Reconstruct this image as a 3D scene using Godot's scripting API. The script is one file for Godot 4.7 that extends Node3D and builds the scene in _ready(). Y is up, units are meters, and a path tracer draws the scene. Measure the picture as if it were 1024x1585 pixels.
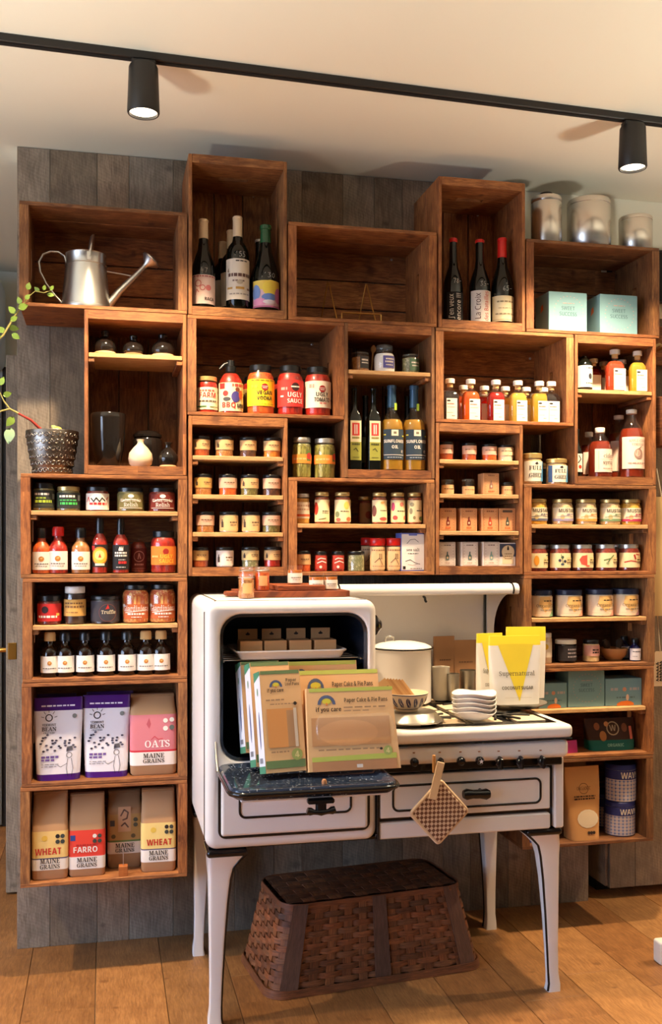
extends Node3D
# Shop wall of old fruit crates around a white enamel range. Units metres, y up; crate fronts stand in the plane z = 0.

const F := 1541.0          # focal length in pixels of a 1024 x 1585 frame
const V0 := 850.0          # row of the horizon
const EYE := Vector3(0, 1.255, 3.0)
const YAW := 0.22253       # camera turned towards +x
const CEIL := 2.52
const WALL := -0.262

var M := {}
var names := {}
var rng := RandomNumberGenerator.new()
var shelf_y := {}
var inner := {}
var span := [-9.0, 9.0]   # clear width of the crate being filled
var text_cache := {}
var fonts := {}

# ---------- pixel to place: a direction, met with the plane the thing touches ----------
func px(u: float, v: float, z: float) -> Vector3:
	var t := (u - 512.0) / F
	var zd := EYE.z - z
	var x := zd * (t * cos(YAW) + sin(YAW)) / (cos(YAW) - t * sin(YAW))
	return Vector3(x, EYE.y - (v - V0) * (x * sin(YAW) + zd * cos(YAW)) / F, z)

func per_px(x: float, z: float) -> float:
	return (x * sin(YAW) + (EYE.z - z) * cos(YAW)) / F

func at_height(u: float, v: float, y: float) -> Vector3:
	var zc := F * (EYE.y - y) / (v - V0)
	var xc := (u - 512.0) / F * zc
	return Vector3(xc * cos(YAW) + zc * sin(YAW), y, EYE.z - (zc * cos(YAW) - xc * sin(YAW)))

static func C(r: float, g: float, b: float) -> Color:
	return Color(r / 255.0, g / 255.0, b / 255.0)

# ---------- mesh gathering ----------
class MB:
	var v := PackedVector3Array()
	var n := PackedVector3Array()
	var t := PackedVector2Array()
	var c := PackedColorArray()
	var i := PackedInt32Array()
	var col := Color.WHITE          # linear
	var tinted := false
	func tint(x: Color) -> MB:
		col = x.srgb_to_linear(); tinted = true
		return self
	func vert(p: Vector3, nn: Vector3, uv := Vector2.ZERO) -> int:
		v.append(p); n.append(nn); t.append(uv); c.append(col)
		return v.size() - 1
	# corners counter-clockwise as seen from outside
	func quad(a: Vector3, b: Vector3, cc: Vector3, d: Vector3, ua := Vector2.ZERO, ub := Vector2.ZERO, uc := Vector2.ZERO, ud := Vector2.ZERO):
		var nn := (b - a).cross(cc - a)
		if nn.length_squared() < 1e-18: nn = (cc - a).cross(d - a)
		nn = nn.normalized()
		var k := vert(a, nn, ua); vert(b, nn, ub); vert(cc, nn, uc); vert(d, nn, ud)
		i.append_array(PackedInt32Array([k, k + 2, k + 1, k, k + 3, k + 2]))
	func tri(a: Vector3, b: Vector3, cc: Vector3):
		var nn := (b - a).cross(cc - a).normalized()
		var k := vert(a, nn); vert(b, nn); vert(cc, nn)
		i.append_array(PackedInt32Array([k, k + 2, k + 1]))
	# box with small chamfers; grain runs along axis ax (0 x, 1 y, 2 z)
	func cbox(o: Vector3, s: Vector3, ch := 0.0015, ax := 0, off := Vector2.ZERO, sc := 2.0):
		var h := s / 2.0
		ch = minf(ch, 0.45 * minf(s.x, minf(s.y, s.z)))
		for a in 3:
			var b := (a + 1) % 3
			var d := (a + 2) % 3
			for sg in [-1.0, 1.0]:
				var p := []
				var q := []
				for w in [[-1, -1], [1, -1], [1, 1], [-1, 1]]:
					var x := Vector3.ZERO
					x[a] = sg * h[a]; x[b] = w[0] * (h[b] - ch); x[d] = w[1] * (h[d] - ch)
					p.append(o + x)
					var uv := Vector2(x[b], x[d])
					if ax == b: uv = Vector2(x[b], x[d] + x[a])
					elif ax == d: uv = Vector2(x[d], x[b] + x[a])
					q.append(uv * sc + off)
				if sg > 0: quad(p[0], p[1], p[2], p[3], q[0], q[1], q[2], q[3])
				else: quad(p[3], p[2], p[1], p[0], q[3], q[2], q[1], q[0])
			# chamfer strips along axis a
			for sb in [-1.0, 1.0]:
				for sd in [-1.0, 1.0]:
					var e := []
					for w in [[0, -1], [1, -1], [1, 1], [0, 1]]:
						var x := Vector3.ZERO
						x[a] = w[1] * (h[a] - ch)
						x[b] = sb * (h[b] - (ch if w[0] == 1 else 0.0)); x[d] = sd * (h[d] - (0.0 if w[0] == 1 else ch))
						e.append(o + x)
					var u0 := Vector2(-h[a], h[b]) * sc + off
					var u1 := Vector2(h[a], h[b]) * sc + off
					if ax != a:
						u1 = u0 + Vector2(0.01, s[a] * sc)
					if sb * sd > 0: quad(e[1], e[0], e[3], e[2], u0, u0, u1, u1)
					else: quad(e[0], e[1], e[2], e[3], u0, u0, u1, u1)
		for sx in [-1.0, 1.0]:
			for sy in [-1.0, 1.0]:
				for sz in [-1.0, 1.0]:
					var a := o + Vector3(sx * h.x, sy * (h.y - ch), sz * (h.z - ch))
					var b := o + Vector3(sx * (h.x - ch), sy * h.y, sz * (h.z - ch))
					var d := o + Vector3(sx * (h.x - ch), sy * (h.y - ch), sz * h.z)
					if sx * sy * sz > 0: tri(a, b, d)
					else: tri(a, d, b)
	# stacked superellipse sections [y, half width, half depth, exponent, z shift, x shift]
	func loft(secs: Array, seg := 20, cap_low := true, cap_high := true, crease := 0.75):
		var m := secs.size()
		var nr := []
		for k in m - 1:
			var d := Vector2(((secs[k + 1][1] - secs[k][1]) + (secs[k + 1][2] - secs[k][2])) * 0.5, secs[k + 1][0] - secs[k][0])
			d = d.normalized() if d.length() > 1e-9 else Vector2(0, 1)
			nr.append(Vector2(d.y, -d.x))
		for k in m - 1:
			var ids := []
			for e in 2:
				var s: Array = secs[k + e]
				var pn: Vector2 = nr[k]
				var other := k - 1 if e == 0 else k + 1
				if other >= 0 and other < m - 1 and nr[other].dot(pn) > crease: pn = (pn + nr[other]).normalized()
				var p: float = s[3] if s.size() > 3 else 2.0
				var zo: float = s[4] if s.size() > 4 else 0.0
				var xo: float = s[5] if s.size() > 5 else 0.0
				var row := []
				for j in seg + 1:
					var a := TAU * j / seg + PI
					var cs := sin(a); var sn := cos(a)     # start at the back
					var ox := signf(cs) * pow(absf(cs), 2.0 / p); var oz := signf(sn) * pow(absf(sn), 2.0 / p)
					var n2 := Vector2(signf(cs) * pow(absf(cs), 2.0 - 2.0 / p) / maxf(s[1], 1e-5), signf(sn) * pow(absf(sn), 2.0 - 2.0 / p) / maxf(s[2], 1e-5)).normalized()
					row.append(vert(Vector3(ox * s[1] + xo, s[0], oz * s[2] + zo), Vector3(n2.x * pn.x, pn.y, n2.y * pn.x).normalized(), Vector2(float(j) / seg, float(k + e) / (m - 1))))
				ids.append(row)
			for j in seg:
				var a: int = ids[0][j]; var b: int = ids[0][j + 1]; var d: int = ids[1][j + 1]; var e: int = ids[1][j]
				i.append_array(PackedInt32Array([a, d, b, a, e, d]))
		for e in 2:
			if not [cap_low, cap_high][e]: continue
			var s: Array = secs[0] if e == 0 else secs[m - 1]
			if s[1] < 1e-4: continue
			var p: float = s[3] if s.size() > 3 else 2.0
			var zo: float = s[4] if s.size() > 4 else 0.0
			var xo: float = s[5] if s.size() > 5 else 0.0
			var nn := Vector3.DOWN if e == 0 else Vector3.UP
			var mid := vert(Vector3(xo, s[0], zo), nn, Vector2(0.5, 0.5))
			var first := v.size()
			for j in seg + 1:
				var a := TAU * j / seg + PI
				vert(Vector3(signf(sin(a)) * pow(absf(sin(a)), 2.0 / p) * s[1] + xo, s[0], signf(cos(a)) * pow(absf(cos(a)), 2.0 / p) * s[2] + zo), nn, Vector2(0.5 + 0.5 * sin(a), 0.5 + 0.5 * cos(a)))
			for j in seg:
				if e == 0: i.append_array(PackedInt32Array([mid, first + j, first + j + 1]))
				else: i.append_array(PackedInt32Array([mid, first + j + 1, first + j]))
	# round profile of Vector2(radius, y)
	func lathe(prof: Array, seg := 20, cap_low := true, cap_high := true, o := Vector3.ZERO):
		var s := []
		for p in prof: s.append([p.y + o.y, maxf(p.x, 1e-5), maxf(p.x, 1e-5), 2.0, o.z, o.x])
		loft(s, seg, cap_low, cap_high)
	func tube(pts: Array, r, seg := 8, closed := false, flat := 1.0):
		var m := pts.size()
		var up := Vector3.UP
		var rows := []
		var lastn := Vector3.ZERO
		for k in m:
			var d: Vector3
			if closed: d = pts[(k + 1) % m] - pts[(k - 1 + m) % m]
			else: d = pts[mini(k + 1, m - 1)] - pts[maxi(k - 1, 0)]
			d = d.normalized()
			if k == 0:
				lastn = up.cross(d)
				if lastn.length() < 0.1: lastn = Vector3.RIGHT.cross(d)
			lastn = (lastn - d * lastn.dot(d)).normalized()
			var bn := d.cross(lastn)
			var rr: float = r[k] if r is Array else r
			var row := []
			for j in seg + 1:
				var a := TAU * j / seg
				var nn := lastn * cos(a) + bn * sin(a)
				row.append(vert(pts[k] + (lastn * cos(a) + bn * sin(a) * flat) * rr, nn, Vector2(float(k) * 0.1, float(j) / seg)))
			rows.append(row)
		for k in (m if closed else m - 1):
			var a: Array = rows[k]; var b: Array = rows[(k + 1) % m]
			for j in seg:
				i.append_array(PackedInt32Array([a[j], b[j + 1], a[j + 1], a[j], b[j], b[j + 1]]))
		if not closed:
			for e in 2:
				var pe: Vector3 = pts[0] if e == 0 else pts[m - 1]
				var nn: Vector3 = (pts[0] - pts[1]).normalized() if e == 0 else (pts[m - 1] - pts[m - 2]).normalized()
				var row: Array = rows[0] if e == 0 else rows[m - 1]
				var mid := vert(pe, nn)
				var first := v.size()
				for j in seg + 1: vert(v[row[j]], nn)
				for j in seg:
					if e == 0: i.append_array(PackedInt32Array([mid, first + j, first + j + 1]))
					else: i.append_array(PackedInt32Array([mid, first + j + 1, first + j]))
	# polygon (counter-clockwise seen from +z) between z0 and z1
	func prism(poly: PackedVector2Array, z0: float, z1: float, sc := 2.0):
		var ids := Geometry2D.triangulate_polygon(poly)
		for k in range(0, ids.size(), 3):
			var a := poly[ids[k]]; var b := poly[ids[k + 1]]; var d := poly[ids[k + 2]]
			if (b - a).cross(d - a) < 0:
				var x := b; b = d; d = x
			var k0 := v.size()
			for w in [a, b, d]: vert(Vector3(w.x, w.y, z1), Vector3(0, 0, 1), w * sc)
			i.append_array(PackedInt32Array([k0, k0 + 2, k0 + 1]))
			k0 = v.size()
			for w in [a, d, b]: vert(Vector3(w.x, w.y, z0), Vector3(0, 0, -1), w * sc)
			i.append_array(PackedInt32Array([k0, k0 + 2, k0 + 1]))
		var m := poly.size()
		for k in m:
			var a := poly[k]; var b := poly[(k + 1) % m]
			quad(Vector3(a.x, a.y, z1), Vector3(a.x, a.y, z0), Vector3(b.x, b.y, z0), Vector3(b.x, b.y, z1), a * sc, a * sc + Vector2(z1 - z0, 0) * sc, b * sc + Vector2(z1 - z0, 0) * sc, b * sc)
	# closed rings of equal count joined in order (each ring counter-clockwise seen from the side the last ring lies on)
	func rings(list: Array, sc := 2.0):
		for k in list.size() - 1:
			var a: Array = list[k]; var b: Array = list[k + 1]
			var m := a.size()
			for j in m:
				var q := (j + 1) % m
				quad(a[j], a[q], b[q], b[j], Vector2(j, 0), Vector2(j + 1, 0), Vector2(j + 1, 1), Vector2(j, 1))
	func fan(ring: Array):
		var o := Vector3.ZERO
		for p in ring: o += p
		o /= ring.size()
		for k in ring.size(): tri(o, ring[k], ring[(k + 1) % ring.size()])
	# smooth normals across edges flatter than the given angle
	func smooth(deg := 40.0) -> MB:
		var lim := cos(deg_to_rad(deg))
		var by := {}
		for k in v.size():
			var key := Vector3i((v[k] * 20000.0).round())
			if not by.has(key): by[key] = []
			by[key].append(k)
		var nn := n.duplicate()
		for key in by:
			var l: Array = by[key]
			for a in l:
				var s := Vector3.ZERO
				for b in l:
					if n[a].dot(n[b]) > lim: s += n[b]
				if s.length_squared() > 1e-9: nn[a] = s.normalized()
		n = nn
		return self
	func moved(x: Transform3D) -> MB:
		for k in v.size():
			v[k] = x * v[k]
			n[k] = (x.basis * n[k]).normalized()
		return self
	func mesh() -> ArrayMesh:
		var a := []
		a.resize(Mesh.ARRAY_MAX)
		a[Mesh.ARRAY_VERTEX] = v; a[Mesh.ARRAY_NORMAL] = n; a[Mesh.ARRAY_TEX_UV] = t; a[Mesh.ARRAY_INDEX] = i
		if tinted: a[Mesh.ARRAY_COLOR] = c
		var m := ArrayMesh.new()
		m.add_surface_from_arrays(Mesh.PRIMITIVE_TRIANGLES, a)
		return m

static func rrect(w: float, h: float, r: float, seg := 5) -> PackedVector2Array:
	var p := PackedVector2Array()
	r = minf(r, 0.499 * minf(w, h))
	for q in 4:
		var o := Vector2((w / 2 - r) * [1, -1, -1, 1][q], (h / 2 - r) * [1, 1, -1, -1][q])
		for k in seg + 1: p.append(o + Vector2(r, 0).rotated(PI / 2 * (q + float(k) / seg)))
	return p

static func ring3(poly: PackedVector2Array, o: Vector3, plane := 0) -> Array:
	var l := []
	for p in poly: l.append(o + (Vector3(p.x, p.y, 0) if plane == 0 else Vector3(p.x, 0, -p.y)))
	return l

# box with all edges rounded by r
func rbox(b: MB, o: Vector3, s: Vector3, r: float, k := 3):
	r = minf(r, 0.499 * minf(s.x, minf(s.y, s.z)))
	var h := s / 2.0 - Vector3.ONE * r
	for a in 3:
		var e := (a + 1) % 3
		var d := (a + 2) % 3
		for sg in [-1.0, 1.0]:
			var ps := []
			for half in 2:
				for q in k + 1:
					ps.append(Vector2(-1 if half == 0 else 1, tan(PI / 4 * (float(k - q) / k if half == 0 else float(q) / k))))
			var grid := []
			for y in ps:
				var row := []
				for x in ps:
					var inner := Vector3.ZERO
					var dir := Vector3.ZERO
					inner[a] = sg * h[a]; dir[a] = sg
					inner[e] = x.x * h[e]; dir[e] = x.x * x.y
					inner[d] = y.x * h[d]; dir[d] = y.x * y.y
					dir = dir.normalized()
					row.append(b.vert(o + inner + dir * r, dir, Vector2(inner[e], inner[d])))
				grid.append(row)
			for y in ps.size() - 1:
				for x in ps.size() - 1:
					var p0: int = grid[y][x]; var p1: int = grid[y][x + 1]; var p2: int = grid[y + 1][x + 1]; var p3: int = grid[y + 1][x]
					if sg > 0: b.i.append_array(PackedInt32Array([p0, p2, p1, p0, p3, p2]))
					else: b.i.append_array(PackedInt32Array([p0, p1, p2, p0, p2, p3]))

# ---------- nodes ----------
func numbered(called: String) -> String:
	var k: int = names.get(called, 0)
	names[called] = k + 1
	return called if k == 0 else "%s_%03d" % [called, k]

func thing(called: String, label: String, category: String, at := Vector3.ZERO, turn := 0.0, group := "") -> Node3D:
	var o := Node3D.new()
	o.name = numbered(called)
	add_child(o)
	o.position = at; o.rotation.y = turn
	o.set_meta("label", label); o.set_meta("category", category)
	if group: o.set_meta("group", group)
	return o

func part(parent: Node, called: String, b, m, label := "") -> MeshInstance3D:
	var o := MeshInstance3D.new()
	o.name = called
	o.mesh = b.mesh() if b is MB else b
	o.material_override = M[m] if m is String else m
	parent.add_child(o, true)
	if label: o.set_meta("label", label)
	return o

func setting(called: String, label := "") -> Node3D:
	var o := Node3D.new()
	o.name = called
	add_child(o)
	o.set_meta("kind", "structure")
	if label: o.set_meta("label", label)
	return o

# ---------- flat print: coloured shapes laid on a label, bent round radius R when R > 0 ----------
func font(f: String) -> Font:
	if not fonts.has(f):
		var s := SystemFont.new()
		s.font_names = PackedStringArray(["Droid Serif" if f[0] == "s" else "Droid Sans Mono" if f[0] == "m" else "Droid Sans"])
		s.font_weight = 700 if f.length() > 1 else 400
		fonts[f] = s
	return fonts[f]

func glyphs(s: String, f: String) -> PackedVector3Array:
	var key := f + s
	if not text_cache.has(key):
		var t := TextMesh.new()
		t.font = font(f); t.text = s; t.depth = 0.0; t.font_size = 16; t.pixel_size = 0.01
		var a := t.get_mesh_arrays()
		var vs: PackedVector3Array = a[Mesh.ARRAY_VERTEX]
		var ix = a[Mesh.ARRAY_INDEX]
		var flat := PackedVector3Array()
		if ix == null or ix.size() == 0: flat = vs
		else:
			for q in ix: flat.append(vs[q])
		text_cache[key] = flat
	return text_cache[key]

# items: ["r", x0, y0, x1, y1, colour]  ["c", x, y, radius, colour]  ["o", x, y, radius, width, colour]  ["t", text, x, y, cap height, colour, font, widest] ("v" reads upwards)
#        ["l", x0, x1, y, thick, colour, seed] (a run of tiny word marks)  ["g", [x, y, x, y ...], colour]  ["s", [x, y ...], width, colour] (a pen stroke)
# x runs -0.5 .. 0.5 over the width w, y 0 .. 1 over the height h; radii, widths and cap heights are shares of h
func print_mesh(items: Array, w: float, h: float, R := 0.0, slope := 0.0, first := 0.0004) -> MB:
	var b := MB.new()
	b.tinted = true
	var lift := first
	for it in items:
		lift += minf(0.00013, 0.001 / items.size())
		match it[0]:
			"r":
				b.col = (it[5] as Color).srgb_to_linear()
				var m := 1 if R <= 0.0 else maxi(1, ceili(absf(it[3] - it[1]) * w / (R * 0.22)))
				for k in m:
					var xa := lerpf(it[1], it[3], float(k) / m) * w
					var xb := lerpf(it[1], it[3], float(k + 1) / m) * w
					_flat(b, [Vector2(xa, it[2] * h), Vector2(xb, it[2] * h), Vector2(xb, it[4] * h), Vector2(xa, it[4] * h)], R, slope, lift)
			"c", "e":
				b.col = (it[it.size() - 1] as Color).srgb_to_linear()
				var rx: float = it[3] * h
				var ry: float = it[3] * h if it[0] == "c" else it[4] * h
				var pts := []
				for k in 14: pts.append(Vector2(it[1] * w + rx * cos(TAU * k / 14), it[2] * h + ry * sin(TAU * k / 14)))
				_flat(b, pts, R, slope, lift)
			"o":
				b.col = (it[5] as Color).srgb_to_linear()
				for k in 20:
					var a0 := TAU * k / 20; var a1 := TAU * (k + 1) / 20
					var o := Vector2(it[1] * w, it[2] * h)
					var ri: float = (it[3] - it[4]) * h; var ro: float = it[3] * h
					_flat(b, [o + Vector2(ri, 0).rotated(a0), o + Vector2(ro, 0).rotated(a0), o + Vector2(ro, 0).rotated(a1), o + Vector2(ri, 0).rotated(a1)], R, slope, lift)
			"g":
				b.col = (it[2] as Color).srgb_to_linear()
				var pts := []
				for k in range(0, it[1].size(), 2): pts.append(Vector2(it[1][k] * w, it[1][k + 1] * h))
				_flat(b, pts, R, slope, lift)
			"s":
				b.col = (it[3] as Color).srgb_to_linear()
				var hw: float = it[2] * h * 0.5
				var ar: Array = it[1]
				for k in range(0, ar.size() - 2, 2):
					var p := Vector2(ar[k] * w, ar[k + 1] * h); var q := Vector2(ar[k + 2] * w, ar[k + 3] * h)
					var d := (q - p).normalized(); var nn := Vector2(-d.y, d.x) * hw
					_flat(b, [p - nn - d * hw * 0.6, q - nn + d * hw * 0.6, q + nn + d * hw * 0.6, p + nn - d * hw * 0.6], R, slope, lift)
			"l":
				b.col = (it[5] as Color).srgb_to_linear()
				var r2 := RandomNumberGenerator.new()
				r2.seed = hash(str(it))
				var x: float = it[1]
				while x < it[2] - 0.01:
					var e := minf(it[2], x + r2.randf_range(0.04, 0.12))
					_flat(b, [Vector2(x * w, it[3] * h), Vector2(e * w, it[3] * h), Vector2(e * w, (it[3] + it[4]) * h), Vector2(x * w, (it[3] + it[4]) * h)], R, slope, lift)
					x = e + 0.025
			"t", "v":
				b.col = (it[5] as Color).srgb_to_linear()
				var g := glyphs(it[1], it[6] if it.size() > 6 else "a")
				if g.size() < 3: continue
				var lo := g[0]; var hi := g[0]
				for p in g:
					lo = lo.min(p); hi = hi.max(p)
				var sy: float = it[4] * h / 0.115
				var sx := sy
				var up: bool = it[0] == "v"      # reads upwards
				var most: float = (it[7] if it.size() > 7 else 0.95) * (h if up else w)
				if (hi.x - lo.x) * sx > most: sx = most / (hi.x - lo.x)
				var o := Vector2((lo.x + hi.x) / 2, lo.y if lo.y > -0.07 else -0.055)
				for k in range(0, g.size() - 2, 3):
					var pts := []
					for e in 3:
						var gx := (g[k + e].x - o.x) * sx; var gy := (g[k + e].y - o.y) * sy
						pts.append(Vector2(it[2] * w - gy, it[3] * h + gx) if up else Vector2(gx + it[2] * w, gy + it[3] * h))
					_flat(b, pts, R, slope, lift)
	return b

func _flat(b: MB, pts: Array, R: float, slope: float, lift: float):
	if pts.size() < 3: return
	if R > 0.0:   # cut wide shapes into upright strips so that they follow the curve
		var lo: float = pts[0].x; var hi: float = pts[0].x
		for p: Vector2 in pts:
			lo = minf(lo, p.x); hi = maxf(hi, p.x)
		var m := ceili((hi - lo) / (R * 0.24))
		if m > 1:
			for k in m:
				_flat(b, _clip(_clip(pts, lerpf(lo, hi, float(k) / m), 1.0), lerpf(lo, hi, float(k + 1) / m), -1.0), R, slope, lift)
			return
	var area := 0.0
	for k in pts.size(): area += (pts[k] as Vector2).cross(pts[(k + 1) % pts.size()])
	var first := b.v.size()
	for p: Vector2 in pts:
		if R > 0.0:
			var a := p.x / R
			b.vert(Vector3((R + lift) * sin(a), p.y, (R + lift) * cos(a)), Vector3(sin(a), 0, cos(a)))
		else:
			b.vert(Vector3(p.x, p.y, lift + slope * p.y), Vector3(0, 0, 1))
	for k in range(1, pts.size() - 1):
		if area > 0: b.i.append_array(PackedInt32Array([first, first + k + 1, first + k]))
		else: b.i.append_array(PackedInt32Array([first, first + k, first + k + 1]))

func _clip(pts: Array, x: float, side: float) -> Array:
	var o := []
	for k in pts.size():
		var p: Vector2 = pts[k]; var q: Vector2 = pts[(k + 1) % pts.size()]
		var a := (p.x - x) * side; var c := (q.x - x) * side
		if a >= -1e-9: o.append(p)
		if (a > 1e-9 and c < -1e-9) or (a < -1e-9 and c > 1e-9): o.append(p.lerp(q, a / (a - c)))
	return o

# ---------- materials ----------
func wood_image(seed_: int, dark: Color, light: Color, streak: float, knots: int, saw := 0.0) -> ImageTexture:
	var w := 512; var h := 256
	var im := Image.create_empty(w, h, false, Image.FORMAT_RGB8)
	var a := FastNoiseLite.new(); a.seed = seed_; a.frequency = 0.02
	var b := FastNoiseLite.new(); b.seed = seed_ + 7; b.frequency = 0.05
	var g := FastNoiseLite.new(); g.seed = seed_ + 19; g.frequency = 0.11
	var r := RandomNumberGenerator.new(); r.seed = seed_
	var kn := []
	for k in knots: kn.append(Vector3(r.randf() * w, r.randf() * h, r.randf_range(3, 7)))
	for y in h:
		for x in w:
			var warp := 6.0 * a.get_noise_2d(x * 0.4, y * 0.4)
			var s := 0.5 + streak * (0.55 * b.get_noise_2d(x * 0.12, (y + warp) * 4.2) + 0.55 * g.get_noise_2d(x * 0.16, y * 6.5)) + 0.34 * a.get_noise_2d(x * 0.5, y * 1.2)
			if saw > 0: s += saw * sin((x + y * 0.9) * 0.55 + 3.0 * a.get_noise_2d(x, y)) * (0.5 + 0.5 * a.get_noise_2d(x * 0.7 + 90, y * 0.7))
			for k: Vector3 in kn:
				var d := Vector2((x - k.x) * 0.6, y - k.y).length() / k.z
				if d < 3.0: s -= 0.8 * exp(-d * d * 0.9)
			im.set_pixel(x, y, dark.lerp(light, clampf(s, 0, 1)))
	return ImageTexture.create_from_image(im)

func mat(key: String, c: Color, rough := 0.6, metal := 0.0, spec := 0.5) -> StandardMaterial3D:
	var m := StandardMaterial3D.new()
	m.resource_name = key
	m.albedo_color = c; m.roughness = rough; m.metallic = metal; m.metallic_specular = spec
	M[key] = m
	return m

func glossy(key: String, c: Color, rough := 0.12, coat := 1.0) -> StandardMaterial3D:
	var m := mat(key, c, 0.4)
	m.metallic_specular = 0.0
	m.clearcoat_enabled = true; m.clearcoat = coat; m.clearcoat_roughness = rough
	return m

func pane(key: String, c: Color, alpha: float, rough := 0.03) -> StandardMaterial3D:
	var m := mat(key, Color(c.r, c.g, c.b, alpha), rough)
	m.transparency = BaseMaterial3D.TRANSPARENCY_ALPHA
	return m

func liquid(key: String, c: Color, alpha := 0.42) -> StandardMaterial3D:
	var m := mat(key, Color(c.r, c.g, c.b, alpha), 0.05)
	m.refraction_enabled = true; m.refraction_scale = 0.033
	return m

func wooden(key: String, tex: Texture2D, rough := 0.7, relief := 0.0) -> StandardMaterial3D:
	var m := mat(key, Color.WHITE, rough)
	m.albedo_texture = tex
	m.vertex_color_use_as_albedo = true
	if relief > 0:
		m.heightmap_enabled = true; m.heightmap_texture = tex; m.heightmap_scale = relief
	return m

# small lumpy two or three colour texture for foods seen through glass
func food(key: String, cols: Array, freq := 0.09, seed_ := 3, rough := 0.35) -> StandardMaterial3D:
	var im := Image.create_empty(96, 64, false, Image.FORMAT_RGB8)
	var a := FastNoiseLite.new(); a.seed = seed_; a.frequency = freq; a.noise_type = FastNoiseLite.TYPE_CELLULAR
	a.cellular_return_type = FastNoiseLite.RETURN_CELL_VALUE
	for y in 64:
		for x in 96:
			var s := clampf(0.5 + 0.5 * a.get_noise_2d(x, y), 0, 0.999) * cols.size()
			im.set_pixel(x, y, cols[int(s)])
	var m := mat(key, Color.WHITE, rough)
	m.albedo_texture = ImageTexture.create_from_image(im)
	m.uv1_scale = Vector3(2, 1, 1)
	return m

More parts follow.
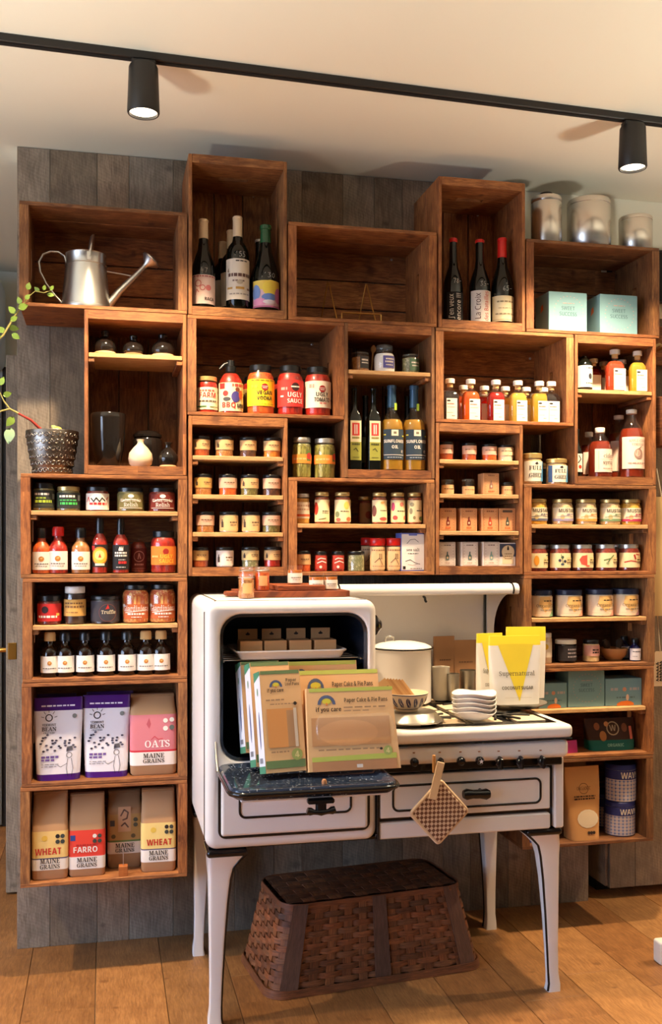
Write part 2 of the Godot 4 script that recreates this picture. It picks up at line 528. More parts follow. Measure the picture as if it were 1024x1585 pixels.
func make_materials():
	wooden("crate", wood_image(11, C(106, 60, 29), C(190, 126, 70), 0.85, 5), 0.72, 0.03)
	wooden("shelf", wood_image(23, C(176, 128, 78), C(226, 182, 124), 0.7, 3), 0.65)
	wooden("board", wood_image(31, C(114, 102, 88), C(170, 155, 136), 0.7, 4, 0.12), 0.85, 0.06)
	wooden("oak", wood_image(47, C(138, 90, 48), C(198, 140, 82), 0.7, 3), 0.5)
	wooden("splint", wood_image(53, C(88, 50, 28), C(164, 100, 58), 0.9, 0), 0.6)
	mat("paint", C(238, 238, 222), 0.9)
	mat("slab", C(120, 110, 100), 0.9)
	mat("doorpaint", C(112, 108, 98), 0.6)
	mat("white_plastic", C(214, 222, 226), 0.4)
	mat("black_metal", C(26, 25, 24), 0.45)
	mat("black_matte", C(14, 13, 12), 0.8)
	mat("brass", C(196, 150, 72), 0.3, 1.0)
	mat("gold_wire", C(190, 140, 70), 0.35, 1.0)
	wooden("strap_ash", wood_image(59, C(72, 48, 38), C(116, 82, 66), 0.8, 0), 0.6)
	var gl := mat("lamp_face", C(255, 240, 215), 0.5)
	gl.emission_enabled = true; gl.emission = C(255, 236, 205); gl.emission_energy_multiplier = 6.0
	glossy("enamel", C(226, 221, 217), 0.12, 0.6)
	glossy("enamel_black", C(14, 14, 17), 0.15)
	glossy("cavity", C(20, 24, 34), 0.25)
	var sp := Image.create_empty(256, 256, false, Image.FORMAT_RGB8)
	sp.fill(C(34, 44, 62))
	var r := RandomNumberGenerator.new(); r.seed = 9
	for k in 900:
		var x := r.randi_range(0, 254); var y := r.randi_range(0, 254)
		sp.fill_rect(Rect2i(x, y, 1 + k % 2, 1 + (k / 2) % 2), C(206, 212, 220))
		if k % 4 == 0: sp.set_pixel(x, y + 1, C(30, 36, 48))
	var ge := glossy("speckle", Color.WHITE, 0.1)
	ge.albedo_texture = ImageTexture.create_from_image(sp); ge.uv1_triplanar = true; ge.uv1_scale = Vector3(2.2, 2.2, 2.2)
	mat("print", Color.WHITE, 0.6).vertex_color_use_as_albedo = true
	mat("foil", Color.WHITE, 0.3).vertex_color_use_as_albedo = true
	mat("paper", Color.WHITE, 0.75).vertex_color_use_as_albedo = true
	pane("glass", C(230, 236, 232), 0.006)
	pane("glass_thick", C(200, 214, 208), 0.08)
	pane("film", C(235, 225, 205), 0.05, 0.06)
	glossy("dark_glass", C(10, 13, 9), 0.06)
	glossy("brown_glass", C(28, 14, 7), 0.06)
	glossy("black_lid", C(20, 20, 21), 0.3)
	glossy("red_lid", C(206, 30, 24), 0.3)
	glossy("white_lid", C(232, 228, 216), 0.35)
	mat("gold_lid", C(214, 186, 120), 0.35, 0.7)
	mat("silver_lid", C(200, 198, 190), 0.35, 0.8)
	mat("cork", C(206, 164, 104), 0.85)
	mat("steel", C(196, 196, 196), 0.3, 1.0)
	mat("zinc", C(214, 214, 210), 0.34, 1.0)
	mat("tin", C(176, 172, 162), 0.32, 1.0)
	glossy("ceramic_dark", C(26, 22, 20), 0.1)
	mat("clay", C(206, 160, 112), 0.8)
	mat("ceramic_cream", C(222, 200, 166), 0.5)
	glossy("glaze_green", C(74, 84, 78), 0.2)
	mat("soil", C(52, 38, 28), 0.95)
	mat("leaf", C(126, 158, 66), 0.5).backlight_enabled = true
	M.leaf.backlight = C(90, 120, 40)
	mat("leaf_pale", C(150, 176, 130), 0.5)
	mat("stem_green", C(160, 150, 84), 0.6)
	mat("stem_red", C(150, 44, 34), 0.6)
	mat("kraft", C(196, 148, 98), 0.8)
	mat("kraft_dark", C(158, 106, 66), 0.85)
	mat("string", C(226, 214, 190), 0.9)
	mat("clip_wood", C(196, 144, 88), 0.7)
	mat("white_salt", C(236, 232, 224), 0.8)
	mat("wood_bowl", C(178, 124, 72), 0.55)
	food("f_spice_red", [C(150, 62, 30), C(170, 84, 40), C(128, 46, 24)], 0.2, 3)
	food("f_spice_tan", [C(176, 120, 66), C(160, 104, 52), C(196, 144, 88)], 0.2, 5)
	food("f_spice_green", [C(118, 110, 58), C(98, 92, 48), C(140, 130, 76)], 0.2, 7)
	food("f_spice_dark", [C(74, 44, 28), C(96, 60, 40), C(56, 34, 24)], 0.2, 8)
	food("f_red", [C(160, 28, 14), C(176, 42, 20), C(138, 20, 10)], 0.1, 9)
	food("f_orange", [C(196, 78, 24), C(208, 98, 36), C(178, 60, 18)], 0.1, 10)
	food("f_pickle", [C(128, 122, 52), C(150, 146, 74), C(104, 98, 36), C(176, 170, 104)], 0.07, 11)
	food("f_kimchi", [C(208, 132, 60), C(184, 84, 40), C(222, 176, 104), C(164, 58, 32)], 0.09, 12)
	food("f_mustard", [C(212, 160, 50), C(224, 178, 72)], 0.1, 13)
	food("f_beige", [C(206, 172, 120), C(216, 186, 138)], 0.1, 14)
	food("f_jam", [C(120, 34, 20), C(140, 50, 28), C(98, 24, 16)], 0.1, 15)
	food("f_amber", [C(176, 96, 30), C(196, 120, 44)], 0.1, 16)
	food("f_relish", [C(120, 112, 60), C(140, 128, 72), C(98, 92, 50)], 0.12, 17)
	food("f_dark", [C(40, 22, 14), C(54, 30, 18)], 0.1, 18)
	food("f_cream", [C(222, 206, 176), C(228, 214, 190)], 0.1, 19)
	food("f_herb", [C(150, 150, 110), C(120, 120, 80), C(176, 170, 130)], 0.15, 20)
	food("f_honey", [C(206, 150, 60), C(216, 164, 76)], 0.1, 21)
	liquid("l_amber", C(226, 120, 30))
	liquid("l_orange", C(236, 110, 30))
	liquid("l_red", C(190, 30, 20))
	liquid("l_yellow", C(240, 206, 90))
	liquid("l_gold", C(240, 186, 60))
	liquid("l_brown", C(168, 56, 22))
	liquid("l_rose", C(214, 80, 44))
	liquid("l_oil", C(226, 170, 56))
	glossy("l_dark", C(26, 12, 10), 0.06)
	glossy("foil_green", C(34, 84, 50), 0.25)
	mat("foil_blue", C(52, 84, 112), 0.35, 0.3)
	glossy("blue_lid", C(38, 44, 70), 0.35)
	glossy("blue_glass", C(24, 28, 70), 0.08)
	mat("navy", C(34, 44, 112), 0.5)
	var br := mat("brushed", C(222, 218, 210), 0.27, 1.0)
	br.anisotropy_enabled = true; br.anisotropy = 0.6
	var bw := Image.create_empty(256, 64, false, Image.FORMAT_RGB8)
	for y in 64:
		for x in 256:
			var cx := (fposmod(x, 16.0) - 8.0 + (y - 32) * 0.12) * 2.0
			var cy := y - 34.0
			var leaf_in := Vector2(cx / 9.0, cy / 20.0).length()
			var vein := absf(cx + 2.0 * sin(cy * 0.2)) < 1.2
			var dark: bool = (leaf_in < 1.0 and not vein and leaf_in > 0.25) or y < 5 or y > 60
			bw.set_pixel(x, y, C(44, 46, 84) if dark else C(222, 208, 186))
	var bm := glossy("painted_bowl", Color.WHITE, 0.15, 0.6)
	bm.albedo_texture = ImageTexture.create_from_image(bw)
	var ck := Image.create_empty(64, 64, false, Image.FORMAT_RGB8)
	for y in 64:
		for x in 64:
			var a: bool = (x / 8 + y / 8) % 2 == 0
			var th := 0.94 + 0.06 * float((x + y) % 2)
			ck.set_pixel(x, y, (C(222, 196, 166) if a else C(116, 76, 56)) * th)
	var cm := mat("checks", Color.WHITE, 0.95)
	cm.albedo_texture = ImageTexture.create_from_image(ck); cm.uv1_scale = Vector3(15, 15, 15)
	mat("tape", C(214, 186, 152), 0.95)
	glossy("enamel_grey", C(190, 182, 166), 0.2, 0.5)
	mat("amber_seal", C(190, 130, 66), 0.5)
	mat("straw", C(206, 172, 118), 0.9)
	mat("bud", C(186, 178, 84), 0.5)
	mat("teal", C(24, 84, 80), 0.7)

# ---------- room ----------
func solid(parent: Node, called: String, m, x0: float, x1: float, y0: float, y1: float, z0: float, z1: float, ch := 0.002, ax := 0) -> MeshInstance3D:
	var b := MB.new()
	b.cbox(Vector3((x0 + x1) / 2, (y0 + y1) / 2, (z0 + z1) / 2), Vector3(x1 - x0, y1 - y0, z1 - z0), ch, ax)
	return part(parent, called, b, m)

func plank(parent: Node, called: String, m: String, o: Vector3, s: Vector3, ax: int, tone: Color, ch := 0.0015, sc := 2.0) -> MeshInstance3D:
	var b := MB.new().tint(tone)
	b.cbox(o, s, ch, ax, Vector2(rng.randf() * 7.0, rng.randf() * 7.0), sc)
	return part(parent, called, b, m)

func tone(v0: float, v1: float, warm := 0.0) -> Color:
	var k := rng.randf_range(v0, v1)
	var w := rng.randf_range(-1, 1) * warm
	return Color(minf(1, k * (1 + w)), k, k * (1 - w))

func make_room():
	var XL := -2.6; var XR := 5.2; var ZB := -1.75; var ZF := 9.0
	# floor: boards running away from the wall
	var fl := setting("floor", "honey coloured wide oak floorboards")
	solid(fl, "floor_slab", "slab", XL - 0.1, XR + 0.1, -0.12, -0.014, ZB - 0.1, ZF + 0.1)
	var x := -0.028 - 0.193 * 14
	while x < XR:
		var z := ZB - rng.randf() * 1.4
		while z < ZF:
			var l := rng.randf_range(1.5, 2.3)
			var z0 := maxf(z, ZB); var z1 := minf(z + l, ZF)
			var xa := maxf(x, XL); var xb := minf(x + 0.193, XR)
			if z1 - z0 > 0.02 and xb - xa > 0.02:
				plank(fl, "plank", "oak", Vector3((xa + xb) / 2, -0.007, (z0 + z1) / 2), Vector3(xb - xa - 0.0016, 0.014, z1 - z0 - 0.0016), 2, tone(0.82, 1.0, 0.03), 0.001)
			z += l
		x += 0.193
	var ce := setting("ceiling", "cream painted ceiling")
	solid(ce, "ceiling_slab", "paint", XL - 0.1, XR + 0.1, CEIL, CEIL + 0.12, ZB - 0.1, ZF + 0.1)
	var wb := setting("wall_back"); solid(wb, "plaster", "paint", XL - 0.1, XR + 0.1, 0, CEIL, ZB - 0.12, ZB)
	var wr := setting("wall_right"); solid(wr, "plaster", "paint", XR, XR + 0.12, 0, CEIL, ZB, ZF)
	var wf := setting("wall_front"); solid(wf, "plaster", "paint", XL - 0.1, XR + 0.1, 0, CEIL, ZF, ZF + 0.12)
	# left wall with a shop window
	var wl := setting("wall_left")
	var wz0 := 0.5; var wz1 := 3.3; var wy0 := 0.7; var wy1 := 2.25
	solid(wl, "plaster", "paint", XL - 0.12, XL, 0, wy0, ZB, ZF)
	solid(wl, "plaster", "paint", XL - 0.12, XL, wy1, CEIL, ZB, ZF)
	solid(wl, "plaster", "paint", XL - 0.12, XL, wy0, wy1, ZB, wz0)
	solid(wl, "plaster", "paint", XL - 0.12, XL, wy0, wy1, wz1, ZF)
	var wi := setting("window_1")
	for zz in [wz0 + 0.025, (wz0 + wz1) / 2, wz1 - 0.025]: solid(wi, "window_frame", "black_metal", XL - 0.09, XL - 0.03, wy0, wy1, zz - 0.025, zz + 0.025)
	for yy in [wy0 + 0.025, wy1 - 0.025]: solid(wi, "window_frame", "black_metal", XL - 0.09, XL - 0.03, yy - 0.025, yy + 0.025, wz0, wz1)
	for k in 2: solid(wi, "pane", "glass", XL - 0.063, XL - 0.057, wy0 + 0.05, wy1 - 0.05, lerpf(wz0, wz1, k * 0.5) + 0.03, lerpf(wz0, wz1, k * 0.5 + 0.5) - 0.03, 0.0)
	# partition that carries the crates
	var wp := setting("wall_partition", "partition clad with grey weathered boards")
	solid(wp, "plaster", "paint", -0.268, 1.68, 0, CEIL, -0.40, -0.276)
	solid(wp, "plaster", "paint", 1.76, XR, 0.045, CEIL, -0.40, -0.276)
	solid(wp, "plaster", "paint", 1.68, 1.76, 1.0, CEIL, -0.40, -0.276)
	plank(wp, "board", "board", Vector3(1.72, 0.5, -0.52), Vector3(0.24, 1.0, 0.012), 1, Color(0.9, 0.84, 0.78), 0.001)  # added board, closes the gap behind to keep it dark
	plank(wp, "board", "board", Vector3(1.754, 0.52, -0.335), Vector3(0.011, 0.95, 0.13), 1, Color(0.9, 0.84, 0.78), 0.001)
	x = -0.271
	var widths := [0.10, 0.145, 0.10, 0.14, 0.085, 0.115, 0.13, 0.095, 0.14, 0.11]
	var tones := [0.95, 0.88, 1.0, 0.92, 0.82, 0.97, 0.88, 1.0, 0.86]
	var k := 0
	while x < 1.67:
		var w: float = minf(widths[k % 10], 1.68 - x)
		var top := CEIL - 0.002 if x < 1.30 else 2.2
		var t: float = tones[k % 9]
		plank(wp, "board", "board", Vector3(x + w / 2, top / 2, -0.269), Vector3(w - 0.001, top, 0.012), 1, Color(t, t * [1.0, 0.97, 0.95][k % 3], t * [1.0, 0.93, 0.9][k % 3]), 0.001)
		x += w; k += 1
	x = 1.76
	while x < 2.7:
		var w: float = widths[(k + 3) % 10]
		var t: float = tones[k % 9] * 0.92
		plank(wp, "board", "board", Vector3(x + w / 2, 1.12, -0.266), Vector3(w - 0.001, 2.16, 0.018), 1, Color(t, t * 0.94, t * 0.88), 0.001)
		x += w; k += 1
	solid(wp, "toe_kick", "black_matte", 1.76, XR, 0, 0.045, -0.42, -0.36)
	# passage beyond the partition's free end
	var dr := setting("door_1")
	var z1 := -0.78
	solid(dr, "door_leaf", "board", -0.352, -0.312, 0.008, 1.96, z1 - 0.75, z1, 0.002, 1)
	var b := MB.new()
	b.tube([Vector3(-0.352, 0.885, z1 - 0.05), Vector3(-0.385, 0.885, z1 - 0.05), Vector3(-0.392, 0.885, z1 - 0.06), Vector3(-0.392, 0.885, z1 - 0.15)], 0.009, 8)
	part(dr, "door_handle", b, "brass")
	b = MB.new(); rbox(b, Vector3(-0.33, 0.885, z1 + 0.001), Vector3(0.03, 0.06, 0.004), 0.0015); part(dr, "latch_plate", b, "brass")
	var d2 := setting("door_2")
	solid(d2, "door_panel", "doorpaint", -1.30, -0.455, 0.01, 2.03, ZB, ZB + 0.045, 0.003)
	solid(d2, "door_frame", "black_metal", -0.455, -0.40, 0, 2.08, ZB, ZB + 0.03)
	solid(d2, "door_frame", "black_metal", -1.36, -1.30, 0, 2.08, ZB, ZB + 0.03)
	var ac := thing("wall_ac_unit", "pale blue-white wall unit with a rounded lower edge high beside the passage", "appliance", Vector3(-0.8, 2.05, ZB))  # mini-split air conditioner on the back wall
	b = MB.new(); rbox(b, Vector3(0, 0.2, 0.115), Vector3(0.72, 0.4, 0.23), 0.05); part(ac, "casing", b, "white_plastic")
	b = MB.new(); b.cbox(Vector3(0, 0.04, 0.2315), Vector3(0.62, 0.012, 0.004), 0.001); part(ac, "louvre", b, "black_metal")

# ---------- crates ----------
func crate(id: String, label: String, x0: float, x1: float, y0: float, y1: float, upright: bool, shelves := [], slot := true):
	var w := x1 - x0; var h := y1 - y0; var d := 0.26
	var o := thing("wooden_crate", label, "crate", Vector3((x0 + x1) / 2, y0, -d / 2), 0, "fruit crates fixed to the boarded wall")
	var te := 0.026; var ts := 0.011; var tb := 0.009
	var base := rng.randf_range(0.78, 1.0)
	var tn := func(): return tone(base - 0.06, base + 0.06, 0.05)
	var ends := []
	# two thick ends, each with a hand slot
	for s in [-1, 1]:
		var b := MB.new().tint(tn.call())
		var off := Vector2(rng.randf() * 5, rng.randf() * 5)
		var L := (h if not upright else w) - 2 * ts
		var D := d - tb
		var pieces := [[Vector3.ZERO, Vector3(L, te, D)]]
		if slot:
			var sw := 0.09; var sd := 0.026; var sz := 0.01
			pieces = [[Vector3(0, 0, sz + sd / 2 + (D / 2 - sz - sd / 2) / 2), Vector3(L, te, D / 2 - sz - sd / 2)], [Vector3(0, 0, (-D / 2 + sz - sd / 2) / 2), Vector3(L, te, D / 2 + sz - sd / 2)],
				[Vector3(-(L + sw) / 4, 0, sz), Vector3((L - sw) / 2, te, sd)], [Vector3((L + sw) / 4, 0, sz), Vector3((L - sw) / 2, te, sd)]]
		for p in pieces: b.cbox(p[0], p[1], 0.0012 if pieces.size() == 1 else 0.0, 0, off)
		var at: Vector3
		if upright: at = Vector3(0, h / 2 + s * (h / 2 - te / 2), tb / 2)
		else:
			b.moved(Transform3D(Basis(Vector3(0, 0, 1), PI / 2), Vector3.ZERO))
			at = Vector3(s * (w / 2 - te / 2), h / 2, tb / 2)
		b.moved(Transform3D(Basis(), at))
		part(o, "end_board", b, "crate")
	# thin long slats, two on each side
	for s in [-1, 1]:
		for q in 2:
			var sd := (d - 0.004) / 2
			var z := -d / 2 + sd / 2 + q * (sd + 0.004)
			if upright: plank(o, "slat", "crate", Vector3(s * (w / 2 - ts / 2), h / 2, z), Vector3(ts, h, sd), 1, tn.call())
			else: plank(o, "slat", "crate", Vector3(0, h / 2 + s * (h / 2 - ts / 2), z), Vector3(w, ts, sd), 0, tn.call())
	# back boards with open joints
	var nb := 3
	for q in nb:
		if upright:
			var bw := (w - 2 * ts - 0.004 * (nb - 1)) / nb
			plank(o, "back_board", "crate", Vector3(-w / 2 + ts + bw / 2 + q * (bw + 0.004), h / 2, -d / 2 + tb / 2), Vector3(bw, h - 0.002, tb), 1, tn.call())
		else:
			var bw := (h - 2 * ts - 0.004 * (nb - 1)) / nb
			plank(o, "back_board", "crate", Vector3(0, ts + bw / 2 + q * (bw + 0.004), -d / 2 + tb / 2), Vector3(w - 0.002, bw, tb), 0, tn.call())
	shelf_y[id] = [y0 + (te if upright else ts)]
	# loose shelves on cleats
	var wi := w / 2 - (ts if upright else te)
	inner[id] = [o.position.x - wi + 0.0015, o.position.x + wi - 0.0015]
	for v in shelves:
		var y: float = v - y0
		plank(o, "shelf", "shelf", Vector3(0, y - 0.0065, 0.022), Vector3(wi * 2 - 0.003, 0.013, 0.21), 0, tone(0.92, 1.0, 0.03))
		for s in [-1, 1]: plank(o, "cleat", "crate", Vector3(s * (wi - 0.009), y - 0.020, 0.020), Vector3(0.018, 0.014, 0.205), 2, tone(0.85, 1.0, 0.05))
		shelf_y[id].append(v)
	crates[id] = o
	return o

var crates := {}

func make_crates():
	var sy := func(v: float, u: float) -> float: return px(u, v, 0).y
	crate("can", "crate holding the watering can at the top of the boarded wall", -0.243, 0.238, 1.958, 2.262, false)
	crate("wine_a", "tall upright crate with three wine bottles with paper labels", 0.242, 0.541, 1.958, 2.440, true, [], true)
	crate("easel", "nearly empty wide crate holding only a thin brass wire stand", 0.545, 1.022, 1.958, 2.258, false)
	crate("wine_b", "tall upright crate with three wine bottles with red tops", 1.028, 1.322, 1.958, 2.437, true)
	crate("sweet", "crate with two pale blue boxes, under the metal canisters", 1.326, 1.802, 1.958, 2.260, false)
	crate("pots", "upright crate of dark pottery with one shelf, below the watering can", -0.061, 0.236, 1.475, 1.957, true, [sy.call(548, 210)])
	crate("sauce", "wide crate of big tomato sauce jars under the wine bottles", 0.239, 0.721, 1.657, 1.957, false)
	crate("oil", "upright crate of tall oil bottles with jars of salt on its shelf", 0.722, 1.015, 1.477, 1.957, true, [sy.call(574, 600)])
	crate("syrup", "wide crate packed with small syrup bottles with white stoppers", 1.019, 1.492, 1.657, 1.957, false)
	crate("cider", "upright crate of amber vinegar and syrup bottles with one shelf", 1.496, 1.790, 1.468, 1.957, true, [sy.call(604, 950)])
	crate("spice", "upright crate with three shelves of small black-lidded spice jars", 0.242, 0.543, 1.174, 1.655, true, [sy.call(706, 368), sy.call(766, 368), sy.call(824, 368)])
	crate("seeds", "wide crate of pale-labelled jars and red-capped shakers below the oil crate", 0.546, 1.015, 1.174, 1.475, false, [sy.call(811, 560)])
	crate("tea", "upright crate with three shelves of kraft and white spice boxes", 1.019, 1.314, 1.174, 1.655, true, [sy.call(712, 742), sy.call(765, 742), sy.call(822, 742)])
	crate("mustard", "wide crate of mustard and jam jars with one shelf", 1.318, 1.790, 1.171, 1.466, false, [sy.call(812, 910)])
	crate("hot", "wide crate of hot sauce bottles with relish jars on its shelf", -0.239, 0.238, 1.171, 1.474, false, [sy.call(791, 160)])
	crate("dark", "wide crate of dark little bottles with kimchi jars above them", -0.234, 0.238, 0.868, 1.170, false, [sy.call(967, 160)])
	crate("beans", "wide crate holding purple bean pouches and a pink oats bag", -0.236, 0.238, 0.566, 0.867, false)
	crate("grain", "lowest wide crate holding four kraft bags of grain", -0.240, 0.238, 0.276, 0.565, false)
	crate("teajar", "wide crate of tea jars with dark blue lids", 1.318, 1.785, 0.868, 1.170, false, [sy.call(956, 910)])
	crate("blue", "wide crate with pale blue boxes on its shelf, beside the stove top", 1.318, 1.782, 0.570, 0.867, false, [sy.call(1096, 930)])
	crate("tins", "lowest wide crate holding plaid tins and a kraft pouch behind the stove leg", 1.312, 1.780, 0.283, 0.569, false)
	# screws that fix the crates, and a paper inventory sticker
	for q in [["wine_a", 392, 303], ["easel", 606, 402], ["syrup", 820, 555], ["wine_b", 739, 333], ["sauce", 483, 533]]:
		var p := px(q[1], q[2], -0.25)
		var b := MB.new(); b.lathe([Vector2(0.0045, 0), Vector2(0.0045, 0.001), Vector2(0.003, 0.0022), Vector2(0, 0.0024)], 10, true, false)
		b.moved(Transform3D(Basis(Vector3.RIGHT, PI / 2), p + Vector3(0, 0, -0.001)))
		wpart(crates[q[0]], "screw", b, "steel")
	for q in [[934, C(222, 206, 176)], [943, C(24, 22, 22)]]:
		var p := px(q[0], 417, -0.25)
		var b := MB.new().tint(q[1]); b.cbox(p + Vector3(0, 0, 0.0006), Vector3(0.021, 0.021, 0.001), 0.0)
		wpart(crates.sweet, "sticker", b, "paper")

func make_lamps():
	# unseen floor lamps added to brighten the ceiling, either side of the viewer
	uplighter(Vector3(-0.75, 1.45, 1.35), "added black floor uplighter, out of view, nearer the shop window")
	uplighter(Vector3(2.1, 1.45, 1.35), "added black floor uplighter, out of view, away from the shop window")
	# ceiling track with cylinder spots
	var z0 := 0.422
	var tr := thing("ceiling_track", "slim black ceiling track above the crates", "light track", Vector3(0.5, CEIL, z0 - 0.018), 0.0398)
	var b := MB.new(); b.cbox(Vector3(0, -0.0105, 0), Vector3(5.2, 0.021, 0.027), 0.002); part(tr, "rail", b, "black_metal")
	b = MB.new(); b.cbox(Vector3(0, -0.0215, 0), Vector3(5.16, 0.002, 0.010), 0.0); part(tr, "slot", b, "black_matte")
	var said := ["beyond the free end of the boarded wall", "above the watering can", "above the metal canisters", "past the metal canisters"]
	for k in 4:
		var x: float = [-1.31, 0.094, 1.496, 2.9][k]
		spot(Vector3(x, CEIL - 0.0227, z0 - 0.0398 * (x - 0.1)), "black cylinder spotlight on the track " + said[k])

func uplighter(p: Vector3, label: String):  # added lamp, never in view, there to light the ceiling
	var o := thing("added_uplighter", label, "lamp", Vector3(p.x, 0, p.z), 0, "added unseen floor uplighters")
	var b := MB.new(); b.lathe([Vector2(0.14, 0), Vector2(0.145, 0.006), Vector2(0.14, 0.016), Vector2(0.02, 0.022), Vector2(0, 0.023)], 28); part(o, "base", b, "black_metal")
	b = MB.new(); b.lathe([Vector2(0.012, 0.02), Vector2(0.012, p.y - 0.10)], 12); part(o, "pole", b, "black_metal")
	b = MB.new(); b.lathe([Vector2(0.02, p.y - 0.11), Vector2(0.05, p.y - 0.10), Vector2(0.12, p.y - 0.04), Vector2(0.15, p.y), Vector2(0.147, p.y + 0.001), Vector2(0.115, p.y - 0.036), Vector2(0.05, p.y - 0.09), Vector2(0, p.y - 0.095)], 32, true, false); part(o, "lamp_bowl", b, "black_metal")
	b = MB.new(); b.lathe([Vector2(0, p.y - 0.05), Vector2(0.09, p.y - 0.05), Vector2(0.09, p.y - 0.046), Vector2(0, p.y - 0.046)], 24, false, false); part(o, "lamp_disc", b, "lamp_face")
	var l := SpotLight3D.new()
	l.name = "added_uplight"
	l.light_color = C(255, 248, 232); l.light_energy = UPLIGHT; l.light_size = 0.08; l.spot_angle = 70.0; l.spot_angle_attenuation = 0.5; l.spot_range = 9.0; l.spot_attenuation = 2.0; l.shadow_enabled = true
	o.add_child(l)
	l.position = Vector3(0, p.y - 0.02, 0); l.rotation.x = PI / 2

const UPLIGHT := 2.35

func spot(p: Vector3, label: String):
	var o := thing("track_spotlight", label, "lamp", p, 0, "track spotlights")
	var b := MB.new()
	b.cbox(Vector3(0, -0.008, 0), Vector3(0.06, 0.016, 0.03), 0.002)
	part(o, "adapter", b, "black_metal")
	b = MB.new()
	b.lathe([Vector2(0.035, -0.122), Vector2(0.036, -0.134), Vector2(0.0395, -0.134), Vector2(0.041, -0.13), Vector2(0.037, -0.018), Vector2(0.034, -0.012), Vector2(0.0, -0.012)], 28, false, false)
	part(o, "lamp_body", b, "black_metal")
	b = MB.new()
	b.lathe([Vector2(0.0, -0.127), Vector2(0.0355, -0.127), Vector2(0.0355, -0.125), Vector2(0, -0.125)], 24, false, false)
	part(o, "lamp_face", b, "lamp_face")
	var l := SpotLight3D.new()
	l.name = "lamp_light"
	l.light_color = C(255, 224, 182)
	l.light_energy = 5.2
	l.spot_angle = 62.0; l.spot_angle_attenuation = 0.6; l.spot_range = 9.0; l.spot_attenuation = 2.0
	l.light_size = 0.035; l.shadow_enabled = true
	o.add_child(l)
	l.position = Vector3(0, -0.137, 0); l.rotation.x = -PI / 2

# ---------- the enamel range ----------
# a part gathered in world coordinates, handed to a thing that stands at o.position
func wpart(o: Node3D, called: String, b: MB, m, label := "", above: Node3D = null) -> MeshInstance3D:
	b.moved(Transform3D(Basis(), -o.position))
	return part(above if above else o, called, b, m, label)

func rim(pts: Array, r: float, seg := 6) -> MB:
	var b := MB.new()
	b.tube(pts, r, seg, true)
	return b

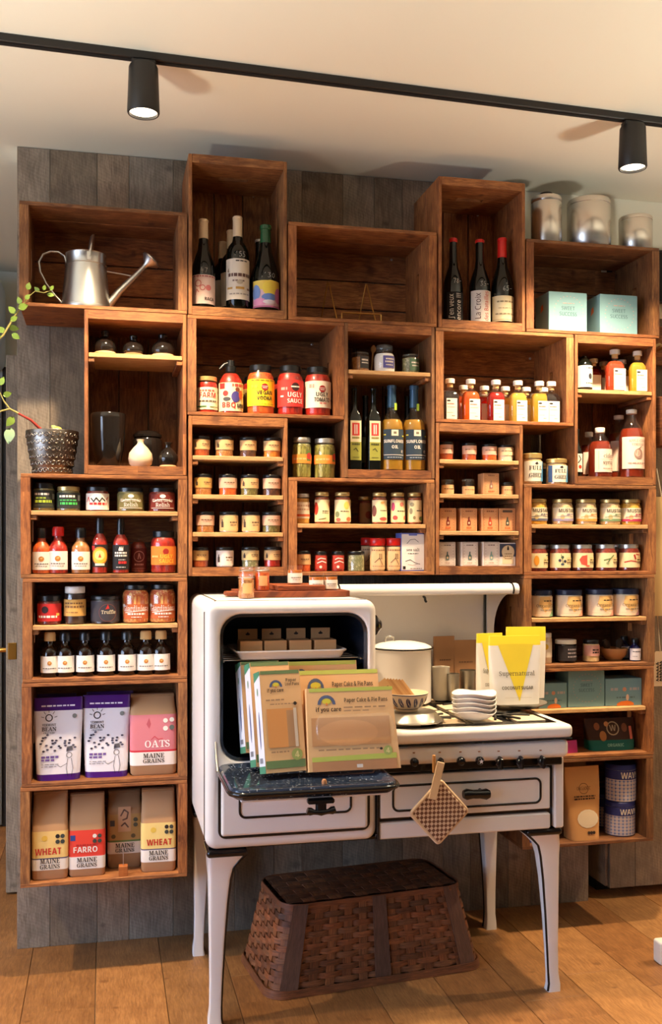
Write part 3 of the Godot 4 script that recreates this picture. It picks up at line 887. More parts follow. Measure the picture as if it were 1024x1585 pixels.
func make_stove():
	var o := thing("enamel_stove", "antique white enamel gas range with black trim and open oven door", "stove", Vector3(0.757, 0, 0.13))
	var xl := 0.254; var xm := 0.716; var xr := 1.262
	var zf := 0.40; var zb := -0.13; var yb := 0.468; var yt := 1.118
	# oven block: rounded shell with an open arch, dark cavity behind it
	var cx := (xl + xm) / 2; var cy := (yb + yt) / 2
	var W := xm - xl; var H := yt - yb
	var ox0 := 0.2926; var ox1 := 0.690; var oy0 := 0.698; var oy1 := 1.084
	var oc := Vector3((ox0 + ox1) / 2, (oy0 + oy1) / 2, 0)
	var op := func(grow: float, z: float) -> Array: return ring3(rrect(ox1 - ox0 + 2 * grow, oy1 - oy0 + 2 * grow, 0.055 + grow, 6), oc + Vector3(0, 0, z))
	var ou := func(inset: float, z: float) -> Array: return ring3(rrect(W - 2 * inset, H - 2 * inset, 0.03 - inset, 6), Vector3(cx, cy, z))
	var b := MB.new()
	var R := 0.02
	var l := [ou.call(0, zb), ou.call(0, zf - R)]
	for k in [1, 2, 3, 4]: l.append(ou.call(R * (1 - cos(PI / 8 * k)), zf - R + R * sin(PI / 8 * k)))
	l.append(op.call(0.006, zf)); l.append(op.call(0.0, zf - 0.006)); l.append(op.call(0.0, zf - 0.02))
	b.rings(l); b.smooth(50)
	wpart(o, "oven_body", b, "enamel")
	b = MB.new(); b.rings([op.call(-0.001, zf - 0.004), op.call(-0.008, zf - 0.012), op.call(-0.008, zb + 0.04)]); b.fan(op.call(-0.008, zb + 0.04)); b.smooth(40)
	wpart(o, "oven_cavity", b, "cavity")
	b = MB.new()
	for y in [0.957]:
		for z in 9: b.tube([Vector3(ox0 + 0.01, y, zb + 0.07 + z * 0.05), Vector3(ox1 - 0.01, y, zb + 0.07 + z * 0.05)], 0.0022, 5)
		for x in [ox0 + 0.012, ox1 - 0.012]: b.tube([Vector3(x, y, zb + 0.05), Vector3(x, y, zf - 0.03)], 0.003, 5)
	wpart(o, "oven_rack", b, "steel")
	# black seam lines of the shell
	for s in [[Vector3(xl - 0.0005, 0.79, 0.372), Vector3(0.003, 0.6, 0.004)], [Vector3(cx, yt + 0.0003, 0.372), Vector3(W - 0.05, 0.0016, 0.004)], [Vector3(xl + 0.03, yt + 0.0003, 0.125), Vector3(0.004, 0.0016, 0.49)], [Vector3(xm - 0.03, yt + 0.0003, 0.125), Vector3(0.004, 0.0016, 0.49)]]:
		b = MB.new(); b.cbox(s[0], s[1], 0.0); wpart(o, "trim_line", b, "enamel_black")
	# broiler door below the oven
	var bx0 := 0.2926; var bx1 := 0.688; var by0 := 0.505; var by1 := 0.686
	b = MB.new(); rbox(b, Vector3((bx0 + bx1) / 2, (by0 + by1) / 2, zf), Vector3(bx1 - bx0, by1 - by0, 0.024), 0.009)
	var br := wpart(o, "broiler_door", b, "enamel")
	b = rim(ring3(rrect(bx1 - bx0 + 0.004, by1 - by0 + 0.004, 0.016), Vector3((bx0 + bx1) / 2, (by0 + by1) / 2, zf + 0.002)), 0.0055)
	wpart(o, "trim", b, "enamel_black", "", br)
	var ix0 := px(370, 1240, zf).x; var ix1 := px(541, 1240, zf).x
	b = rim(ring3(rrect(ix1 - ix0, 0.125, 0.016), Vector3((ix0 + ix1) / 2, 0.553 + 0.0625, zf + 0.0115)), 0.0036)
	wpart(o, "trim", b, "enamel_black", "", br)
	# drop-down oven door lying open as a speckled shelf
	var dz0 := 0.395; var dz1 := 0.702; var dx0 := 0.284; var dx1 := 0.692; var dy := 0.694
	var dc := Vector3((dx0 + dx1) / 2, 0, (dz0 + dz1) / 2)
	var dr := func(inset: float, y: float) -> Array: return ring3(rrect(dx1 - dx0 - 2 * inset, dz1 - dz0 - 2 * inset, 0.04 - inset), dc + Vector3(0, y, 0), 1)
	b = MB.new()
	b.rings([dr.call(0.012, dy - 0.026), dr.call(0.0, dy - 0.018), dr.call(0.0, dy - 0.006), dr.call(0.004, dy), dr.call(0.026, dy), dr.call(0.032, dy - 0.004)])
	b.fan(dr.call(0.032, dy - 0.004)); b.smooth(50)
	var door := wpart(o, "oven_door", b, "speckle", "dark blue speckled enamel inside of the oven door")
	wpart(o, "rim", rim(dr.call(-0.001, dy - 0.011), 0.0065), "enamel_black", "", door)
	b = MB.new(); b.cbox(dc + Vector3(0, dy - 0.03, 0), Vector3(dx1 - dx0 - 0.05, 0.008, dz1 - dz0 - 0.05), 0.002); wpart(o, "outer_panel", b, "enamel", "", door)
	for x in [dx0 - 0.004, dx1 + 0.004]:
		b = MB.new(); b.tube([Vector3(x, dy - 0.01, zf + 0.05), Vector3(x, dy + 0.03, zf + 0.012), Vector3(x, dy + 0.07, zf - 0.01)], 0.004, 6); wpart(o, "hinge_arm", b, "tin", "", door)
	var hx := px(496, 1240, 0.69).x
	b = MB.new()
	b.cbox(Vector3(hx, dy - 0.036, 0.69), Vector3(0.065, 0.012, 0.02), 0.003)
	b.cbox(Vector3(hx, dy - 0.046, 0.692), Vector3(0.026, 0.03, 0.014), 0.004)
	var hp := []; var hr := []
	for k in 9:
		var t := -1.0 + k * 0.25
		hp.append(Vector3(hx + t * 0.034, dy - 0.062 + 0.006 * t * t, 0.697)); hr.append([0.008, 0.0095, 0.006, 0.006, 0.008, 0.006, 0.006, 0.0095, 0.008][k])
	b.tube(hp, hr, 10)
	wpart(o, "door_handle", b, "enamel_black", "black iron oven door handle", door)
	b = MB.new(); b.lathe([Vector2(0.006, 0), Vector2(0.0065, 0.006), Vector2(0.004, 0.011), Vector2(0, 0.012)], 10, true, false, Vector3(hx + 0.012, dy, 0.675)); wpart(o, "latch_pin", b, "kraft_dark", "rusty latch pin", door)
	# right-hand body below the hob
	b = MB.new(); b.cbox(Vector3((xm + xr) / 2, (yb + 0.70) / 2, (zb + 0.384) / 2), Vector3(xr - xm, 0.70 - yb, 0.384 - zb), 0.003); wpart(o, "drawer_carcass", b, "enamel_black")
	b = MB.new(); b.cbox(Vector3(xr - 0.014, (yb + 0.67) / 2, 0.39), Vector3(0.028, 0.67 - yb, 0.024), 0.004); wpart(o, "corner_post", b, "enamel")
	b = MB.new(); b.cbox(Vector3(0.5 * (xm + 0.006 + 1.222), yb + 0.022, 0.39), Vector3(1.222 - xm - 0.006, 0.044, 0.022), 0.004); wpart(o, "bottom_rail", b, "enamel")
	b = MB.new(); rbox(b, Vector3(0.5 * (xm + 0.008 + 1.220), 0.583, 0.39), Vector3(1.220 - xm - 0.008, 0.116, 0.026), 0.004)
	var dw := wpart(o, "drawer", b, "enamel")
	var kx0 := px(608, 1230, 0.403).x; var kx1 := px(836, 1230, 0.403).x
	wpart(o, "trim", rim(ring3(rrect(kx1 - kx0, 0.068, 0.016), Vector3((kx0 + kx1) / 2, 0.578, 0.4025)), 0.0036), "enamel_black", "", dw)
	var kx := px(735, 1230, 0.42).x
	b = MB.new()
	for s in [-1, 1]: b.tube([Vector3(kx + s * 0.02, 0.588, 0.40), Vector3(kx + s * 0.02, 0.586, 0.425)], 0.006, 8)
	hp = []; hr = []
	for k in 9:
		hp.append(Vector3(kx - 0.038 + 0.0095 * k, 0.586 - 0.0004 * k, 0.43)); hr.append([0.011, 0.0155, 0.0135, 0.012, 0.0125, 0.012, 0.0135, 0.0155, 0.011][k])
	b.tube(hp, hr, 10)
	wpart(o, "drawer_handle", b, "enamel_black", "black iron drawer pull", dw)
	b = MB.new(); b.cbox(Vector3(xm + 0.003, 0.59, 0.398), Vector3(0.006, 0.245, 0.012), 0.001); wpart(o, "trim_line", b, "enamel_black")
	# hob: slab with a rolled lip, black line, apron
	b = MB.new(); rbox(b, Vector3((xm + 0.004 + 1.274) / 2, 0.747, (zb + 0.44) / 2), Vector3(1.270 - xm, 0.038, 0.44 - zb), 0.014)
	wpart(o, "hob", b, "enamel")
	b = MB.new(); b.cbox(Vector3((xm + 0.004 + 1.272) / 2, 0.7265, (zb + 0.438) / 2), Vector3(1.266 - xm, 0.004, 0.436 - zb), 0.001); wpart(o, "trim_line", b, "enamel_black")
	b = MB.new(); rbox(b, Vector3((xm + 0.004 + 1.268) / 2, 0.698, (zb + 0.43) / 2), Vector3(1.262 - xm, 0.054, 0.43 - zb), 0.018); wpart(o, "apron", b, "enamel")
	b = MB.new(); b.cbox(Vector3(0.99, 0.661, 0.402), Vector3(0.52, 0.022, 0.03), 0.003); wpart(o, "gas_pipe", b, "enamel_black")
	# sunken burner field with grates
	b = MB.new(); b.cbox(Vector3(0.99, 0.7665, 0.15), Vector3(0.50, 0.002, 0.50), 0.0); wpart(o, "burner_well", b, "enamel_black")
	for gx in [0.87, 1.11]:
		for gz in [0.03, 0.27]:
			b = MB.new()
			for k in 4:
				for s in [-1, 1]:
					var d: Vector3 = Vector3(cos(PI / 4 * k + PI / 8), 0, sin(PI / 4 * k + PI / 8)) * s
					b.tube([Vector3(gx, 0.7735, gz) + d * 0.028, Vector3(gx, 0.7735, gz) + d * 0.098], 0.004, 5)
			b.tube(range(24).map(func(q): return Vector3(gx + 0.028 * cos(TAU * q / 24), 0.7735, gz + 0.028 * sin(TAU * q / 24))), 0.004, 5, true)
			wpart(o, "burner_grate", b, "black_metal")
			for q in 4:
				b = MB.new(); b.cbox(Vector3(gx + [-0.065, 0.065, -0.065, 0.065][q], 0.7695, gz + [-0.065, -0.065, 0.065, 0.065][q]), Vector3(0.085, 0.004, 0.085), 0.001)
				wpart(o, "burner_plate", b, "ceramic_cream")
	# gas taps along the apron
	var taps := [[640, 0], [680, 1], [712, 0], [741, 2], [771, 1], [803, 1], [836, 1]]
	for t in taps:
		var p := px(t[0], 1179 - (t[0] - 640) * 0.022, 0.43)
		b = MB.new()
		b.lathe([Vector2(0.009, 0), Vector2(0.0115, 0.004), Vector2(0.0115, 0.014), Vector2(0.008, 0.018), Vector2(0, 0.019)], 12, true, false)
		if t[1] == 1: b.loft([[0.010, 0.006, 0.018, 4], [0.026, 0.0045, 0.017, 4], [0.03, 0.003, 0.013, 4]], 10)
		b.moved(Transform3D(Basis(Vector3.RIGHT, PI / 2), p + Vector3(0, -0.006 if t[1] == 1 else 0.0, -0.003)))
		var kn := wpart(o, "gas_tap", b, "enamel_black")
		b = MB.new(); b.cbox(p + Vector3(0, 0.024, 0.001), Vector3(0.006, 0.003, 0.002), 0.0); wpart(o, "tap_mark", b, "kraft_dark", "", kn)
		if t[1] == 2:
			b = MB.new(); b.tinted = true
			b.col = C(226, 220, 226).srgb_to_linear()
			for k in 10:
				var a0 := PI / 2 + TAU * k / 10; var a1 := PI / 2 + TAU * (k + 1) / 10
				b.tri(p + Vector3(0, 0, 0.0175), p + Vector3(cos(a0), sin(a0), 0) * (0.0075 if k % 2 == 0 else 0.003) + Vector3(0, 0, 0.0175), p + Vector3(cos(a1), sin(a1), 0) * (0.003 if k % 2 == 0 else 0.0075) + Vector3(0, 0, 0.0175))
			wpart(o, "star_mark", b, "print", "small white star", kn)
	# splashback with its high shelf and curved bracket
	var sx1 := px(752, 1000, -0.10).x
	b = MB.new(); b.cbox(Vector3((xm - 0.02 + sx1) / 2, 0.945, -0.115), Vector3(sx1 - xm + 0.02, 0.38, 0.02), 0.004); wpart(o, "splashback", b, "enamel")
	b = MB.new(); b.cbox(Vector3(sx1 - 0.006, 0.945, -0.098), Vector3(0.005, 0.36, 0.012), 0.001); wpart(o, "trim_line", b, "enamel_black")
	var hx1 := px(800, 915, 0.0).x
	b = MB.new()
	var pr := PackedVector2Array([Vector2(-0.12, 1.130), Vector2(-0.12, 1.142), Vector2(-0.01, 1.146), Vector2(0.008, 1.143), Vector2(0.018, 1.134), Vector2(0.020, 1.124), Vector2(0.016, 1.114), Vector2(0.006, 1.110), Vector2(0.0, 1.114), Vector2(-0.004, 1.124)])
	b.prism(pr, 0, 1)
	b.smooth(45)
	b.moved(Transform3D(Basis(Vector3(0, 0, 1), Vector3(0, 1, 0), Vector3(-(hx1 - xm + 0.02), 0, 0)), Vector3(hx1, 0, 0)))
	var sh := wpart(o, "high_shelf", b, "enamel")
	for x in [hx1 - 0.02, xm - 0.014]:
		b = MB.new()
		b.tube([Vector3(x, 1.142, -0.10), Vector3(x, 1.1465, -0.01), Vector3(x, 1.143, 0.009), Vector3(x, 1.134, 0.019), Vector3(x, 1.124, 0.021), Vector3(x, 1.113, 0.016)], 0.003, 6)
		wpart(o, "trim_band", b, "enamel_black", "", sh)
	b = MB.new()
	var ba := sx1 - 0.002; var bb := px(763, 1000, -0.09).x; var bc := minf(px(797, 930, -0.09).x, 1.312)
	var cv := PackedVector2Array([Vector2(ba, 0.768), Vector2(bb, 0.768), Vector2(bb, 0.985)])
	for k in 9: cv.append(Vector2(bb + (bc - bb) * (1 - cos(PI / 2 * (k + 1) / 9.0)), 0.985 + 0.125 * sin(PI / 2 * (k + 1) / 9.0)))
	cv.append(Vector2(bc, 1.130)); cv.append(Vector2(ba, 1.130))
	b.prism(cv, -0.125, -0.085)
	b.smooth(30)
	wpart(o, "shelf_bracket", b, "enamel")
	b = MB.new(); b.tube([Vector3(px(655, 930, -0.1).x, 1.10, -0.1), Vector3(px(655, 930, -0.1).x, 1.098, -0.085), Vector3(px(655, 930, -0.1).x, 1.088, -0.08), Vector3(px(655, 930, -0.1).x + 0.004, 1.084, -0.083)], 0.004, 6); wpart(o, "match_hook", b, "black_metal")
	# oven heat dial on the flank of the oven block
	b = MB.new(); b.lathe([Vector2(0.024, 0), Vector2(0.028, 0.006), Vector2(0.028, 0.012), Vector2(0.02, 0.018), Vector2(0.012, 0.026), Vector2(0, 0.027)], 20, true, false)
	b.moved(Transform3D(Basis(Vector3(0, 0, 1), -PI / 2), Vector3(xm, px(592, 967, 0.34).y, 0.345)))
	wpart(o, "heat_dial", b, "enamel_black")
	# tapering legs
	for sx in [-1, 1]:
		for sz in [-1, 1]:
			var x_out := 0.262 if sx < 0 else 1.260
			var z_out := 0.388 if sz > 0 else -0.118
			var secs := []
			var line := []
			for q in [[0.0, 0.019, 0.0], [0.02, 0.0175, 0.0], [0.05, 0.0155, 0.004], [0.12, 0.0165, 0.005], [0.22, 0.020, 0.004], [0.32, 0.0245, 0.003], [0.385, 0.029, 0.002], [0.415, 0.034, 0.0], [0.432, 0.042, 0.0], [0.446, 0.050, 0.0]]:
				secs.append([q[0], q[1], q[1] * 0.9, 7.0, z_out - sz * (q[1] * 0.9 + q[2]), x_out - sx * (q[1] + q[2])])
				line.append(Vector3(x_out - sx * (q[1] * 2 + q[2]), q[0] + 0.003, z_out - sz * (0.004 + q[2])))
			b = MB.new(); b.loft(secs, 28)
			var lg := wpart(o, "leg", b, "enamel")
			b = MB.new(); b.tube(line, 0.0035, 6); wpart(o, "trim", b, "enamel_black", "", lg)
			b = MB.new(); rbox(b, Vector3(x_out - sx * 0.05, 0.4545, z_out - sz * 0.05), Vector3(0.108, 0.02, 0.108), 0.009); wpart(o, "trim_band", b, "enamel_black", "", lg)
	b = MB.new(); b.cbox(Vector3((xl + xr) / 2, 0.466, (zb + 0.37) / 2), Vector3(xr - xl - 0.02, 0.008, 0.37 - zb), 0.001); wpart(o, "base_plate", b, "enamel_black")

# ---------- goods ----------
func into(id: String) -> Array:
	span = inner[id]
	return shelf_y[id]

func fit(x: float, half: float) -> float:
	if span[1] - span[0] < 2 * half: return (span[0] + span[1]) / 2
	return clampf(x, span[0] + half, span[1] - half)

const JAR := [[0.90, 0.0], [1.0, 0.035], [1.0, 0.76], [0.95, 0.83], [0.86, 0.87], [0.86, 0.90]]
const TUMBLER := [[0.92, 0.0], [1.0, 0.03], [1.0, 0.86], [0.97, 0.88]]
const SQUAT := [[0.90, 0.0], [1.0, 0.04], [1.0, 0.74], [0.92, 0.80], [0.92, 0.84]]
const SAUCER := [[0.85, 0.0], [0.97, 0.03], [1.0, 0.06], [1.0, 0.70], [0.95, 0.78], [0.80, 0.86], [0.78, 0.9]]
const DASH := [[0.92, 0.0], [1.0, 0.02], [1.0, 0.50], [0.94, 0.58], [0.70, 0.66], [0.46, 0.71], [0.42, 0.78], [0.42, 0.84]]
const FLASK := [[0.94, 0.0], [1.0, 0.02], [1.0, 0.56], [0.93, 0.63], [0.72, 0.70], [0.40, 0.745], [0.34, 0.78], [0.34, 0.84]]
const BURGUNDY := [[0.93, 0.0], [1.0, 0.012], [1.0, 0.42], [0.95, 0.50], [0.76, 0.58], [0.50, 0.67], [0.40, 0.76], [0.38, 0.97], [0.41, 0.972], [0.41, 0.995], [0.36, 1.0]]
const BORDEAUX := [[0.93, 0.0], [1.0, 0.012], [1.0, 0.58], [0.96, 0.635], [0.78, 0.69], [0.48, 0.735], [0.40, 0.78], [0.38, 0.97], [0.41, 0.972], [0.41, 0.995], [0.36, 1.0]]
const OILBOT := [[0.94, 0.0], [1.0, 0.015], [1.0, 0.50], [0.93, 0.57], [0.66, 0.63], [0.40, 0.69], [0.36, 0.74], [0.34, 0.96], [0.38, 0.962], [0.38, 1.0]]
const CIDER := [[0.93, 0.0], [1.0, 0.02], [1.0, 0.56], [0.90, 0.66], [0.64, 0.78], [0.40, 0.87], [0.36, 0.93], [0.36, 0.95]]

const INK := Color(0.12, 0.11, 0.11)

static func cut(prof: Array, top: float, s: float) -> Array:
	var out := []
	for k in prof.size():
		if prof[k][1] <= top: out.append([prof[k][0] * s, maxf(prof[k][1], 0.015)])
		else:
			var a: Array = prof[k - 1]; var b: Array = prof[k]
			out.append([lerpf(a[0], b[0], inverse_lerp(a[1], b[1], top)) * s, top])
			break
	return out

# a lathed or squared vessel. o: body, p exponent, dz depth ratio, mat, fill, ft fill top, lid [y0, y1, r, material, style], foil [y0, y1, material], labs [[y0, y1, half angle, colour, print items, turn]]
func vessel(called: String, label: String, cat: String, group: String, u: float, w: float, vt: float, vb: float, y: float, z: float, o: Dictionary) -> Node3D:
	var x := px(u, 0, z).x
	var k := per_px(x, z)
	var r := w * k / 2; var h := (vb - vt) * k
	var n := thing(called, label, cat, Vector3(fit(x, r * 1.03), y + 0.0003, z), deg_to_rad(o.get("turn", 0.0)), group)
	build_vessel(n, r, h, o)
	return n

func build_vessel(n: Node3D, r: float, h: float, o: Dictionary):
	var body: Array = o.get("body", JAR)
	var p: float = o.get("p", 2.0); var dz: float = o.get("dz", 1.0)
	var seg: int = o.get("seg", 20)
	var sec := func(prof: Array) -> Array: return prof.map(func(q): return [q[1] * h, q[0] * r, q[0] * r * (dz if q[0] > 0.6 else lerpf(1.0, dz, clampf((q[0] - 0.4) / 0.2, 0, 1))), p if q[0] > 0.6 else lerpf(2.0, p, clampf((q[0] - 0.4) / 0.2, 0, 1))])
	var b := MB.new()
	b.loft(sec.call(body), seg)
	part(n, o.get("called", "glass_body"), b, o.get("mat", "glass"))
	if o.has("fill"):
		b = MB.new(); b.loft(sec.call(cut(body, o.get("ft", 0.84), 0.955)), seg)
		part(n, "contents", b, o.fill)
	if o.has("lid"):
		var l: Array = o.lid
		var lr: float = l[2] * r
		b = MB.new()
		var style: String = l[4] if l.size() > 4 else "cap"
		match style:
			"cap":
				b.lathe([Vector2(lr * 0.97, l[0] * h), Vector2(lr, l[0] * h + 0.001), Vector2(lr, l[1] * h - 0.002), Vector2(lr * 0.94, l[1] * h), Vector2(0, l[1] * h)], seg, true, false)
			"tall":
				b.lathe([Vector2(lr, l[0] * h), Vector2(lr, lerpf(l[0], l[1], 0.75) * h), Vector2(lr * 0.86, l[1] * h - 0.001), Vector2(lr * 0.7, l[1] * h), Vector2(0, l[1] * h)], 14, true, false)
			"stopper":
				b.lathe([Vector2(lr * 0.62, l[0] * h), Vector2(lr * 0.62, lerpf(l[0], l[1], 0.45) * h)], 14, true, false)
				part(n, "cork", b, "cork")
				b = MB.new()
				b.lathe([Vector2(lr, lerpf(l[0], l[1], 0.45) * h), Vector2(lr, l[1] * h - 0.0015), Vector2(lr * 0.88, l[1] * h), Vector2(0, l[1] * h)], 16, true, false)
		part(n, "lid" if style == "cap" else "stopper", b, l[3])
	if o.has("foil"):
		var f: Array = o.foil
		var pr := []
		for q in body:
			if q[1] >= f[0] - 0.0001 and q[1] <= f[1]: pr.append([q[0] * 1.06, q[1]])
		if pr.is_empty() or pr[0][1] > f[0] + 0.001:
			for k2 in body.size() - 1:
				if body[k2][1] < f[0] and body[k2 + 1][1] >= f[0]:
					pr.push_front([lerpf(body[k2][0], body[k2 + 1][0], inverse_lerp(body[k2][1], body[k2 + 1][1], f[0])) * 1.06, f[0]])
		if f[1] >= 1.0: pr.append([pr[pr.size() - 1][0] * 0.97, 1.004])
		b = MB.new(); b.loft(sec.call(pr), seg); part(n, "foil", b, f[2])
	for l in o.get("labs", []):
		var y0: float = l[0] * h; var lh: float = (l[1] - l[0]) * h
		var turn: float = deg_to_rad(l[5]) if l.size() > 5 else 0.0
		var lab: MeshInstance3D
		var R := r * 1.006 + 0.0003
		b = MB.new().tint(l[3])
		if p <= 2.0 and dz == 1.0:
			var half := deg_to_rad(l[2])
			var m := maxi(6, ceili(half / 0.16))
			for q in m:
				var a0 := lerpf(-half, half, float(q) / m) + turn; var a1 := lerpf(-half, half, float(q + 1) / m) + turn
				b.quad(Vector3(R * sin(a0), y0, R * cos(a0)), Vector3(R * sin(a1), y0, R * cos(a1)), Vector3(R * sin(a1), y0 + lh, R * cos(a1)), Vector3(R * sin(a0), y0 + lh, R * cos(a0)))
			b.smooth(60)
			lab = part(n, "label", b, "paper")
			if l.size() > 4 and l[4]:
				b = print_mesh(l[4], 2 * half * R, lh, R)
				b.moved(Transform3D(Basis(Vector3.UP, turn), Vector3(0, y0, 0)))
				part(lab, "print", b, "print")
		else:
			var hw: float = r * l[2]; var zf := r * dz + 0.0006
			var xo: float = l[5] * r if l.size() > 5 else 0.0
			b.cbox(Vector3(xo, y0 + lh / 2, zf), Vector3(hw * 2, lh, 0.0006), 0.0)
			lab = part(n, "label", b, "paper")
			if l.size() > 4 and l[4]:
				b = print_mesh(l[4], 2 * hw, lh, 0.0)
				b.moved(Transform3D(Basis(), Vector3(xo, y0, zf)))
				part(lab, "print", b, "print")

# a carton whose front spans u0..u1, vt..vb in the plane z
func carton(called: String, label: String, cat: String, group: String, u0: float, u1: float, vt: float, vb: float, y: float, z: float, depth: float, col: Color, front: Array, turn := 0.0, side := [], body := "carton_body") -> Node3D:
	var x0 := px(u0, 0, z).x; var x1 := px(u1, 0, z).x
	var k := per_px((x0 + x1) / 2, z)
	var w := x1 - x0; var h := (vb - vt) * k
	var n := thing(called, label, cat, Vector3(fit((x0 + x1) / 2, w / 2 + absf(turn) * 0.0009), y + 0.0003, z - depth / 2), deg_to_rad(turn), group)
	var b := MB.new().tint(col)
	b.cbox(Vector3(0, h / 2, 0), Vector3(w, h, depth), 0.0012)
	part(n, body, b, "paper")
	if front:
		b = print_mesh(front, w, h, 0.0); b.moved(Transform3D(Basis(), Vector3(0, 0, depth / 2))); part(n, "print", b, "print")
	if side:
		b = print_mesh(side, depth, h, 0.0); b.moved(Transform3D(Basis(Vector3.UP, -PI / 2), Vector3(-w / 2, 0, 0))); part(n, "side_print", b, "print")
	return n

# stand-up pouch: rounded gusset below, flat seal on top
func pouch(called: String, label: String, cat: String, group: String, u0: float, u1: float, vt: float, vb: float, y: float, z: float, depth: float, bands: Array, front: Array, m := "foil", turn := 0.0, narrow := 0.9) -> Node3D:
	var x0 := px(u0, 0, z).x; var x1 := px(u1, 0, z).x
	var k := per_px((x0 + x1) / 2, z)
	var w := x1 - x0; var h := (vb - vt) * k
	var n := thing(called, label, cat, Vector3(fit((x0 + x1) / 2, w * 0.515 + absf(turn) * 0.0006), y + 0.0003, z), deg_to_rad(turn), group)
	var hd := func(t: float) -> float: return depth / 2 * (1.0 - 0.92 * t) + 0.0012
	var hw := func(t: float) -> float: return w / 2 * lerpf(narrow, 1.0, smoothstep(0.0, 0.7, t))
	for q in bands.size():
		var t0: float = bands[q][0]; var t1: float = bands[q][1]
		var b := MB.new().tint(bands[q][2])
		var secs := []
		for s in 7:
			var t := lerpf(t0, t1, s / 6.0)
			var wob := 1.0 + 0.012 * sin(t * 9.0)
			secs.append([t * h, hw.call(t) * wob, hd.call(t), 5.0 if t < 0.75 else 4.0, 0.0])
		b.loft(secs, 32, q == 0, q == bands.size() - 1)
		part(n, "pouch_body" if q == 0 else "pouch_band", b, m)
	if front:
		var slope: float = (hd.call(1.0) - hd.call(0.0)) / h
		var b := print_mesh(front, w * narrow * 0.98, h, 0.0, slope, 0.0010)
		b.moved(Transform3D(Basis(), Vector3(0, 0, hd.call(0.0)))); part(n, "print", b, "print")
	return n

# block bag of flour with a folded top; bands [t0, t1, colour] wrap round it
func grain_bag(label: String, u0: float, u1: float, vt: float, vb: float, y: float, z: float, depth: float, col: Color, bands: Array, front: Array, turn := 0.0, fold := 0.72) -> Node3D:
	var x0 := px(u0, 0, z).x; var x1 := px(u1, 0, z).x
	var k := per_px((x0 + x1) / 2, z)
	var w := x1 - x0; var h := (vb - vt) * k
	var n := thing("grain_bag", label, "bag", Vector3(fit((x0 + x1) / 2, w / 2 + absf(turn) * 0.0009), y + 0.0003, z - depth / 2), deg_to_rad(turn), "paper bags of grain")
	var b := MB.new().tint(col)
	var hd := depth / 2
	b.loft([[0.0, w * 0.46, hd * 0.92, 8], [0.006, w * 0.49, hd * 0.99, 9], [h * 0.3, w * 0.5, hd, 9], [h * (fold - 0.02), w * 0.495, hd, 9], [h * (fold + 0.02), w * 0.485, hd * 0.93, 8, -hd * 0.05], [h * 0.88, w * 0.475, hd * 0.55, 7, -hd * 0.3], [h * 0.985, w * 0.47, hd * 0.16, 6, -hd * 0.5], [h, w * 0.468, hd * 0.12, 6, -hd * 0.52]], 36)
	part(n, "paper_bag", b, "paper")
	b = MB.new().tint(col.darkened(0.12)); rbox(b, Vector3(0, h * 0.975, -hd * 0.5 + hd * 0.2), Vector3(w * 0.95, h * 0.05, 0.006), 0.0025, 2); part(n, "folded_top", b, "paper")
	for q in bands:
		b = MB.new().tint(q[2])
		b.loft([[q[0] * h, w * 0.4985 + 0.0006, hd + 0.0008, 9], [q[1] * h, w * 0.4985 + 0.0006, hd + 0.0008, 9]], 36, false, false)
		part(n, "label_band", b, "paper")
	b = print_mesh(front, w * 0.96, h, 0.0, 0.0, 0.0012); b.moved(Transform3D(Basis(), Vector3(0, 0, hd))); part(n, "print", b, "print")
	return n

# small flourishes used on many labels
func lines(x0: float, x1: float, ys: Array, t: float, c: Color) -> Array:
	return ys.map(func(y): return ["l", x0, x1, y, t, c, y])

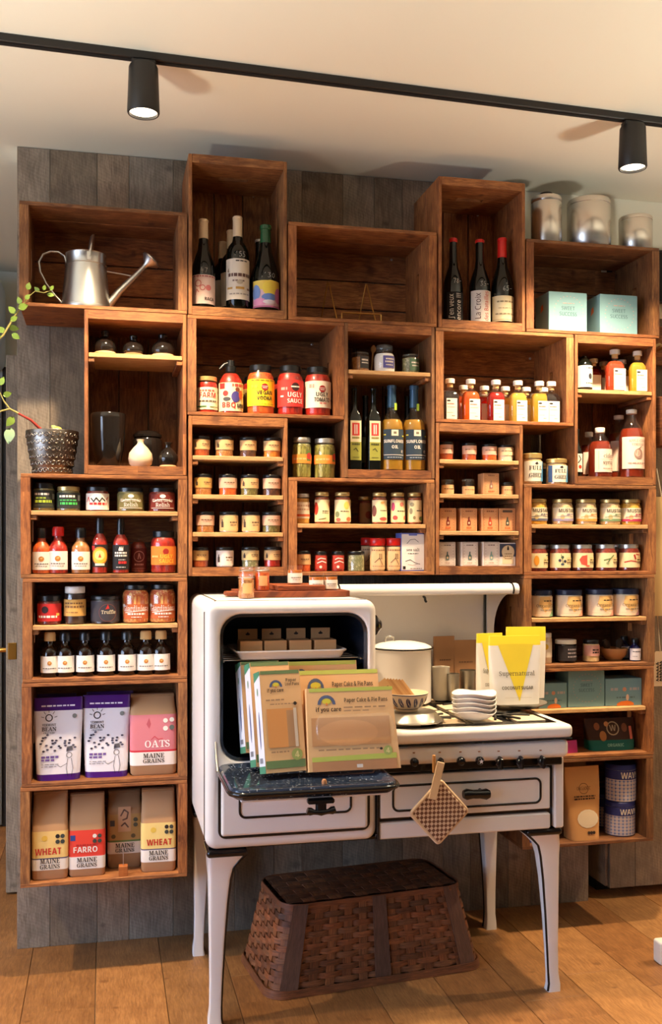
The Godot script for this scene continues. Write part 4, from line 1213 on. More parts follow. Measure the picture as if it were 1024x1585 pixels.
func make_left_goods():
	watering_can()
	# dark pottery
	var ys: Array = into("pots")
	var k := 0
	for q in [[162.6, 34, 503, 544], [206, 33, 510, 545], [252, 36, 508, 547]]:
		var n := vessel("pottery_bottle", ["round dark glazed bottle with a tall neck on the ceramics shelf, beside the crate side", "round dark glazed bottle with a short neck between two others on the ceramics shelf", "squat dark glazed bottle with a wide bare clay foot on the ceramics shelf"][k], "bottle", "dark glazed bottles", q[0], q[1], q[2], q[3], ys[1], -0.075, {"called": "glazed_body", "mat": "ceramic_dark", "seg": 24,
			"body": [[0.80, 0.10], [0.98, 0.26], [1.0, 0.38], [0.90, 0.55], [0.60, 0.70], [0.34, 0.78], [0.33, 0.86], [0.40, 0.93], [0.36, 1.0], [0.2, 1.0]] if k < 2 else [[0.84, 0.12], [1.0, 0.28], [0.98, 0.42], [0.80, 0.60], [0.50, 0.74], [0.36, 0.84], [0.40, 0.95], [0.30, 1.0]]})
		var r: float = q[1] * per_px(n.position.x, -0.075) / 2
		var h: float = (q[3] - q[2]) * per_px(n.position.x, -0.075)
		var b := MB.new(); b.lathe([Vector2(r * 0.86, 0), Vector2(r * 0.98, h * 0.05), Vector2(r * 1.0, h * 0.14), Vector2(r * 0.9, h * 0.19)], 24); part(n, "clay_foot", b, "clay" if k != 1 else "kraft_dark", "bare clay foot")
		k += 1
	vessel("tumbler", "tall dark glazed tumbler in the ceramics crate", "cup", "dark pottery", 167.6, 53, 642, 725, ys[0], -0.075, {"called": "glazed_body", "mat": "ceramic_dark", "seg": 28, "body": [[0.60, 0.0], [0.68, 0.03], [0.86, 0.30], [0.95, 0.55], [1.0, 0.90], [1.0, 0.985], [0.97, 1.0], [0.94, 0.985], [0.90, 0.6], [0.5, 0.1]]})
	vessel("lidded_jar", "dark ribbed lidded jar behind the cream vase", "jar", "dark pottery", 228, 46, 659, 722, ys[0], -0.185, {"called": "glazed_body", "mat": "ceramic_dark", "seg": 28, "body": [[0.84, 0.0], [0.96, 0.04], [1.0, 0.2], [0.97, 0.40], [1.0, 0.55], [0.97, 0.74], [0.88, 0.80], [0.96, 0.82], [0.96, 0.88], [0.7, 0.96], [0.1, 1.0]]})
	vessel("bud_vase", "small cream bulb vase in the ceramics crate", "vase", "", 217.4, 37.5, 685, 728, ys[0], -0.045, {"called": "glazed_body", "mat": "ceramic_cream", "seg": 28, "body": [[0.62, 0.0], [0.90, 0.10], [1.0, 0.30], [0.92, 0.50], [0.58, 0.70], [0.27, 0.84], [0.25, 0.90], [0.34, 1.0], [0.28, 1.0], [0.2, 0.9]]})
	var n2 := vessel("pottery_bottle", "little dark bulb bottle beside the cream vase", "bottle", "dark glazed bottles", 260, 31, 688, 727, ys[0], -0.045, {"called": "glazed_body", "mat": "ceramic_dark", "seg": 24, "body": [[0.80, 0.08], [1.0, 0.30], [0.96, 0.46], [0.66, 0.66], [0.32, 0.78], [0.29, 0.9], [0.42, 1.0], [0.3, 1.0]]})
	var b2 := MB.new(); b2.lathe([Vector2(0.024, 0), Vector2(0.026, 0.003), Vector2(0.024, 0.008)], 22); part(n2, "clay_foot", b2, "clay", "bare clay foot")
	potted_plant()

	# relish jars and hot sauces
	ys = into("hot")
	var dk := C(40, 44, 40)
	var W := C(232, 226, 216)
	var relish := "relish jars above the hot sauces"
	vessel("relish_jar", "jar with a dark label and yellow-green lettering above the hot sauces", "jar", relish, 63.7, 34, 746, 789, ys[1], -0.055, {"body": SQUAT, "fill": "f_relish", "lid": [0.8, 1.0, 0.93, "black_lid"], "labs": [[0.1, 0.74, 75, dk, [["r", -0.36, 0.16, 0.36, 0.165, C(160, 170, 60)], ["l", -0.3, 0.2, 0.72, 0.12, W, 1], ["l", -0.25, 0.1, 0.52, 0.08, C(150, 176, 60), 2], ["l", -0.28, 0.3, 0.3, 0.14, C(176, 200, 60), 3], ["r", 0.33, 0.5, 0.45, 0.8, C(120, 126, 120)]]]]})
	vessel("relish_jar", "jar with a gold lid and a dark label with bright green lettering", "jar", relish, 106, 36, 751, 789, ys[1], -0.055, {"body": SQUAT, "fill": "f_relish", "lid": [0.82, 1.0, 0.93, "gold_lid"], "labs": [[0.1, 0.74, 75, dk, [["r", -0.36, 0.12, -0.35, 0.88, C(60, 170, 80)], ["l", -0.3, 0.25, 0.7, 0.13, W, 4], ["l", -0.28, 0.3, 0.48, 0.08, C(70, 176, 90), 5], ["l", -0.26, 0.3, 0.24, 0.15, C(70, 190, 90), 6], ["r", 0.33, 0.5, 0.45, 0.85, C(140, 150, 146)]]]]})
	vessel("relish_jar", "dark jam jar with a white label and red lettering above the hot sauces", "jar", relish, 151, 35, 750, 788, ys[1], -0.055, {"body": SQUAT, "fill": "f_jam", "lid": [0.82, 1.0, 0.94, "black_lid"], "labs": [[0.06, 0.72, 80, W, [["s", [-0.38, 0.5, -0.30, 0.78, -0.26, 0.5], 0.05, C(196, 50, 40)], ["s", [-0.2, 0.7, -0.12, 0.5, -0.04, 0.72, 0.06, 0.5, 0.14, 0.72, 0.24, 0.55], 0.07, INK], ["l", -0.26, 0.3, 0.3, 0.14, C(206, 40, 40), 7], ["s", [0.30, 0.62, 0.38, 0.80], 0.05, C(196, 50, 40)]]]]})
	var arc := ["s", [-0.34, 0.5, -0.2, 0.62, 0.0, 0.66, 0.2, 0.62, 0.34, 0.5], 0.05, W]
	for q in [[202.0, "f_relish", "wide jar of green relish with white script above the hot sauces"], [256.5, "f_jam", "wide jar of dark red relish with white script above the hot sauces"]]:
		vessel("relish_jar", q[2], "jar", relish, q[0], 43, 753, 790, ys[1], -0.06, {"body": SQUAT, "fill": q[1], "lid": [0.82, 1.0, 0.9, "black_lid"], "labs": [[0.1, 0.72, 55, C(112, 104, 58) if q[1] == "f_relish" else C(112, 30, 20), [["e", 0.0, 0.86, 0.2, 0.12, W], ["t", "Kitchen Garden", 0.0, 0.50, 0.17, W, "s", 0.8], arc, ["t", "Relish", 0.0, 0.16, 0.24, W, "s"], ["r", -0.44, 0.06, 0.44, 0.09, W]]]]})
	var hot := "hot sauce bottles"
	var dot := [["c", 0.0, 0.60, 0.15, C(186, 120, 52)], ["g", [-0.06, 0.64, 0.08, 0.70, 0.02, 0.58], C(226, 180, 110)], ["l", -0.3, 0.3, 0.30, 0.06, C(120, 110, 104), 11], ["l", -0.25, 0.25, 0.18, 0.04, C(150, 140, 130), 12]]
	vessel("hot_sauce_bottle", "black-capped bottle of orange sauce with a white label beside the crate side", "bottle", hot, 57.7, 29, 819, 890, ys[0], -0.05, {"body": DASH, "fill": "f_orange", "ft": 0.80, "lid": [0.78, 1.0, 0.56, "black_lid", "tall"], "labs": [[0.09, 0.48, 70, W, dot]]})
	vessel("hot_sauce_bottle", "red-capped bottle of red sauce with a white label", "bottle", hot, 90, 30, 818, 891, ys[0], -0.05, {"body": DASH, "fill": "f_red", "ft": 0.80, "lid": [0.80, 1.0, 0.60, "red_lid", "tall"], "labs": [[0.09, 0.48, 70, W, dot]]})
	vessel("hot_sauce_bottle", "black-capped bottle of tan sauce with a white label, next to the red-capped one", "bottle", hot, 125, 29, 819, 890, ys[0], -0.05, {"body": DASH, "fill": "f_spice_tan", "ft": 0.80, "lid": [0.78, 1.0, 0.56, "black_lid", "tall"], "labs": [[0.09, 0.48, 70, W, dot]]})
	vessel("hot_sauce_bottle", "slim sauce bottle with a yellow flower face on its black label", "bottle", hot, 154.5, 24, 803, 889, ys[0], -0.05, {"body": DASH, "fill": "f_red", "ft": 0.82, "lid": [0.72, 1.0, 0.5, "black_lid", "tall"], "labs": [[0.12, 0.52, 75, C(30, 26, 24), [["c", 0.0, 0.5, 0.40, C(226, 180, 50)], ["o", 0.0, 0.5, 0.40, 0.06, C(196, 120, 30)], ["c", 0.0, 0.52, 0.22, C(232, 214, 130)], ["g", [-0.07, 0.42, 0.07, 0.42, 0.0, 0.62], C(196, 70, 40)], ["r", -0.22, 0.06, 0.22, 0.16, C(226, 220, 200)], ["r", -0.45, 0.74, -0.25, 0.95, C(190, 40, 36)]]]]})
	vessel("hot_sauce_bottle", "slim red sauce bottle with a tall black label and a red word", "bottle", hot, 186.8, 25, 803, 888, ys[0], -0.05, {"body": DASH, "fill": "f_red", "ft": 0.82, "lid": [0.68, 1.0, 0.46, "black_lid", "tall"], "labs": [[0.07, 0.52, 78, C(28, 28, 32), [["g", [-0.1, 0.82, -0.05, 0.94, -0.02, 0.84, 0.02, 0.94, 0.05, 0.84, 0.1, 0.94, 0.1, 0.76, -0.1, 0.76], W], ["l", -0.28, 0.28, 0.64, 0.07, W, 21], ["l", -0.28, 0.28, 0.53, 0.07, W, 22], ["l", -0.1, 0.2, 0.38, 0.04, C(170, 170, 170), 23], ["l", -0.1, 0.26, 0.24, 0.10, C(214, 40, 34), 24], ["l", -0.2, 0.2, 0.08, 0.04, C(170, 170, 170), 25]]]]})
	vessel("hot_sauce_bottle", "shadowed dark red flask bottle with an etched emblem among the hot sauces", "bottle", hot, 214.7, 26, 834, 887, ys[0], -0.10, {"body": [[0.94, 0.0], [1.0, 0.03], [1.0, 0.72], [0.92, 0.82], [0.62, 0.92], [0.4, 0.96], [0.4, 1.0]], "fill": "f_jam", "ft": 0.9, "labs": [[0.1, 0.72, 60, C(96, 22, 18), [["o", 0.0, 0.62, 0.26, 0.04, C(170, 110, 96)], ["s", [-0.06, 0.5, 0.0, 0.76, 0.08, 0.52], 0.04, C(180, 120, 104)], ["l", -0.25, 0.25, 0.2, 0.08, C(180, 120, 104), 31], ["r", -0.4, 0.05, 0.4, 0.07, C(160, 96, 84)]]]]})
	vessel("sauce_jar", "big jar of red sauce with an orange label beside the hot sauces", "jar", "", 258.4, 39, 823, 888, ys[0], -0.055, {"body": SAUCER, "fill": "f_red", "ft": 0.84, "lid": [0.86, 1.0, 0.84, "black_lid"], "labs": [[0.2, 0.64, 75, C(236, 128, 46), [["c", 0.05, 0.72, 0.16, C(160, 36, 26)], ["t", "UGLY", 0.08, 0.36, 0.2, C(246, 186, 60), "ab"], ["t", "SAUCE", 0.08, 0.1, 0.2, C(246, 186, 60), "ab"], ["l", -0.4, -0.2, 0.4, 0.1, C(246, 200, 120), 33]]]]})

	# dark bottles and pickles
	ys = into("dark")
	vessel("relish_jar", "black-lidded jar with a red label above the dark bottles", "jar", "jars above the dark bottles", 76.6, 36, 919, 964, ys[1], -0.055, {"body": SQUAT, "fill": "f_jam", "lid": [0.80, 1.0, 1.0, "black_lid"], "labs": [[0.12, 0.72, 80, C(196, 40, 40), [["c", -0.12, 0.66, 0.20, C(40, 20, 22)], ["l", -0.35, 0.25, 0.2, 0.13, W, 41], ["r", 0.22, 0.32, 0.34, 0.46, C(226, 180, 80)]]]]})
	vessel("relish_jar", "white-lidded dark jar with an ochre label", "jar", "jars above the dark bottles", 116, 33, 907, 965, ys[1], -0.055, {"body": JAR, "fill": "f_dark", "ft": 0.8, "lid": [0.82, 1.0, 0.92, "white_lid"], "labs": [[0.22, 0.66, 80, C(206, 160, 84), [["l", -0.35, 0.3, 0.72, 0.1, C(120, 80, 40), 42], ["l", -0.35, 0.35, 0.5, 0.12, C(120, 80, 40), 43], ["l", -0.3, 0.1, 0.2, 0.05, C(140, 96, 50), 44]]]]})
	vessel("relish_jar", "squat dark jar with a charcoal label and small cream script", "jar", "jars above the dark bottles", 163, 44, 924, 967, ys[1], -0.06, {"body": TUMBLER, "fill": "f_dark", "lid": [0.86, 1.0, 1.0, "black_lid"], "labs": [[0.08, 0.80, 80, C(50, 48, 56), [["g", [0.0, 0.62, 0.06, 0.86, 0.1, 0.66], C(190, 40, 34)], ["t", "Truffle", 0.08, 0.40, 0.16, C(226, 214, 180), "s"], ["o", 0.06, 0.45, 0.44, 0.02, C(120, 60, 50)]]]]})
	for q in [[210.0, "beside the squat dark jar"], [258.7, "against the crate end"]]:
		vessel("pickle_jar", "tall jar of orange pickled vegetables with white script, " + q[1], "jar", "jars of pickled vegetables", q[0], 42, 905, 964, ys[1], -0.06, {"body": SAUCER, "fill": "f_kimchi", "ft": 0.86, "lid": [0.88, 1.0, 0.84, "black_lid"], "labs": [[0.12, 0.50, 60, C(186, 92, 44), [["t", "Giardiniera", 0.0, 0.52, 0.36, W, "s", 0.95], ["s", [-0.4, 0.42, 0.4, 0.62], 0.04, W], ["l", -0.3, 0.32, 0.28, 0.12, W, 51], ["l", -0.16, 0.18, 0.1, 0.05, W, 52], ["c", -0.46, 0.9, 0.12, C(210, 200, 190)]]]]})
	k = 0
	span = [inner.dark[0] + 0.0185, inner.dark[1] - 0.0185]
	var lab := [["c", 0.0, 0.58, 0.13, C(190, 124, 54)], ["g", [-0.05, 0.62, 0.06, 0.68, 0.02, 0.54], C(226, 180, 110)], ["l", -0.3, 0.3, 0.24, 0.06, C(120, 112, 110), 61]]
	for q in [[68, 1, "corked dark little bottle with a white label beside the crate end under the red-labelled jar"], [101.0, 0, ""], [131.7, 0, ""], [164.0, 0, ""], [196.4, 0, ""], [225.5, 1, "corked dark little bottle next to another corked one"], [268.3, 1, "corked dark little bottle in the corner of the crate, last of its row"]]:
		var lb: String = q[2] if q[1] == 1 else "dark capped little bottle with a white label and an orange dot"
		vessel("bitters_bottle", lb, "bottle", "dark little bottles with white labels", q[0], 28.5, 979, 1048 - k * 0.4, ys[0], -0.05, {"body": DASH, "mat": "brown_glass", "called": "glass_body", "lid": [0.80, 1.0, 0.62, "cork" if q[1] == 1 else "black_lid", "tall"], "labs": [[0.10, 0.47, 72, W, lab]]})
		k += 1

	# bean pouches and oats
	ys = into("beans")
	var PU := C(70, 28, 110)
	var bean := [["l", -0.4, 0.4, 0.89, 0.018, C(226, 220, 236), 71], ["o", -0.22, 0.755, 0.045, 0.012, INK], ["s", [-0.34, 0.76, -0.40, 0.77], 0.006, INK], ["s", [-0.30, 0.80, -0.34, 0.83], 0.006, INK], ["s", [-0.22, 0.82, -0.22, 0.85], 0.006, INK], ["s", [-0.13, 0.80, -0.09, 0.83], 0.006, INK], ["s", [-0.09, 0.76, -0.03, 0.77], 0.006, INK],
		["t", "VERMONT", -0.22, 0.655, 0.028, INK, "sb", 0.32], ["t", "BEAN", -0.22, 0.595, 0.046, INK, "sb", 0.34], ["t", "CRAFTERS", -0.22, 0.565, 0.018, INK, "sb", 0.30], ["c", 0.38, 0.77, 0.028, C(120, 124, 120)],
		["l", -0.40, 0.0, 0.27, 0.026, C(110, 80, 150), 72], ["l", -0.40, -0.08, 0.235, 0.022, C(110, 80, 150), 73], ["l", -0.4, 0.0, 0.19, 0.01, C(150, 146, 150), 74], ["l", -0.4, -0.05, 0.165, 0.01, C(150, 146, 150), 75],
		["o", 0.25, 0.30, 0.035, 0.006, INK], ["g", [0.18, 0.34, 0.34, 0.36, 0.32, 0.41, 0.2, 0.40], C(90, 88, 92)], ["s", [0.22, 0.26, 0.18, 0.14, 0.22, 0.05], 0.005, INK], ["s", [0.3, 0.26, 0.34, 0.14, 0.3, 0.05], 0.005, INK], ["s", [0.2, 0.2, 0.05, 0.16, -0.02, 0.18], 0.005, INK]]
	var r2 := RandomNumberGenerator.new(); r2.seed = 4
	for q in 26: bean.append(["e", -0.38 + 0.105 * (q % 8) + r2.randf_range(-0.04, 0.04), 0.36 + 0.055 * (q / 8) + 0.02 * (q % 3) + r2.randf_range(-0.015, 0.015), 0.017, 0.012, [C(54, 50, 70), C(80, 76, 96)][q % 2]])
	pouch("bean_pouch", "white and purple bean pouch standing by the crate end", "pouch", "bean pouches", 48, 122.5, 1087, 1211, ys[0], -0.065, 0.085, [[0, 0.075, PU], [0.075, 0.84, C(222, 218, 224)], [0.84, 1.0, PU]], bean, "foil", 2)
	pouch("bean_pouch", "white and purple bean pouch next to the pink oats bag", "pouch", "bean pouches", 128.5, 201, 1082, 1205, ys[0], -0.075, 0.085, [[0, 0.07, PU], [0.07, 0.84, C(222, 218, 224)], [0.84, 1.0, PU]], bean, "foil", -3)
	for q in [[58, 118, "dark purple pouch top rising behind the first bean pouch"], [134, 206, "dark purple pouch top rising behind the second bean pouch"]]:
		pouch("bean_pouch", q[2], "pouch", "bean pouches", q[0], q[1], 1074, 1190, ys[0], -0.185, 0.08, [[0, 0.075, PU], [0.075, 0.84, C(222, 218, 224)], [0.84, 1.0, PU]], [], "foil", 0)
	var KR := C(186, 142, 98)
	var maine := func(y: float) -> Array: return [["t", "MAINE", 0.0, y + 0.065, 0.055, INK, "sb", 0.56], ["t", "GRAINS", 0.0, y, 0.05, INK, "sb", 0.56]]
	var seals := [["c", 0.26, 0.70, 0.030, C(226, 222, 212)], ["c", 0.40, 0.71, 0.030, C(214, 214, 208)], ["c", 0.26, 0.60, 0.032, C(226, 222, 212)], ["c", 0.40, 0.61, 0.032, C(90, 100, 96)]]
	grain_bag("pink and white bag of oats beside the bean pouches", 205, 278, 1078, 1198, ys[0], -0.03, 0.12, KR, [[0.13, 0.30, C(232, 222, 216)], [0.30, 0.325, C(196, 40, 54)], [0.325, 0.78, C(206, 122, 132)]],
		[["g", [-0.16, 0.66, -0.10, 0.74, -0.06, 0.66, -0.10, 0.60], C(180, 84, 96)]] + seals + [["s", [-0.05, 0.46, 0.02, 0.50, 0.10, 0.46, 0.2, 0.47], 0.008, C(190, 40, 60)], ["t", "OATS", 0.08, 0.36, 0.085, C(240, 226, 222), "sb", 0.7]] + maine.call(0.16), 0, 0.80)
	# grain bags in the lowest crate
	ys = into("grain")
	var ns := func(c: Color) -> Array: return [["c", 0.22, 0.52, 0.026, c], ["c", 0.36, 0.52, 0.026, C(60, 64, 60)], ["c", 0.22, 0.455, 0.026, C(60, 64, 60)], ["c", 0.36, 0.455, 0.026, C(60, 64, 60)]]
	grain_bag("yellow wheat bag standing by the end of the lowest crate", 46, 103, 1238, 1367, ys[0], -0.022, 0.11, KR, [[0.12, 0.25, C(232, 222, 210)], [0.25, 0.265, C(84, 76, 110)], [0.265, 0.585, C(232, 196, 120)]], [["c", -0.15, 0.50, 0.035, C(226, 180, 70)]] + ns.call(INK) + [["t", "WHEAT", -0.05, 0.305, 0.075, C(190, 36, 36), "ab", 0.74]] + maine.call(0.135), 1, 0.66)
	grain_bag("red farro bag between the wheat bag and a dark bag", 105.5, 163, 1244, 1364, ys[0], -0.03, 0.11, KR, [[0.10, 0.26, C(232, 224, 218)], [0.26, 0.275, C(226, 70, 60)], [0.275, 0.60, C(222, 66, 48)]], [["r", -0.46, 0.47, -0.32, 0.54, C(40, 70, 140)], ["l", -0.3, 0.3, 0.40, 0.02, C(180, 40, 34), 81]] + ns.call(C(226, 220, 210)) + [["t", "FARRO", -0.04, 0.315, 0.07, C(236, 224, 214), "ab", 0.74]] + maine.call(0.125), 0, 0.68)
	grain_bag("olive brown grain bag set back in the shadow of the lowest crate", 166, 220, 1236, 1349, ys[0], -0.085, 0.10, C(150, 112, 76), [[0.20, 0.36, C(206, 186, 168)], [0.36, 0.385, C(96, 112, 60)], [0.385, 0.74, C(160, 122, 70)]], [["r", -0.2, 0.5, 0.18, 0.84, C(176, 134, 100)], ["s", [-0.12, 0.72, -0.02, 0.80, 0.1, 0.76, 0.06, 0.68, -0.06, 0.66], 0.02, C(96, 70, 56)], ["s", [-0.1, 0.58, 0.0, 0.62, 0.1, 0.56], 0.02, C(96, 70, 56)], ["r", -0.44, 0.58, -0.30, 0.66, C(60, 54, 60)], ["c", 0.32, 0.66, 0.03, C(70, 64, 50)], ["c", 0.32, 0.59, 0.03, C(70, 64, 50)], ["c", -0.34, 0.44, 0.03, C(84, 70, 40)], ["c", 0.25, 0.44, 0.03, C(84, 70, 40)]] + maine.call(0.22), 0, 0.80)
	grain_bag("yellow wheat bag beside the dark bag in the lowest crate", 222, 276.5, 1238, 1359, ys[0], -0.025, 0.105, KR, [[0.13, 0.285, C(232, 224, 216)], [0.285, 0.30, C(84, 76, 110)], [0.30, 0.63, C(236, 208, 130)]], [["c", -0.15, 0.54, 0.035, C(226, 190, 80)]] + [["c", 0.24, 0.575, 0.026, INK], ["c", 0.38, 0.575, 0.026, C(60, 64, 60)], ["c", 0.24, 0.51, 0.026, C(60, 64, 60)], ["c", 0.38, 0.51, 0.026, C(60, 64, 60)], ["t", "WHEAT", 0.02, 0.345, 0.075, C(190, 36, 36), "ab", 0.74]] + maine.call(0.155), -2, 0.70)
	var cp := px(190.6, 1356, -0.02)
	var ch := thing("card_holder", "tiny wooden cube price holder with a wire in the lowest crate", "holder", Vector3(cp.x, ys[0] + 0.0003, -0.02))
	var b := MB.new().tint(C(216, 160, 110)); b.cbox(Vector3(0, 0.0145, 0), Vector3(0.026, 0.029, 0.026), 0.001, 0); part(ch, "block", b, "shelf")
	b = MB.new(); b.tube([Vector3(0, 0.028, 0), Vector3(0, 0.075, 0), Vector3(0.001, 0.082, 0)], 0.0012, 6); part(ch, "wire", b, "steel")

func watering_can():
	var z := -0.105
	var c := px(133, 475, z)
	var k := per_px(c.x, z)
	var o := thing("watering_can", "galvanised metal watering can with a round rose in the top crate", "watering can", Vector3(c.x, shelf_y.can[0] + 0.0003, z))
	var P := func(u: float, v: float, dz := 0.0) -> Vector3: return Vector3((u - 133) * k, (474 - v) * k, dz)
	var b := MB.new()
	var r0 := 38 * k; var r1 := 30 * k; var h := 90 * k
	b.lathe([Vector2(r0 * 0.98, 0), Vector2(r0, 0.003), Vector2(r0 * 0.985, 0.018), Vector2(r0 * 0.97, 0.019), Vector2(r1 * 1.03, h * 0.80), Vector2(r1 * 1.06, h * 0.805), Vector2(r1 * 1.05, h * 0.825), Vector2(r1 * 1.0, h * 0.83), Vector2(r1, h - 0.003), Vector2(r1 * 1.03, h), Vector2(r1 * 0.97, h), Vector2(r1 * 0.93, h * 0.6)], 40, true, true)
	part(o, "can_body", b, "zinc")
	# back loop handle
	b = MB.new(); b.tube([P.call(104, 399), P.call(101, 388), P.call(92, 382), P.call(80, 382), P.call(69, 387), P.call(63, 399), P.call(65, 414), P.call(74, 432), P.call(86, 448), P.call(97, 460)], 0.0062, 8, false, 0.5); part(o, "side_handle", b, "zinc")
	# carrying hoop over the top, seen nearly edge on
	b = MB.new()
	var pts := []
	for q in 13:
		var a := PI * q / 12
		pts.append(P.call(138 + 5 * sin(a), 394 - 40 * sin(a), r1 * 0.98 * cos(a)))
	b.tube(pts, 0.0075, 8, false, 0.4); part(o, "top_handle", b, "zinc")
	b = MB.new(); b.tube([P.call(166, 460), P.call(183, 438), P.call(205, 415), P.call(222, 396)], [0.0135, 0.0115, 0.0095, 0.008], 14)
	var sp := part(o, "spout", b, "zinc")
	b = MB.new()
	b.lathe([Vector2(0.008, 0), Vector2(0.010, 0.010), Vector2(0.027, 0.026), Vector2(0.0305, 0.029), Vector2(0.0305, 0.033), Vector2(0.016, 0.040), Vector2(0, 0.042)], 24)
	var d: Vector3 = (P.call(236, 381) - P.call(222, 396)).normalized()
	b.moved(Transform3D(Basis(Quaternion(Vector3.UP, d)), P.call(221, 397)))
	part(sp, "rose", b, "zinc")
	b = MB.new(); b.tube([P.call(162, 407), P.call(203, 412)], 0.0022, 6); part(o, "brace", b, "zinc")
	b = MB.new(); b.cbox(Vector3(P.call(138, 0).x, h * 0.9, r1 + 0.001), Vector3(0.014, 0.026, 0.003), 0.001); part(o, "handle_ear", b, "zinc")

func potted_plant():
	var z := -0.10
	var c := px(81, 735, z)
	var k := per_px(c.x, z)
	var o := thing("potted_plant", "trailing green plant in a dark embossed metal pot on the hot sauce crate", "plant", Vector3(c.x, 1.4743, z))
	var h := 69 * k; var R := 40 * k; var r := 27.5 * k
	var b := MB.new()
	b.lathe([Vector2(r * 0.96, 0), Vector2(r, 0.003), Vector2(lerpf(r, R, 0.62), h * 0.5), Vector2(R, h - 0.002), Vector2(R * 0.99, h), Vector2(R * 0.93, h), Vector2(R * 0.88, h * 0.8)], 36, true, false)
	var pot := part(o, "pot", b, "tin")
	M.pot = M.tin.duplicate(); M.pot.albedo_color = C(132, 124, 116); M.pot.roughness = 0.33
	pot.material_override = M.pot
	# raised scrolls
	for row in 6:
		for q in 13:
			var t := 0.10 + row * 0.155
			var a := -1.6 + q * 0.26 + (row % 2) * 0.13
			var rr := lerpf(r, R, pow(t, 0.82)) + 0.0005
			var s := []
			for e in 11:
				var aa := e * 0.72; var q2 := 0.0095 * (1 - e * 0.075)
				s.append(Vector3(sin(a + q2 * cos(aa) / rr) * rr, t * h + q2 * sin(aa) * 0.95, cos(a + q2 * cos(aa) / rr) * rr))
			b = MB.new(); b.tube(s, 0.0019, 5); part(pot, "scroll", b, M.pot)
	b = MB.new(); b.lathe([Vector2(R * 0.92, h * 0.86), Vector2(0, h * 0.88)], 24, false, false); part(o, "soil", b, "soil")
	var P := func(u: float, v: float, dz := 0.0) -> Vector3: return Vector3((u - 81) * k, (735 - v) * k, dz)
	b = MB.new(); b.tube([P.call(74, 672, 0.0), P.call(64, 664, 0.02), P.call(50, 651, 0.03), P.call(32, 642, 0.04)], [0.005, 0.0048, 0.004, 0.0034], 8); part(o, "red_stem", b, "stem_red", "woody red stem")
	b = MB.new(); b.tube([P.call(32, 642, 0.04), P.call(20, 636, 0.045), P.call(8, 640, 0.05), P.call(-8, 650, 0.05)], [0.0034, 0.003, 0.0026, 0.002], 7); part(o, "stem", b, "stem_green")
	b = MB.new(); b.tube([P.call(20, 636, 0.045), P.call(12, 625, 0.05), P.call(6, 612, 0.05)], [0.0028, 0.002, 0.0015], 7); part(o, "stem", b, "stem_green")
	b = MB.new(); b.tube([P.call(-8, 552, 0.125), P.call(4, 544, 0.125), P.call(15, 533, 0.125), P.call(22, 520, 0.125), P.call(30, 505, 0.125), P.call(40, 492, 0.125), P.call(48, 477, 0.125)], [0.0034, 0.003, 0.003, 0.0028, 0.0025, 0.002, 0.0014], 7); part(o, "stem", b, "stem_green")
	b = MB.new(); b.tube([P.call(-8, 552, 0.125), P.call(-22, 590, 0.125), P.call(-16, 626, 0.125), P.call(-8, 650, 0.125)], [0.003, 0.003, 0.003, 0.003], 7); part(o, "stem", b, "stem_green")
	var lr := RandomNumberGenerator.new(); lr.seed = 77
	var spots := [[22, 520, 9, 0], [17, 528, 8, 2.6], [25, 512, 7, 0.6], [32, 502, 8, 2.2], [36, 494, 9, 0.2], [40, 488, 7, 2.0], [46, 480, 6, 1.0], [49, 466, 7, 1.5], [6, 552, 9, 4.6], [12, 536, 7, 3.2], [27, 532, 8, 5.6], [8, 618, 9, 1.6], [11, 608, 8, 1.2], [5, 612, 7, 2.8], [14, 622, 8, 0.4], [66, 466, 6, 2.7], [76, 469, 7, 0.2], [71, 463, 5, 1.4], [81, 464, 5, 0.9]]
	for s in spots:
		leaf(o, P.call(s[0], s[1], 0.125 + lr.randf_range(-0.012, 0.012)), s[2] * k * 1.3, s[3] + lr.randf_range(-0.3, 0.3), lr.randf_range(-0.7, 0.7), "leaf")
	b = MB.new(); b.tube([P.call(48, 477, 0.125), P.call(60, 466, 0.125), P.call(72, 468, 0.125), P.call(82, 464, 0.125)], 0.0012, 6); part(o, "stem", b, "stem_green")
	leaf(o, P.call(22, 664, 0.05), 20 * k, -1.7, 0.3, "leaf_pale")
	leaf(o, P.call(26, 648, 0.05), 14 * k, -2.2, -0.4, "leaf")
	b = MB.new(); b.lathe(range(9).map(func(e): return Vector2(7.5 * k * sin(PI * e / 8.0), -6 * k * cos(PI * e / 8.0))), 14, false, false, P.call(89, 665, 0.02)); part(o, "bud", b, "bud", "round yellow-green bud")
	leaf(o, P.call(88, 662, 0.0), 8 * k, 2.6, 0.4, "leaf")

func leaf(o: Node3D, at: Vector3, s: float, turn: float, tip: float, m: String):
	var b := MB.new()
	var pts := []
	for q in 7:
		var t := q / 6.0
		pts.append([t * s * 1.3, s * 0.42 * sin(PI * pow(t, 0.8)) + 0.0004, 0.10 * s * sin(PI * t)])
	for q in 6:
		for e in [-1.0, 1.0]:
			var a := Vector3(pts[q][0], 0, pts[q][2]); var c := Vector3(pts[q + 1][0], 0, pts[q + 1][2])
			var d := Vector3(pts[q + 1][0], e * pts[q + 1][1], pts[q + 1][2] * 0.4 + 0.06 * s); var f := Vector3(pts[q][0], e * pts[q][1], pts[q][2] * 0.4 + 0.06 * s)
			if e > 0: b.quad(a, c, d, f)
			else: b.quad(a, f, d, c)
	b.smooth(60)
	b.moved(Transform3D(Basis(Vector3(0, 0, 1), turn) * Basis(Vector3.RIGHT, tip), at))
	part(o, "leaf", b, m)

func pen(words: Array, c: Color, wd := 0.02) -> Array:   # hand-drawn strokes
	return words.map(func(s): return ["s", s, wd, c])

